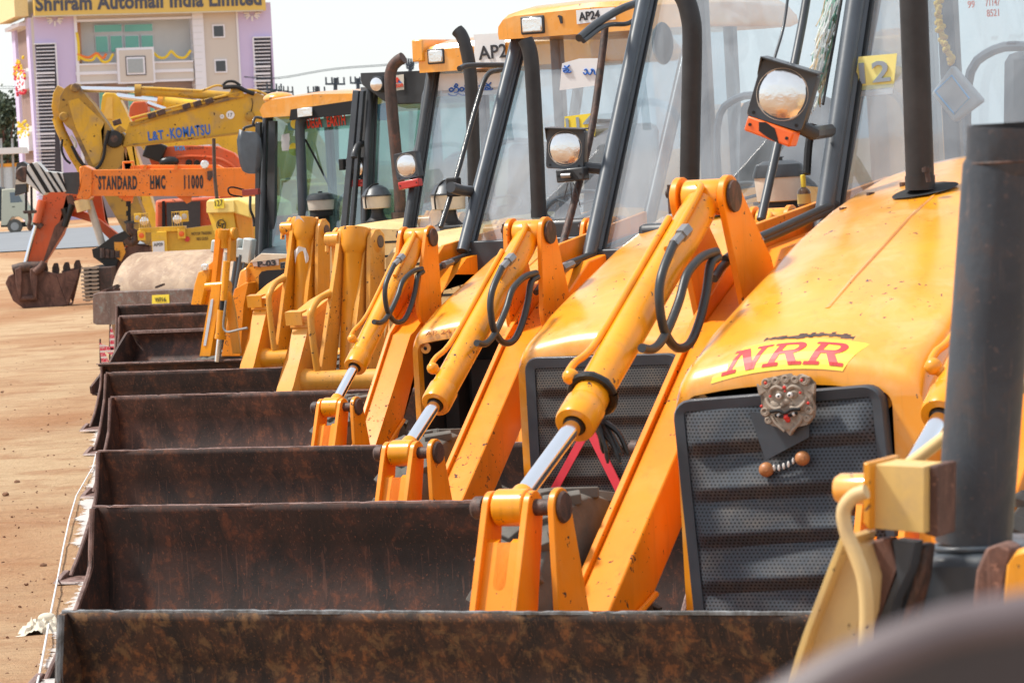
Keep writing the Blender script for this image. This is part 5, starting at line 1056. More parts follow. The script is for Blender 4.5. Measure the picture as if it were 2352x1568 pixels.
for P_, mm_ in ((((2005, 1240), (2040, 1236), (2060, 1300), (2020, 1420), (1990, 1600), (1960, 1600), (1995, 1400)), 'mud'), (((2050, 1240), (2100, 1246), (2090, 1300), (2050, 1380), (2030, 1500), (2000, 1600), (1985, 1600), (2020, 1420), (2060, 1320)), 'gframe'), (((2100, 1250), (2130, 1250), (2120, 1330), (2080, 1420), (2060, 1600), (2020, 1600), (2050, 1400)), 'pin')):
    fpoly(FM, P_, -.22 + .05 * (mm_ == 'pin'), .05, 'linkage_plate', mm_, Mm, .008)
fpoly(FM, ((2230, 1400), (2240, 1310), (2262, 1258), (2300, 1246), (2330, 1262), (2300, 1300), (2290, 1420)), -.35, .06, 'linkage_plate', 'mud', Mm, .01)
fpoly(FM, ((2300, 1400), (2310, 1300), (2335, 1262), (2375, 1250), (2400, 1300), (2380, 1420)), -.42, .06, 'linkage_plate', 'ochre', Mm, .01)
fpoly(FM, ((2110, 1275), (2330, 1275), (2360, 1660), (2080, 1660)), -.10, .4, 'front_body', 'gframe', Mm, .02)
m = MB(); m.box((-.25, .2, .3), (.9, 2.4, 1.15)); m.build('bonnet', MP['cream'], Mm, bevel=.05)
wheel(Mm, -.5, .5, .4, .4, .22)
# bucket rim right in front of the lens, lower right
FN = Fr(2100, 1600, 1.35, 0)
Nn = FN.empty('front_bucket'); tag(Nn, 'dark purplish bucket edge very close in the lower right corner, strongly blurred', 'bucket')
pm = plain('purple_brown_steel', (.05, .042, .045), .4, 0, .2, .1, 20); pr = plain('worn_purple_rim', (.12, .09, .092), .45, 0, .2, .1, 20)
up_ = [(1700, 1700), (1830, 1612), (1985, 1528), (2170, 1458), (2370, 1420), (2520, 1400)]
m = MB(); m.ext([FN.w(x, y, 0) for x, y in up_ + [(2520, 1900), (1680, 1900)]], (0, .012, 0)); m.build('bucket_plate', pm, Nn, bevel=.004)
m = MB(); m.tube(smooth([FN.w(x, y + 6, 0.01) for x, y in up_], 5), .011, 12); m.build('bucket_rim', pr, Nn)
# ================================================================== behind the row
def place(px, py, yaw=0.0, d=None):
    p = onground(px, py) if d is None else EYE + ray(px, py) * d
    f = Fr(px, py, 10, yaw); f.O = Vector((p.x, p.y, gz(p.y))); return f
def at(px, d, yaw=0.0): return place(px, 400, yaw, d)
def P_(fr, P, w, th, name, mat, root, bev=0.0): return fpoly(fr, P, w, th, name, mat, root, bev)
def T_(fr, P, w, r, name, mat, root, seg=12, sm=True):
    m = MB(); pts = [fr.w(x, y, w) for x, y in P]; m.tube(smooth(pts, 5) if sm and len(pts) > 2 else pts, r, seg); return m.build(name, MP[mat] if isinstance(mat, str) else mat, root)

# ---------------- roller with its drum, frame beam and bonnet
FR = at(600, 45.5, 27); u = lambda n, d: n / 9000 * d
Ro = FR.empty('road_roller'); tag(Ro, 'yellow road roller with a big dusty steel drum and number 127 on its box bonnet', 'road roller')
drum = rust('dusty_drum_steel', (0.30, 0.19, 0.12), (0.45, 0.31, 0.20), (0.25, 0.2, 0.17), 0.5, 0.7, tan=(0.52, 0.38, 0.25), scale=0.6)
q = FR.w(318, 580, 0.0); R = 0.69; c = Vector((q.x, 0.0, q.z - R))
m = MB(); m.lathe(c, [(R * .93, 0.02), (R * .93, 0.0), (R, 0.0), (R, 2.1), (R * .93, 2.1)], 64, (1, 0, 0)); m.build('drum', drum, Ro, angle=30)
P_(FR, ((213, 676), (226, 671), (700, 654), (700, 735), (222, 746), (214, 742)), -1.05, .22, 'frame_beam', rust('rusty_blue_beam', (.12, .075, .06), (.20, .12, .095), (.20, .24, .22), .7, .7), Ro, .01)
P_(FR, ((213, 676), (240, 664), (244, 664), (244, 735), (222, 746)), -1.0, .3, 'frame_cheek', MP['mud'], Ro)
P_(FR, ((362, 742), (384, 741), (384, 760), (362, 760)), -.9, .08, 'foot', MP['ochre'], Ro)
lb = P_(FR, ((349, 678), (388, 676), (389, 696), (349, 698)), -1.056, .006, 'beam_label', 'ylabel', Ro); lettering('label_text', 'WP16', FR.w(356, 693, -1.062), FR.w(381, 692, -1.062), .05, MP['ink'], lb)
for (x, y, a) in ((250, 664, .1), (262, 665, .05), (356, 662, .1)): m = MB(); qq = FR.w(x, y, -1.0); m.ext([qq, qq + Vector((a, 0, .03)), qq + Vector((a, 0, .05)), qq + Vector((0, 0, .02))], (0, .06, 0)); m.build('scraper', MP['pin'], Ro)
P_(FR, ((477, 488), (536, 487), (543, 545), (560, 620), (500, 620), (494, 540)), .9, .05, 'bonnet_front', 'lemon', Ro)
P_(FR, ((536, 487), (577, 501), (582, 600), (545, 620), (542, 545)), .92, .05, 'bonnet_side', 'ochre', Ro)
bl = P_(FR, ((480, 458), (546, 456), (572, 470), (576, 502), (536, 489), (473, 490), (474, 462)), .82, 1.0, 'bonnet_lid', plain('pale_lemon_enamel', (.80, .58, .14), .4, 0, .1, coat=.2), Ro, .03)
P_(FR, ((474, 462), (536, 460), (540, 487), (473, 489)), .80, .03, 'lid_front', plain('sunbleached_lemon', (.82, .62, .19), .45, 0, .08), bl, .01)
s = P_(FR, ((492, 459), (514, 457), (514, 478), (492, 480)), .78, .006, 'number_sticker', 'ylabel', Ro); lettering('sticker_number', '127', FR.w(494, 474, .775), FR.w(512, 472, .775), .075, MP['ink'], s)
m = MB(); cc = [FR.w(508 + 10 * math.cos(a), 517 + 12 * math.sin(a), .88) for a in [2 * math.pi * i / 24 for i in range(25)]]; m.tube(cc, .006, 6); m.tube([FR.w(503, 510, .88), FR.w(502, 519, .88), FR.w(507, 519, .88)], .008, 5); m.tube([FR.w(508, 515, .88), FR.w(515, 514, .88)], .008, 5); m.tube([FR.w(511, 515, .88), FR.w(510, 524, .88)], .008, 5); m.build('round_emblem', MP['ink'], Ro)
T_(FR, ((499, 462), (493, 400), (491, 318)), 1.1, .022, 'exhaust_pipe', 'exr', Ro)
m = MB(); m.box((-.2, 1.2, .3), (1.6, 3.6, 1.25)); m.build('rear_frame', MP['lemon'], Ro, bevel=.02)

# ---------------- mobile crane with the long orange boom
FCn = at(380, 57, 0)
Cr = FCn.empty('mobile_crane'); tag(Cr, 'mobile crane with an orange boom reading STANDARD HMC 11000 and a striped head', 'mobile crane')
bm_ = P_(FCn, ((190, 388), (212, 390), (640, 384), (640, 452), (211, 450), (190, 446)), 0, .45, 'boom', 'crane', Cr, .01)
P_(FCn, ((182, 384), (194, 380), (211, 388), (210, 450), (200, 459), (176, 456), (184, 440)), -.05, .55, 'boom_collar', 'crane', bm_, .012)
P_(FCn, ((298, 391), (300, 381), (330, 379), (500, 379), (520, 389)), .1, .25, 'boom_top_rib', 'crane', bm_, .008)
T_(FCn, ((284, 392), (283, 373), (306, 372), (307, 391)), .1, .02, 'boom_loop', 'crane', bm_, 8, False)
for xx in (334, 405): P_(FCn, ((xx - 8, 391), (xx - 2, 379), (xx + 4, 379), (xx + 1, 391)), -.02, .1, 'boom_bracket', 'crane', bm_)
P_(FCn, ((140, 397), (184, 395), (182, 447), (150, 444)), .06, .33, 'boom_inner_section', 'dk', bm_)
stripe = plain('stripe_white', (.62, .62, .60), .6, 0, .15)
hd = P_(FCn, ((63, 378), (85, 371), (105, 393), (143, 397), (152, 441), (108, 442), (100, 449), (60, 420)), .02, .38, 'boom_head', stripe, bm_, .01)
for k, L in enumerate((((66, 376), (74, 374), (116, 442), (106, 443)), ((60, 388), (60, 398), (92, 441), (100, 449)), ((88, 377), (96, 385), (133, 442), (126, 442)), ((110, 394), (117, 395), (146, 441), (141, 442)), ((130, 396), (137, 397), (150, 425), (152, 438)))): P_(FCn, L, .008, .012, 'head_stripe', 'blk', hd)
sh = P_(FCn, ((38, 376), (52, 371), (64, 378), (62, 410), (60, 442), (34, 450), (36, 400)), .06, .3, 'sheave_housing', 'dk', bm_, .02)
m = MB(); m.lathe(FCn.w(54, 400, .03), [(.1, 0), (.12, .02), (.12, .3), (.1, .32)], 20, (0, 1, 0)); m.build('sheave', MP['pin'], sh)
P_(FCn, ((36, 412), (62, 412), (61, 422), (35, 424)), .05, .31, 'grey_band', MP['tank'], sh)
T_(FCn, ((60, 428), (60, 485)), .1, .018, 'hoist_rope', 'blk', Cr); T_(FCn, ((72, 428), (73, 485)), .1, .018, 'hoist_rope', 'blk', Cr)
P_(FCn, ((52, 484), (83, 483), (82, 490), (54, 491)), .04, .12, 'hook_block', 'pin', Cr, .01); T_(FCn, ((68, 490), (69, 505), (66, 518), (69, 526), (73, 518)), .1, .028, 'hook', 'exr', Cr)
for tx, x0, x1, y in (('STANDARD', 226, 315, 434), ('HMC', 345, 380, 433), ('11000', 423, 467, 432)): lettering('boom_lettering', tx, FCn.w(x0, y, -.006), FCn.w(x1, y - .5, -.006), .18, MP['ink'], bm_, bold=.045, spacing=1.22)
rc2 = random.Random(9); m = MB()
for k in range(46):
    x = rc2.choice((220, 272, 326, 345, 395)) + rc2.gauss(0, 6); y = rc2.uniform(393, 447); s_ = rc2.uniform(.004, .016); q = FCn.w(x, y, -.002)
    m.ext([q + Vector((s_ * rc2.uniform(.5, 1.1) * math.cos(a), 0, s_ * rc2.uniform(.5, 1.2) * math.sin(a))) for a in [2 * math.pi * i / 7 for i in range(7)]], (0, .003, 0))
m.build('paint_chips', MP['pin'], bm_)
m = MB(); q = FCn.w(470, 378, -.05); m.lathe(q, [(.055, .08), (.062, 0), (.05, -.01)], 20, (0, 1, 0)); lo = m.build('boom_lamp', MP['lens'], bm_); P_(FCn, ((476, 393), (488, 392), (489, 404), (482, 416), (476, 412)), -.06, .05, 'tail_reflector', MP['exr'], bm_)
for (x0, x1, y1) in ((269, 306, 470), (404, 440, 468)): P_(FCn, ((x0, 450), (x1, 450), (x1 - 3, y1 - 4), (x1 - 12, y1), (x1 - 18, y1 - 8), (x0 + 8, 456)), .1, .15, 'boom_lug', 'crane', bm_, .01)
for k in range(5): T_(FCn, ((295 + (k % 2) * 2, 462 + 11 * k), (295 + (k % 2) * 2, 474 + 11 * k)), .1, .035 - .012 * (k % 2), 'chain_link', 'blk', Cr, 8)
P_(FCn, ((283, 508), (316, 507), (312, 513), (287, 514)), .05, .15, 'swivel_plate', 'dk', Cr); T_(FCn, ((298, 512), (300, 530), (312, 538), (311, 552), (299, 558), (290, 548)), .1, .06, 'large_hook', 'pin', Cr)
ch = P_(FCn, ((318, 524), (425, 519), (425, 530), (319, 535)), -.1, .3, 'front_bar', 'lemon', Cr, .01)
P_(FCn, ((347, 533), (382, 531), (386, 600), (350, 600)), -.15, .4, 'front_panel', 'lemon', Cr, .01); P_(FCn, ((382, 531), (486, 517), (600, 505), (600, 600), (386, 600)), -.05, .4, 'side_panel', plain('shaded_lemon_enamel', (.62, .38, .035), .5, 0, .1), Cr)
pl = P_(FCn, ((350, 555), (377, 553), (378, 580), (351, 582)), -.16, .01, 'number_plate', 'white', Cr); lettering('plate_text', 'AP09', FCn.w(353, 566, -.166), FCn.w(374, 565, -.166), .05, MP['ink'], pl)
lettering('side_lettering', 'MOTOR TRADERS', FCn.w(440, 541, -.06), FCn.w(486, 538, -.06), .045, MP['pin'], Cr); lettering('side_lettering', 'REG GUDS', FCn.w(452, 552, -.06), FCn.w(478, 551, -.06), .045, MP['pin'], Cr)
for (x, y) in ((331, 508), (407, 504)):
    m = MB(); q = FCn.w(x, y, -.16); m.lathe(q, [(.055, .09), (.064, 0), (.05, -.012), (0, -.02)], 20, (0, 1, 0)); m.build('headlamp', MP['lens'], Cr)
    m = MB()
    for dx in (-.07, -.035, 0, .035, .07): m.tube([q + Vector((dx, -.04, -.11)), q + Vector((dx, -.04, .11))], .004, 5)
    m.tube([q + Vector((-.075, -.04, .11)), q + Vector((.075, -.04, .11))], .006, 5); m.tube([q + Vector((-.075, -.04, -.11)), q + Vector((.075, -.04, -.11))], .006, 5); m.build('lamp_guard', MP['lemon'], Cr)
for (x, y, s_, mm) in ((316, 500, .05, 'lemon'), (423, 497, .06, 'lemon'), (325, 541, .055, 'lemon'), (417, 537, .055, 'lemon')):
    q = FCn.w(x, y, -.15); m = MB(); m.box(q - Vector((s_, 0, s_ * 1.3)), q + Vector((s_, .06, s_ * 1.3))); a_ = m.build('marker_box', MP[mm], Cr, bevel=.006)
    m = MB(); m.lathe(q, [(s_ * .7, .004), (s_ * .7, -.012), (0, -.018)], 16, (0, 1, 0)); m.build('marker_lens', MP['amber'] if y > 520 else MP['tank'], a_)
m = MB(); m.lathe(FCn.w(430, 549, -.07), [(.04, .01), (.04, -.01)], 16, (0, 1, 0)); m.build('red_reflector', MP['red'], Cr)
m = MB(); m.box((0.2, .4, .4), (3.0, 4.5, 1.3)); m.build('chassis', MP['dk'], Cr); wheel(Cr, 0.0, .6, .48, .5, .3); wheel(Cr, 1.6, .6, .48, .5, .3)

# ---------------- yellow excavator with the big boom
FK = at(300, 72, 0)
K1 = FK.empty('excavator'); tag(K1, 'weathered yellow excavator with L&T KOMATSU in blue on its boom', 'excavator', 'excavators standing behind the loaders')
b1 = P_(FK, ((282, 337), (291, 300), (297, 281), (400, 254), (500, 229), (560, 216), (590, 214), (632, 231), (720, 290), (800, 420), (740, 420), (640, 330), (600, 312), (548, 308), (497, 314), (317, 336)), 0, .55, 'boom', 'komat', K1, .02)
P_(FK, ((296, 282), (400, 254), (500, 229), (560, 216), (560, 223), (500, 237), (400, 263), (300, 291)), -.03, .04, 'boom_edge', 'komat2', b1); P_(FK, ((290, 335), (497, 314), (548, 308), (548, 303), (497, 310), (300, 331)), -.02, .03, 'boom_edge', 'komat2', b1)
for P in (((300, 272), (400, 246), (480, 228), (545, 213), (570, 207), (600, 212), (635, 232)), ((310, 278), (400, 253), (490, 231))): T_(FK, P, -.04, .022, 'boom_pipe', 'komat', b1, 8)
for (x, y) in ((270, 281), (350, 265), (372, 258), (455, 238), (482, 232), (430, 244)): m = MB(); m.box(FK.w(x, y, -.1) - Vector((.09, 0, .05)), FK.w(x, y, -.1) + Vector((.06, .12, .05)), Matrix.Rotation(-.25, 3, 'Y')); m.build('pipe_clamp', MP['pin'], b1, bevel=.01)
st = P_(FK, ((172, 192), (160, 194), (148, 203), (138, 222), (134, 250), (140, 275), (152, 290), (165, 300), (201, 376), (240, 452), (286, 535), (345, 565), (348, 540), (310, 440), (284, 380), (284, 340), (247, 285), (215, 240), (190, 212), (182, 196)), -.12, .6, 'stick', 'komat2', K1, .02)
P_(FK, ((156, 232), (180, 226), (240, 282), (232, 300), (236, 340), (228, 372), (214, 380), (200, 350), (172, 290)), -.135, .02, 'stick_panel', 'komat', st)
P_(FK, ((158, 203), (150, 206), (132, 196), (122, 214), (118, 246), (124, 276), (133, 284), (140, 262), (136, 240), (142, 218)), .35, .12, 'stick_cheek', 'komat', st, .01)
m = MB(); m.lathe(FK.w(172, 202, -.16), [(.07, .0), (.085, .02), (.085, .6)], 20, (0, 1, 0)); m.lathe(FK.w(146, 268, -.16), [(.07, .0), (.085, .02), (.085, .6)], 20, (0, 1, 0)); m.build('pin_boss', MP['komat2'], st)
m = MB(); m.lathe(FK.w(262, 319, -.18), [(.06, 0), (.15, .01), (.17, .05), (.17, .8)], 24, (0, 1, 0)); m.build('stick_pivot', MP['grease'], K1)
m = MB(); m.lathe(FK.w(262, 319, -.19), [(.07, 0), (.07, .02)], 20, (0, 1, 0)); m.build('pin', MP['pin'], K1)
P_(FK, ((250, 310), (275, 288), (290, 300), (280, 306), (262, 318), (248, 332)), -.16, .05, 'pivot_plate', 'komat2', K1)
T_(FK, ((165, 335), (182, 368), (205, 388), (225, 384), (238, 360), (242, 330), (250, 300)), -.2, .03, 'hydraulic_hose', 'blk', K1)
T_(FK, ((183, 205), (322, 208)), .1, .055, 'piston_rod', 'chrome', K1, 16); T_(FK, ((318, 209), (420, 214), (526, 222)), .1, .088, 'hydraulic_cylinder', 'komat', K1, 20, False)
T_(FK, ((310, 208), (325, 208)), .1, .115, 'gland', 'komat2', K1, 16); T_(FK, ((495, 220), (530, 223)), .1, .09, 'cylinder_end', 'komat2', K1, 16)
P_(FK, ((524, 224), (530, 205), (540, 198), (550, 203), (562, 218), (560, 224)), -.04, .3, 'boom_ear', 'komat', b1, .01); m = MB(); m.lathe(FK.w(542, 213, -.06), [(.04, .0), (.075, .01), (.075, .3)], 18, (0, 1, 0)); m.build('pin', MP['komat2'], b1)
T_(FK, ((325, 202), (440, 208), (465, 208), (495, 197), (512, 198)), -.0, .02, 'cylinder_pipe', 'komat', K1, 8); T_(FK, ((512, 196), (522, 188), (538, 188), (552, 197)), -.05, .025, 'hydraulic_hose', 'blk', K1, 8); T_(FK, ((512, 201), (545, 200), (562, 208), (584, 216)), -.08, .04, 'hydraulic_hose', 'blk', K1, 8)
T_(FK, ((130, 270), (140, 300), (166, 352), (190, 395), (205, 460)), .2, .09, 'bucket_cylinder', 'komat', K1, 16); T_(FK, ((187, 458), (194, 484)), -.05, .14, 'gland', 'cream', K1, 16); T_(FK, ((204, 462), (235, 562)), .1, .07, 'piston_rod', 'tank', K1, 16)
T_(FK, ((143, 320), (142, 345), (150, 365), (162, 376)), .0, .022, 'hydraulic_hose', 'blk', K1); T_(FK, ((162, 312), (172, 326), (174, 340)), -.1, .03, 'hydraulic_hose', 'tank', K1)
P_(FK, ((211, 572), (224, 568), (262, 540), (286, 530), (300, 545), (275, 575), (270, 600), (262, 626), (236, 606), (214, 590)), -.15, .6, 'bucket_linkage', 'grease', K1, .02)
for k in range(4): T_(FK, ((236 + 11 * k, 570 + 2 * k), (236 + 11 * k, 592)), -.2, .05, 'link_pin', 'pin', K1)
P_(FK, ((250, 600), (300, 560), (345, 565), (352, 640), (300, 700), (262, 690)), .0, .6, 'bucket', 'mud', K1, .02)
P_(FK, ((262, 556), (282, 556), (288, 580), (278, 600), (264, 590)), -.17, .1, 'yellow_link', 'ochre', K1)
lettering('boom_lettering', 'L&T', FK.w(341, 323, -.008), FK.w(377, 319, -.008), .16, MP['blue'], b1, bold=.03, spacing=1.1); lettering('boom_lettering', 'KOMATSU', FK.w(392, 318, -.008), FK.w(484, 308, -.008), .18, MP['blue'], b1, bold=.03, spacing=1.12)
m = MB(); m.lathe(FK.w(385, 311, -.01), [(.02, 0), (.02, .006)], 12, (0, 1, 0)); m.build('lettering_dot', MP['blue'], b1); m = MB(); m.lathe(FK.w(454, 290, -.01), [(.025, 0), (.025, .006)], 5, (0, 1, 0)); m.build('lettering_dot', MP['blue'], b1)
for (x, y, r_, t_, h_) in ((529, 264, .077, '17', .07), (510, 268, .04, '17', .035)):
    m = MB(); m.lathe(FK.w(x, y, -.012), [(r_, 0), (r_, .006)], 24, (0, 1, 0)); s_ = m.build('number_disc', MP['white'], b1); k_ = r_ * 60; lettering('disc_number', t_, FK.w(x - k_, y + k_ * 1.0, -.016), FK.w(x + k_, y + k_ * .95, -.016), h_, MP['exr'], s_)
m = MB(); m.lathe(FK.w(573, 267, -.1), [(.03, .0), (.08, .03), (.09, .1)], 16, (0, 1, 0)); m.build('boom_lamp', MP['komat2'], b1); T_(FK, ((578, 226), (580, 240), (576, 262)), -.02, .008, 'wire', 'blk', b1, 6)
m = MB(); m.box((3.0, .6, .9), (5.6, 3.4, 2.0)); m.build('upper_body', MP['komat'], K1, bevel=.05)
def track(fr, root, x0, x1, y0, y1, w, mat='mud'):
    a = fr.w(x0, y0, w); b_ = fr.w(x1, y1, w); m = MB(); n = 9; H = a.z - b_.z
    for k in range(n):
        t = k / (n - 1); z = a.z - H * t; bul = .22 * math.sin(math.pi * (.12 + .76 * t)); m.box((a.x, w - bul, z - .016), (b_.x, w - bul + .06, z + .016)); m.box((a.x + .04, w - bul + .03, z - .035), ((a.x + b_.x) / 2 - .03, w - bul + .08, z - .012)); m.box(((a.x + b_.x) / 2 + .03, w - bul + .03, z - .035), (b_.x - .04, w - bul + .08, z - .012))
    o = m.build('track_shoes', plain('dusty_track_steel', (.36, .29, .23), .7, .1, .3, .3), root); m = MB(); m.box((a.x + .03, w + .05, b_.z + .02), (b_.x - .03, w + 3.0, a.z - .02)); m.build('track_frame', MP['inside'], root); return o
track(FK, K1, 187, 232, 616, 686, -1.6)
m = MB(); q = FK.w(243, 650, -1.4); m.box(q - Vector((.1, .1, .3)), q + Vector((.12, .8, .28))); m.build('track_guard', MP['exr'], K1)

# second yellow excavator, behind
FK2 = at(320, 84, 0); K2 = FK2.empty('excavator'); tag(K2, 'yellow excavator mostly hidden behind the lettered one, its square arm tip showing', 'excavator', 'excavators standing behind the loaders')
P_(FK2, ((236, 219), (242, 213), (262, 214), (272, 222), (284, 245), (300, 280), (296, 300), (330, 400), (366, 520), (372, 580), (345, 580), (310, 470), (270, 330), (246, 277), (231, 275), (232, 240)), 0, .6, 'stick', 'lemon', K2, .02)
P_(FK2, ((246, 224), (258, 224), (259, 274), (236, 272)), -.02, .03, 'stick_face', plain('pale_lemon_panel', (.80, .50, .10), .5, 0, .1), K2)
T_(FK2, ((268, 221), (372, 234)), .1, .07, 'piston_rod', 'chrome', K2, 14); T_(FK2, ((366, 234), (450, 244), (540, 254)), .1, .13, 'hydraulic_cylinder', 'lemon', K2, 18, False); T_(FK2, ((362, 233), (374, 235)), .1, .16, 'gland', 'ochre', K2)
P_(FK2, ((296, 300), (360, 290), (640, 300), (700, 400), (600, 420), (500, 330), (330, 345)), .1, .5, 'boom', 'lemon', K2); m = MB(); m.box((3, .5, .5), (5, 3, 2)); m.build('upper_body', MP['lemon'], K2)
# red orange excavator
FK3 = at(440, 78, 0); K3 = FK3.empty('excavator'); tag(K3, 'red orange excavator with a curved boom low behind the orange crane', 'excavator', 'excavators standing behind the loaders')
P_(FK3, ((296, 266), (298, 245), (306, 234), (332, 233), (338, 242), (338, 266), (346, 300), (360, 340), (340, 350), (318, 300)), 0, .6, 'stick', 'hita', K3, .02)
P_(FK3, ((334, 345), (350, 330), (380, 337), (430, 334), (500, 336), (538, 352), (562, 380), (575, 420), (590, 520), (520, 520), (500, 430), (470, 392), (420, 378), (380, 382), (350, 384)), .1, .5, 'boom', 'hita', K3, .02)
T_(FK3, ((380, 364), (440, 359), (500, 364), (530, 378), (548, 396)), .06, .03, 'boom_edge', 'hita', K3, 8); T_(FK3, ((338, 236), (345, 240), (380, 252)), .2, .05, 'piston_rod', 'chrome', K3)
lettering('boom_lettering', 'TATA', FK3.w(400, 346, .09), FK3.w(426, 345, .09), .085, MP['skyblue'], K3, bold=.05); lettering('boom_lettering', 'HITACHI', FK3.w(430, 345, .09), FK3.w(468, 342, .09), .06, MP['mud'], K3, bold=.01)
m = MB(); q = FK3.w(352, 345, -.1); m.box(q - Vector((.18, 0, .2)), q + Vector((.22, .3, .16)), Matrix.Rotation(.4, 3, 'Y')); m.ball(q + Vector((.3, 0, -.25)), .16, (1.3, .6, .7), 2); m.build('grimy_valves', MP['grease'], K3, bevel=.03)
for (x, y) in ((433, 374), (452, 375)): m = MB(); m.lathe(FK3.w(x, y, -.05), [(.06, 0), (.07, .1)], 16, (0, 1, 0)); m.build('boom_pin', MP['grease'], K3)
P_(FK3, ((357, 460), (500, 452), (560, 452), (560, 600), (357, 600)), .6, 1.5, 'cab_shell', 'hita', K3, .05)
P_(FK3, ((372, 462), (378, 461), (380, 530), (372, 530)), .5, .1, 'cab_post', 'blk', K3); P_(FK3, ((382, 466), (460, 462), (460, 530), (384, 532)), .5, .06, 'cab_window', 'seat', K3)
m = MB(); m.tube([FK3.w(558, 410, .05) + Vector((.14 * math.cos(a), 0, .16 * math.sin(a))) for a in [2 * math.pi * i / 20 for i in range(15)]], .025, 6); m.build('white_ring_logo', MP['white'], K3)
# orange excavator with the bucket on the ground, left
FK4 = place(95, 706, 0); K4 = FK4.empty('excavator'); tag(K4, 'faded orange excavator with its brown toothed bucket resting on the ground', 'excavator', 'excavators standing behind the loaders')
P_(FK4, ((100, 446), (118, 440), (160, 440), (196, 446), (192, 486), (160, 486), (142, 540), (104, 598), (98, 622), (58, 622), (66, 585), (80, 520), (92, 480)), .15, .5, 'stick', 'hita', K4, .02)
P_(FK4, ((126, 520), (146, 500), (158, 476), (152, 450), (166, 448), (176, 470), (158, 510), (120, 575), (108, 596), (98, 604)), .13, .02, 'stick_edge', 'mud', K4)
P_(FK4, ((150, 478), (196, 488), (222, 500), (300, 560), (292, 570), (262, 560), (214, 512), (150, 492)), .5, .3, 'boom', 'hita', K4, .01)
P_(FK4, ((208, 450), (232, 448), (240, 505), (264, 545), (255, 548), (232, 520)), .8, .2, 'boom_cylinder', 'hita', K4)
T_(FK4, ((82, 518), (57, 610)), .05, .042, 'piston_rod', 'chrome', K4, 14); T_(FK4, ((97, 460), (84, 512)), .05, .08, 'bucket_cylinder', 'hita', K4, 14); T_(FK4, ((80, 508), (96, 522)), .05, .06, 'gland', 'pin', K4)
T_(FK4, ((146, 478), (152, 500), (148, 520), (165, 470)), .1, .06, 'grimy_joint', 'grease', K4)
fb = FK4
def e_bucket(fr, root):
    O = [fr.w(x, y, 0.0) for x, y in ((12, 650), (19, 634), (36, 626), (98, 622), (128, 629), (181, 617), (178, 640), (155, 703), (120, 709), (56, 710), (30, 691))]
    m = MB(); A = [p for p in O]; Bk = [p * 1.0 + Vector((0.05, .95, 0.05)) for p in O]
    m.ext([A[1], A[2], A[3], A[4], A[7], A[8], A[9], A[10], A[0]], (0, .25, 0)); m.ext([A[4], A[5], A[6], A[7]], (.02, .04, 0)); m.ext([A[4] + Vector((0, .9, .03)), A[5] + Vector((-.03, .9, .03)), A[7] + Vector((0, .9, 0))], (0, .04, 0))
    m.ext([A[9], A[8], A[7], A[7] + Vector((0, .94, 0)), A[9] + Vector((0, .94, 0))], (0, 0, .04)); o = m.build('bucket', MP['mud'], root, bevel=.015)
    for x, y in ((101, 618), (127, 619), (152, 617), (177, 612)):
        q = fr.w(x, y, .25); m = MB(); m.ext([q + Vector(v) for v in ((-.07, 0, -.12), (-.06, 0, .04), (-.02, 0, .12), (.05, 0, .12), (.07, 0, .0), (.06, 0, -.12))], (0, .1, 0)); m.build('tooth', MP['pin'], o, bevel=.02)
    for x0, x1 in ((34, 50), (68, 86)): P_(fr, ((x0, 618), (x1 - 2, 612), (x1, 640), (x1 - 2, 684), (x0 + 10, 688), (x0 + 2, 650)), -.12, .1, 'bucket_ear', 'mud', o, .02)
    T_(fr, ((30, 620), (60, 613), (100, 612)), .0, .10, 'bucket_pin', 'pin', o, 14); T_(fr, ((80, 626), (96, 612), (102, 602)), -.1, .07, 'link', 'mud', o, 12); T_(fr, ((44, 686), (86, 684)), -.05, .05, 'cross_bar', 'mud', o)
e_bucket(FK4, K4)
m = MB(); m.box((4.0, 3, .5), (6.5, 6, 1.4)); m.build('upper_body', MP['hita'], K4)

# ---------------- caution tape on two stakes
FT = place(246, 850, 0); tw = plain('tape_white', (.78, .72, .72), .5); 
def tape_mat():
    m, n, l, b = newmat('caution_tape'); v = objvec(n); sx = n.new('ShaderNodeSeparateXYZ'); l.new(v, sx.inputs[0])
    f = math_(n, l, 'FRACT', math_(n, l, 'MULTIPLY', sx.outputs[2], 14.0)); g = nz(n, l, 60, 2, .5, v)
    k = math_(n, l, 'MULTIPLY', math_(n, l, 'GREATER_THAN', f, .38), math_(n, l, 'GREATER_THAN', g, .42)); l.new(mixc(n, l, k, (.82, .74, .74), (.75, .05, .11)), b.inputs['Base Color']); b.inputs['Roughness'].default_value = .4; return m
tm = tape_mat()
tp = FT.empty('caution_tape'); tag(tp, 'red and white caution tape knotted on two thin stakes left of the buckets', 'caution tape')
for P in (((254, 750), (259, 752), (269, 784), (268, 800), (254, 804), (252, 780)), ((228, 786), (234, 790), (262, 800), (258, 816), (240, 806), (234, 796)), ((228, 788), (236, 798), (250, 830), (234, 834), (230, 810))): P_(FT, P, 0, .012, 'tape_strip', tm, tp)
T_(FT, ((253, 742), (252, 830)), .03, .012, 'stake', 'pin', tp, 6); T_(FT, ((230, 778), (231, 856)), .03, .012, 'stake', 'pin', tp, 6)

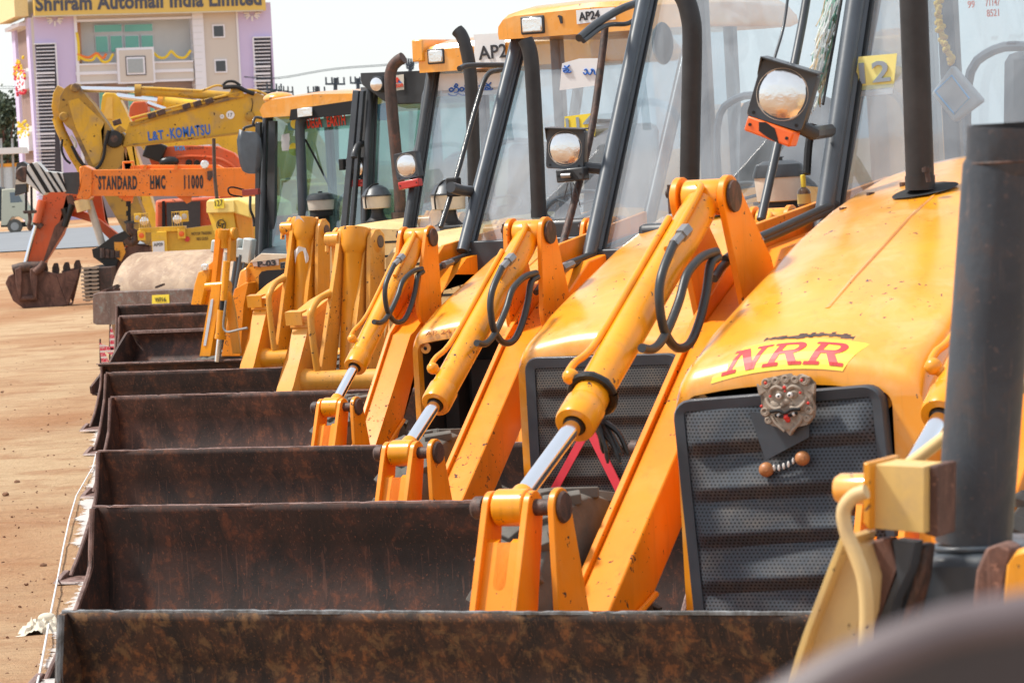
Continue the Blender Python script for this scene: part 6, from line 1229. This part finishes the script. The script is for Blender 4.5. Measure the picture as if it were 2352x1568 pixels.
# ---------------- small cream truck
Ft = place(35, 535, 0); tr_ = Ft.empty('small_truck'); tag(tr_, 'small cream pickup truck parked on the far road at the left edge', 'truck')
cm_ = plain('cream_car_paint', (.55, .53, .40), .35, 0, .05, coat=.4)
P_(Ft, ((4, 435), (30, 433), (40, 436), (50, 452), (60, 474), (80, 488), (84, 516), (60, 518), (56, 505), (44, 498), (28, 498), (18, 508), (16, 518), (2, 518)), 0, 1.5, 'cab', cm_, tr_, .05)
P_(Ft, ((22, 442), (38, 441), (46, 452), (52, 464), (24, 466)), -.01, .03, 'side_window', plain('dark_window_glass', (.10, .14, .17), .1, 0, .1, coat=1), tr_, .02)
P_(Ft, ((-150, 425), (2, 430), (2, 508), (-150, 508)), .05, 1.4, 'load_bed', 'gframe', tr_, .02)
for x in (34, -110):
    m = MB(); q = Ft.w(x, 520, .0); m.lathe(q, [(.18, -.02), (.30, -.03), (.31, .0), (.31, .2)], 24, (0, 1, 0)); w_ = m.build('wheel', MP['tyre'], tr_); m = MB(); m.lathe(q + Vector((0, -.03, 0)), [(.05, -.01), (.17, -.01), (.19, .03)], 20, (0, 1, 0)); m.build('hubcap', MP['steel'], w_)
P_(Ft, ((28, 474), (34, 474), (34, 476), (28, 476)), -.01, .03, 'door_handle', 'blk', tr_)
P_(Ft, ((2, 512), (84, 510), (84, 520), (2, 522)), .05, 1.3, 'underbody', 'blk', tr_)

# ---------------- office building
Bd = at(126, 205, -13); bd = Bd.empty('office_building'); tag(bd, 'three storey lilac and beige office building with a yellow name board across its top', 'building')
lil = plain('lilac_wall_paint', (.60, .52, .76), .8, 0, .04, 0, .6); bei = plain('beige_wall_paint', (.62, .57, .52), .8, 0, .05, 0, .5); whi = plain('white_wall_trim', (.78, .79, .86), .7, 0, .04, 0, .5); gwh = plain('grey_white_wall', (.66, .68, .68), .8, 0, .08, 0, .6)
grn = plain('green_window_glass', (.14, .50, .40), .15, 0, .15, 0, .8, .8); dkg = plain('dark_window_glass_2', (.035, .04, .05), .2, 0, .2, coat=.6); brn = plain('mauve_wall', (.28, .19, .17), .8, 0, .1, 0, .5); slv = plain('louvre_dark', (.075, .07, .085), .7)
W0 = 0.0
z_ = lambda x, y, w=0.0: Bd.w(x, y, w)
def bp(P, w, th, name, mat, bev=0, par=None): return P_(Bd, P, w, th, name, mat, par or bd, bev)
def rect(x0, y0, x1, y1, sl=-.03): return ((x0, y0), (x1, y0 + sl * (x1 - x0)), (x1 + .055 * (y1 - y0), y1 + sl * (x1 - x0)), (x0 + .055 * (y1 - y0), y1))
wall = bp(rect(76, 30, 170, 560), 0, 1.2, 'wall', lil); 
bp(rect(545, 8, 621, 560), 0, 1.2, 'wall', lil); bp(rect(465, 15, 541, 560), .02, 1.2, 'wall', bei); bp(rect(440, 15, 465, 560), -.15, 1.2, 'column', whi)
for k in range(14): bp(rect(440, 30 + k * 15, 465, 31 + k * 15), -.17, .03, 'column_joint', gwh)
bp(rect(168, 20, 175, 560), -.12, 1.2, 'trim', whi); bp(rect(541, 12, 545, 560), -.1, .5, 'trim', whi)
bp(rect(170, 35, 444, 560), 1.3, .3, 'recessed_wall', gwh)
bp(rect(170, 37, 444, 47), -.02, 1.3, 'ceiling_beam', bei); bp(rect(170, 46, 444, 51), -.1, .8, 'trim', whi)
for x0, y0, x1, y1 in ((215, 57, 280, 76), (284, 56, 351, 75), (218, 83, 248, 122), (252, 82, 281, 121), (286, 82, 319, 120), (323, 81, 352, 119)):
    wn = bp(rect(x0, y0, x1, y1), 1.2, .1, 'window', whi); bp(rect(x0 + 1.5, y0 + 1.5, x1 - 1.5, y1 - 1.5), 1.16, .05, 'pane', grn, 0, wn)
bp(rect(172, 50, 184, 146), 1.0, .2, 'curtain', plain('orange_curtain', (.62, .33, .2), .8))
sb = bp(rect(174, 149, 444, 193), -.05, 1.3, 'balcony_wall', bei); 
for y0, y1 in ((147, 151), (166, 173), (189, 194)): bp(rect(174, y0, 444, y1), -.10, .08, 'balcony_trim', whi, 0, sb)
pnl = bp(rect(268, 111, 353, 193, -.035), -.45, .5, 'square_panel', whi); bp(rect(273, 116, 349, 188, -.035), -.48, .06, 'panel_face', bei, 0, pnl)
bp(rect(288, 130, 334, 174, -.03), -.52, .06, 'window_frame', slv, 0, pnl); bp(rect(290, 132, 332, 172, -.03), -.55, .06, 'window_trim', whi, 0, pnl); bp(rect(293, 136, 328, 168, -.03), -.58, .06, 'pane', plain('pale_reflecting_glass', (.36, .40, .42), .2, 0, .1), 0, pnl)
bp(rect(180, 195, 450, 560), 1.25, .15, 'lower_wall', plain('pinkish_wall', (.42, .34, .34), .8, 0, .08))
for x0, x1 in ((292, 322), (326, 352), (226, 240)): wn = bp(rect(x0, 198, x1, 300), 1.1, .1, 'window', whi); bp(rect(x0 + 1.5, 200, x1 - 1.5, 298), 1.06, .06, 'pane', grn, 0, wn)
for x0, y0, x1, y1 in ((487, 57, 516, 88), (492, 137, 521, 168)): wn = bp(rect(x0, y0, x1, y1), -.06, .12, 'window', whi); bp(rect(x0 + 3.5, y0 + 3.5, x1 - 3.5, y1 - 3.5), -.08, .05, 'pane', dkg, 0, wn)
for (x0, y0, x1, y1) in ((81, 103, 126, 470), (583, 88, 621, 470)):
    lv = bp(rect(x0, y0, x1, y1, -.025), -.03, .1, 'louvre_panel', slv); bp(rect(x0 - 2, y0 - 3, x1 + 3, y0), -.2, .2, 'louvre_frame', whi, 0, lv); bp(rect(x1, y0 - 3, x1 + 3.5, y1) if x0 < 200 else rect(x0 - 3, y0, x0, y1), -.2, .2, 'louvre_frame', whi, 0, lv)
    k = 0; y = y0 + 6
    while y < y1: bp(rect(x0 + 3 if x0 < 200 else x0, y, x1, y + (2.3 if (k % 17) not in (7, 9, 11) else 4.5)), -.22 if (k % 17) not in (7, 9, 11) else -.4, .16, 'slat', whi, 0, lv); y += 8.2; k += 1
for (cx, cy) in ((126, 43), (579, 31)):
    m = MB()
    for a in (0, 180, 225, 270, 315, 205, 335):
        r_ = math.radians(a); p0 = z_(cx + 7 * math.cos(r_), cy - 6 * math.sin(r_) , -.06); p1 = z_(cx + 19 * math.cos(r_), cy - 18 * math.sin(r_), -.06); m.tube([p0, p1], .055, 5)
    m.build('sunburst_relief', whi, bd)
bd_ = bp(rect(74, -70, 605, 38, -.026), -.7, .7, 'name_board', plain('board_yellow', (.72, .49, .12), .6, 0, .03), 0)
bp(rect(74, 37, 605, 40, -.026), -.72, .04, 'board_edge', plain('board_edge', (.62, .55, .42), .6), 0, bd_)
lettering('board_lettering', 'Shriram Automall India Limited', z_(82, 25, -.73), z_(601, 11, -.73), .74, plain('board_letters', (.085, .09, .12), .7), bd_, bold=.035, spacing=1.05)
q0, q1 = z_(76, 400, 0), z_(170, 400, 0)
# end wall seen edge on at the left
Z0 = z_(76, 38).z; zg = 0.0
xe = z_(77, 150).x
def side(P, dx, th, name, mat, par=None):                   # on the end wall, by (distance back, pixel height)
    m = MB(); out = []
    for b_, y in P: out.append((xe - dx, b_, z_(90, y).z))
    m.ext(out, (th, 0, 0)); return m.build(name, mat, par or bd)
DP = 8.5
side(((0.02, 40), (DP, 40), (DP, 560), (0.02, 560)), 0, .6, 'end_wall', bei)
side(((.05, 40), (1.2, 40), (1.2, 560), (.05, 560)), .15, .2, 'end_pier', lil); side(((DP - 1.6, 40), (DP, 40), (DP, 560), (DP - 1.6, 560)), .15, .2, 'end_pier', lil)
for y0, y1 in ((62, 150), (205, 285), (330, 400)): side(((1.5, y0), (6.6, y0), (6.6, y1), (1.5, y1)), .02, .08, 'end_opening', brn)
side(((0, -60), (DP + .6, -60), (DP + .6, 36), (0, 36)), .8, .7, 'end_board', plain('pale_board_yellow', (.76, .60, .30), .6), bd_)
side(((1.2, 48), (DP, 48), (DP, 56), (1.2, 56)), .5, .5, 'end_trim', whi)
for y0, y1 in ((160, 200), (300, 345)): side(((2, y0), (6.4, y0), (6.4, y1), (2, y1)), .3, .3, 'end_balcony', whi)
fl = [plain('red_flowers', (.7, .05, .08), .8), plain('yellow_flowers', (.85, .6, .05), .8)]
for k, (y0, mm) in enumerate(((150, 0), (175, 0), (142, 1), (160, 1), (288, 1), (296, 1), (200, 0))):
    m = MB(); rq = random.Random(k)
    for j in range(14): m.ball((xe - .3, rq.uniform(1.8, 7), z_(90, y0 + rq.uniform(-16, 16)).z), .09, sub=1)
    m.build('flower_decoration', fl[mm], bd)
def swag(P, mat): return T_(Bd, P, -.12, .075, 'marigold_swag', mat, bd, 6)
om = plain('orange_marigold', (.82, .22, .06), .8)
for P, mm in ((((178, 124), (190, 130), (205, 132), (222, 122)), om), (((180, 128), (195, 138), (212, 138), (222, 128), (236, 142), (250, 140), (260, 124)), fl[1]), (((222, 122), (236, 134), (244, 124)), om), (((353, 122), (365, 132), (380, 132), (393, 117)), fl[1]), (((393, 117), (408, 131), (425, 132), (438, 116)), fl[1]), (((176, 75), (180, 100), (181, 140)), fl[1])): swag(P, mm)
m = MB(); m.box((xe - .1, .9, 0.0), (z_(621, 200).x, DP, Z0 + 2.3)); core = None
m = MB(); a = z_(621, 200).x; m.box((xe + .6, 3.4, 0), (a, DP, Z0 + 2.2)); m.build('rear_block', bei, bd)

# ---------------- trees, tent, poles
leafm = []
for c_ in ((.040, .062, .038), (.062, .088, .05), (.085, .115, .065)): leafm.append(plain('leaves', c_, .7, 0, .25, 0, 3))
def tree(px, d, top, base_w, seed, label, trunk_h=None, n=2600, leaf=.16, group='trees beyond the yard'):
    f = at(px, d, 0); r = f.empty('tree'); tag(r, label, 'tree', group); H = f.w(px, top, 0).z; rr = random.Random(seed)
    m = MB(); m.tube([(0, 0, 0), (.1, 0, H * .35), (-.1, .1, H * .6)], [.22, .16, .08], 8); L = [(0, 0, H * .35)]
    cl = []
    for k in range(15):
        a = rr.uniform(0, 6.28); rad = base_w * rr.uniform(.15, .85); z = H * rr.uniform(.38, .92); rad *= (1.15 - z / H * .7); c = Vector((math.cos(a) * rad, math.sin(a) * rad, z)); cl.append((c, base_w * rr.uniform(.2, .42)))
        m.tube([(0, 0, H * .34 + .2 * (z - H * .3) * .5), (c.x * .5, c.y * .5, (H * .4 + z) / 2), tuple(c)], [.09, .06, .02], 5)
    m.build('trunk', MP['mud'], r)
    for j in range(3):
        m = MB()
        for i in range(n // 3):
            c, R_ = rr.choice(cl); p = c + Vector((rr.gauss(0, .45), rr.gauss(0, .45), rr.gauss(0, .38))) * R_; s_ = leaf * rr.uniform(.6, 1.3)
            n_ = Vector((rr.uniform(-1, 1), rr.uniform(-1, 1), rr.uniform(-.3, 1))).normalized(); t = n_.orthogonal().normalized(); b_ = n_.cross(t); m.face([p - t * s_, p - b_ * s_ * .6, p + t * s_, p + b_ * s_ * .6])
        m.build('crown', leafm[j], r)
tree(14, 235, 222, 2.6, 5, 'dark bushy tree at the left edge, in front of the beige end wall'); tree(-25, 245, 190, 3.2, 9, 'taller dark tree cut by the left edge of the photo')
tree(40, 250, 300, 2.2, 12, 'low dark tree just left of the building base')
tree(684, 260, 211, 1.1, 15, 'small far tree showing between the power poles', n=700, leaf=.12)
Fte = at(10, 185, 0); te = Fte.empty('canopy_tent'); tag(te, 'white canopy fence with an orange stripe standing left of the building', 'tent')
P_(Fte, ((-90, 384), (52, 378), (52, 470), (-90, 470)), 0, .1, 'cloth_wall', plain('pale_blue_cloth', (.60, .68, .74), .8), te); P_(Fte, ((-90, 380), (52, 374), (52, 382), (-90, 388)), -.05, .1, 'orange_stripe', plain('orange_cloth', (.85, .38, .05), .8), te)
P_(Fte, ((-90, 344), (48, 338), (52, 352), (-90, 358)), -.6, 2.5, 'roof_cloth', 'white', te)
for x in (-20, 2, 28): T_(Fte, ((x, 318), (x + 6, 480)), -.1, .06, 'pole', 'steel', te, 6)
Fb = at(0, 175, 0)
def utility_pole(px, top, d, arms_, tilt=0, k=0):
    f = at(px, d, 0); r = f.empty('utility_pole'); tag(r, k, 'utility pole', 'utility poles on the skyline'); m = MB(); q = f.w(px, top, 0); m.tube([(0, 0, 0), q], [.12, .08], 8); m.build('pole', MP['gframe'], r)
    for (y, hw) in arms_:
        a = f.w(px - hw, y + hw * .06, -.1); b_ = f.w(px + hw, y - hw * .06 + 3, -.1); m = MB(); m.tube([a, b_], .045, 6); o_ = m.build('crossarm', MP['gframe'], r)
        m = MB()
        for t in (.05, .35, .65, .95): c = a.lerp(b_, t); m.tube([c, c + Vector((0, 0, .28))], .04, 6)
        m.build('insulators', MP['gframe'], o_)
utility_pole(770, 179, 160, ((192, 23),), k='concrete utility pole with one wide crossarm, tallest on the skyline'); utility_pole(727, 198, 175, ((212, 21),), k='utility pole with a wide low crossarm left of the tallest one')
utility_pole(822, 180, 168, ((190, 18),), k='utility pole half hidden by the black roofed cab'); utility_pole(657, 208, 190, ((210, 17), (219, 18)), k='utility pole with two crossarms beside the building'); utility_pole(630, 205, 165, ((206, 18),), k='utility pole touching the right edge of the building')
utility_pole(942, 148, 160, ((149, 9), (156, 8)), k='utility pole top showing above the bent rusty exhaust')
m = MB(); f = at(770, 162, 0); ww = f.empty('power_line'); tag(ww, 'thin power line crossing the pale sky right of the building', 'power line')
for P in (((560, 178), (640, 181), (770, 160), (950, 146), (1150, 120)), ((560, 176), (640, 178), (770, 157), (950, 143), (1150, 118))): T_(f, P, 0, .012, 'wire', 'gframe', ww, 4)
f = at(20, 200, 0); ww = f.empty('power_line'); tag(ww, 'faint power line in the sky left of the building', 'power line')
for y in (198, 203): T_(f, ((-60, y), (45, y + 1)), 0, .012, 'wire', 'gframe', ww, 4)
# ================================================================== the ground
def ground():
    m, n, l, b = newmat('dry_red_earth'); v = objvec(n)
    mp = n.new('ShaderNodeMapping'); l.new(v, mp.inputs[0]); mp.inputs['Scale'].default_value = (0.55, 0.28, 1)
    a = nz(n, l, 0.22, 6, 0.6, mp.outputs[0], 0.5); c = nz(n, l, 2.2, 8, 0.65, v, 0.3); g = nz(n, l, 26, 5, 0.75, v); h = nz(n, l, 110, 2, 0.6, v)
    col = mixc(n, l, ramp(n, l, a, [(0.42, 0.0), (0.56, 1.0)]), (0.47, 0.24, 0.115), (0.63, 0.44, 0.26))
    col = mixc(n, l, math_(n, l, 'MULTIPLY', ramp(n, l, c, [(0.45, 0.0), (0.7, 1.0)]), 0.45), col, (0.46, 0.24, 0.125))
    col = mixc(n, l, math_(n, l, 'MULTIPLY', ramp(n, l, g, [(0.5, 0.0), (0.68, 1.0)]), 0.45), col, (0.60, 0.42, 0.27))
    col = mixc(n, l, math_(n, l, 'MULTIPLY', ramp(n, l, g, [(0.3, 1.0), (0.42, 0.0)]), 0.5), col, (0.24, 0.12, 0.065))
    col = mixc(n, l, math_(n, l, 'MULTIPLY', ramp(n, l, h, [(0.66, 0.0), (0.72, 1.0)]), 0.5), col, (0.13, 0.07, 0.045))
    tk = n.new('ShaderNodeMapping'); l.new(v, tk.inputs[0]); tk.inputs['Rotation'].default_value = (0, 0, 0.32); tk.inputs['Scale'].default_value = (0.045, 1.0, 1)
    tr = nz(n, l, 1.5, 4, 0.6, tk.outputs[0], 0.15)
    col = mixc(n, l, math_(n, l, 'MULTIPLY', ramp(n, l, tr, [(0.50, 0.0), (0.53, 1.0), (0.56, 1.0), (0.60, 0.0)]), 0.22), col, (0.34, 0.17, 0.09))
    rd = nz(n, l, 1.1, 7, 0.72, v, 0.8); col = mixc(n, l, math_(n, l, 'MULTIPLY', ramp(n, l, rd, [(0.50, 0.0), (0.60, 1.0)]), 0.55), col, (0.40, 0.19, 0.09))
    l.new(col, b.inputs['Base Color']); b.inputs['Roughness'].default_value = 0.95; b.inputs['Specular IOR Level'].default_value = 0.2
    bumpto(n, l, b, math_(n, l, 'ADD', math_(n, l, 'MULTIPLY', c, 2.0), math_(n, l, 'ADD', g, math_(n, l, 'MULTIPLY', h, 0.3))), 0.9, 0.05)
    ys = [-30, -10, 0, 4]; y = 6.0
    while y < 75: ys.append(y); y += 0.16 + 0.006 * y
    while y < 3000: ys.append(y); y *= 1.12
    xs = [-2500, -1200, -600, -300, -150, -80, -50, -36, -26, -20, -17] + [-15 + 0.2 * i for i in range(0, 100)] + [6, 9, 14, 25, 50, 100, 200, 500, 1200, 2500]
    me = bpy.data.meshes.new('ground'); V = []
    for yy in ys:
        for xx in xs:
            k = max(0, min(1, (80 - yy) / 40)) * max(0, min(1, (yy - 4) / 4))
            dz = (noise.noise(Vector((xx * .8, yy * .5, 1))) * 0.022 + noise.noise(Vector((xx * 3.1, yy * 2.2, 4))) * 0.014 + noise.noise(Vector((xx * 9, yy * 5, 7))) * 0.006) * k
            V.append((xx, yy, gz(yy) + dz))
    nx = len(xs); Fc = [(j * nx + i, j * nx + i + 1, (j + 1) * nx + i + 1, (j + 1) * nx + i) for j in range(len(ys) - 1) for i in range(nx - 1)]
    me.from_pydata(V, [], Fc); me.polygons.foreach_set('use_smooth', [True] * len(Fc)); o = bpy.data.objects.new('ground', me); SC.collection.objects.link(o); me.materials.append(m); tag(o, kind='structure')
ground()
def gpt(x, y, lift=0.0): p = onground(x, y); return Vector((p.x, p.y, gz(p.y) + lift))
# asphalt road far behind
am = plain('weathered_asphalt', (0.21, 0.22, 0.235), 0.9, 0, 0.12, 0.1, 0.4)
y0, y1 = 118, 168
me = bpy.data.meshes.new('asphalt_road'); me.from_pydata([(-120, y0 - 2, 0.0), (60, y0 + 4, 0.0), (60, y1, 0.0), (-120, y1, 0.0)], [], [(0, 1, 2, 3)])
for v in me.vertices: v.co.z = gz(v.co.y) + 0.03
o = bpy.data.objects.new('asphalt_road', me); SC.collection.objects.link(o); me.materials.append(am); tag(o, kind='structure')
# chalk line: a worn band of lime powder lying on the earth
def relief(x, y):
    k = max(0, min(1, (80 - y) / 40)) * max(0, min(1, (y - 4) / 4))
    return (noise.noise(Vector((x * .8, y * .5, 1))) * 0.022 + noise.noise(Vector((x * 3.1, y * 2.2, 4))) * 0.014 + noise.noise(Vector((x * 9, y * 5, 7))) * 0.006) * k
cm, n_, l_, b_ = newmat('lime_powder'); v_ = objvec(n_)
tn = n_.new('ShaderNodeBsdfTransparent'); mx = n_.new('ShaderNodeMixShader'); b_.inputs['Base Color'].default_value = (0.62, 0.58, 0.55, 1); b_.inputs['Roughness'].default_value = 0.95
uvn = n_.new('ShaderNodeAttribute'); uvn.attribute_name = 'edge'
f_ = math_(n_, l_, 'ADD', math_(n_, l_, 'ADD', math_(n_, l_, 'MULTIPLY', nz(n_, l_, 1.1, 3, .6, v_), 1.6), math_(n_, l_, 'MULTIPLY', nz(n_, l_, 17, 6, .75, v_, .5), 1.3)), math_(n_, l_, 'MULTIPLY', uvn.outputs['Fac'], -0.75))
l_.new(ramp(n_, l_, f_, [(0.0, 0.0), (1.0, 0.0)]) if 0 else math_(n_, l_, 'MULTIPLY', math_(n_, l_, 'GREATER_THAN', f_, 1.15), 0.8), mx.inputs[0]); l_.new(tn.outputs[0], mx.inputs[1]); l_.new(b_.outputs[0], mx.inputs[2]); l_.new(mx.outputs[0], n_['Material Output'].inputs[0])
q0 = gpt(140, 1568); q1 = gpt(226, 1090); q0 = q0 + (q0 - q1) * 0.35; me = bpy.data.meshes.new('chalk_line'); V = []; E_at = []; NL, NW = 260, 12
for i in range(NL + 1):
    c = q0.lerp(q1, i / NL * 1.3)
    for j in range(NW + 1):
        x = c.x + (j / NW - .5) * 0.28 + .03 * math.sin(i * .07); V.append((x, c.y, gz(c.y) + relief(x, c.y) + 0.012)); E_at.append(abs(j / NW - .5) * 2)
Fc = [(i * (NW + 1) + j, i * (NW + 1) + j + 1, (i + 1) * (NW + 1) + j + 1, (i + 1) * (NW + 1) + j) for i in range(NL) for j in range(NW)]
me.from_pydata(V, [], Fc); at_ = me.attributes.new('edge', 'FLOAT', 'POINT'); at_.data.foreach_set('value', E_at); me.materials.append(cm); o = bpy.data.objects.new('chalk_line', me); SC.collection.objects.link(o); tag(o, kind='structure')
# string pegged along it
P = [(60, 1700), (92, 1568), (118, 1420), (134, 1340), (146, 1272), (160, 1205), (176, 1150), (196, 1115), (214, 1083), (222, 1050)]
m = MB(); m.tube([gpt(x, y, 0.035) for x, y in P], 0.0055, 6); o = m.build('string_line', MP['white']); tag(o, 'thin white string pulled along the ground beside the chalk line', 'string')
# crumpled rag under the string
m = MB(); c = gpt(92, 1452); rows = []
for i in range(27):
    r_ = []
    for j in range(31):
        x = (i / 26 - .5); y = (j / 30 - .5); e = max(0, 1 - (x * x * 4 + y * y * 3.2)); q = Vector((x * 5.2, y * 5.2, 2)); zz = e ** .6 * (0.02 + 0.06 * abs(noise.noise(q * 1.3)) + .05 * abs(noise.noise(q * 3.1)))
        r_.append(c + Vector((x * .20 + .03 * noise.noise(q), y * .36 + .04 * noise.noise(q + Vector((7, 0, 0))), zz + .004)))
    rows.append(r_)
m.grid(rows); m.ball(c + Vector((0.03, .08, .06)), .04, (1.2, .9, .7), 3)
o = m.build('rag', plain('dirty_cream_cloth', (0.62, 0.56, 0.45), 0.95, 0, 0.12, 0.4, 20)); tag(o, 'crumpled cream rag lying under the white string', 'rag')
# stones and clods
sm = plain('earth_clods', (0.20, 0.10, 0.055), 0.95, 0, 0.4, 0.4, 14); m = MB(); rr = random.Random(21)
for k in range(260):
    x = rr.uniform(0, 215); y = 560 + 1050 * rr.random() ** 1.3; c = gpt(x, y); s = rr.uniform(0.003, 0.010) * (2.4 if rr.random() < .04 else 1) * (0.7 + c.y / 80)
    c.z += 0.3 * s; m.ball(c, s, (1, rr.uniform(.7, 1.3), rr.uniform(.4, .8)), 1, Matrix.Rotation(rr.uniform(0, 3), 3, 'Z'))
for (x, y, s) in ((100, 1305, .022), (188, 1312, .016), (60, 1345, .012), (40, 1110, .022), (13, 1140, .026)): c = gpt(x, y); m.ball(c + Vector((0, 0, s * .4)), s, (1.1, .9, .7), 2)
for v in m.bm.verts: v.co += Vector((noise.noise(v.co * 60), noise.noise(v.co * 60 + Vector((5, 0, 0))), noise.noise(v.co * 70))) * 0.009
o = m.build('clods_and_pebbles', sm); tag(o, kind='stuff', label='small clods and pebbles strewn over the red earth', cat='pebbles')
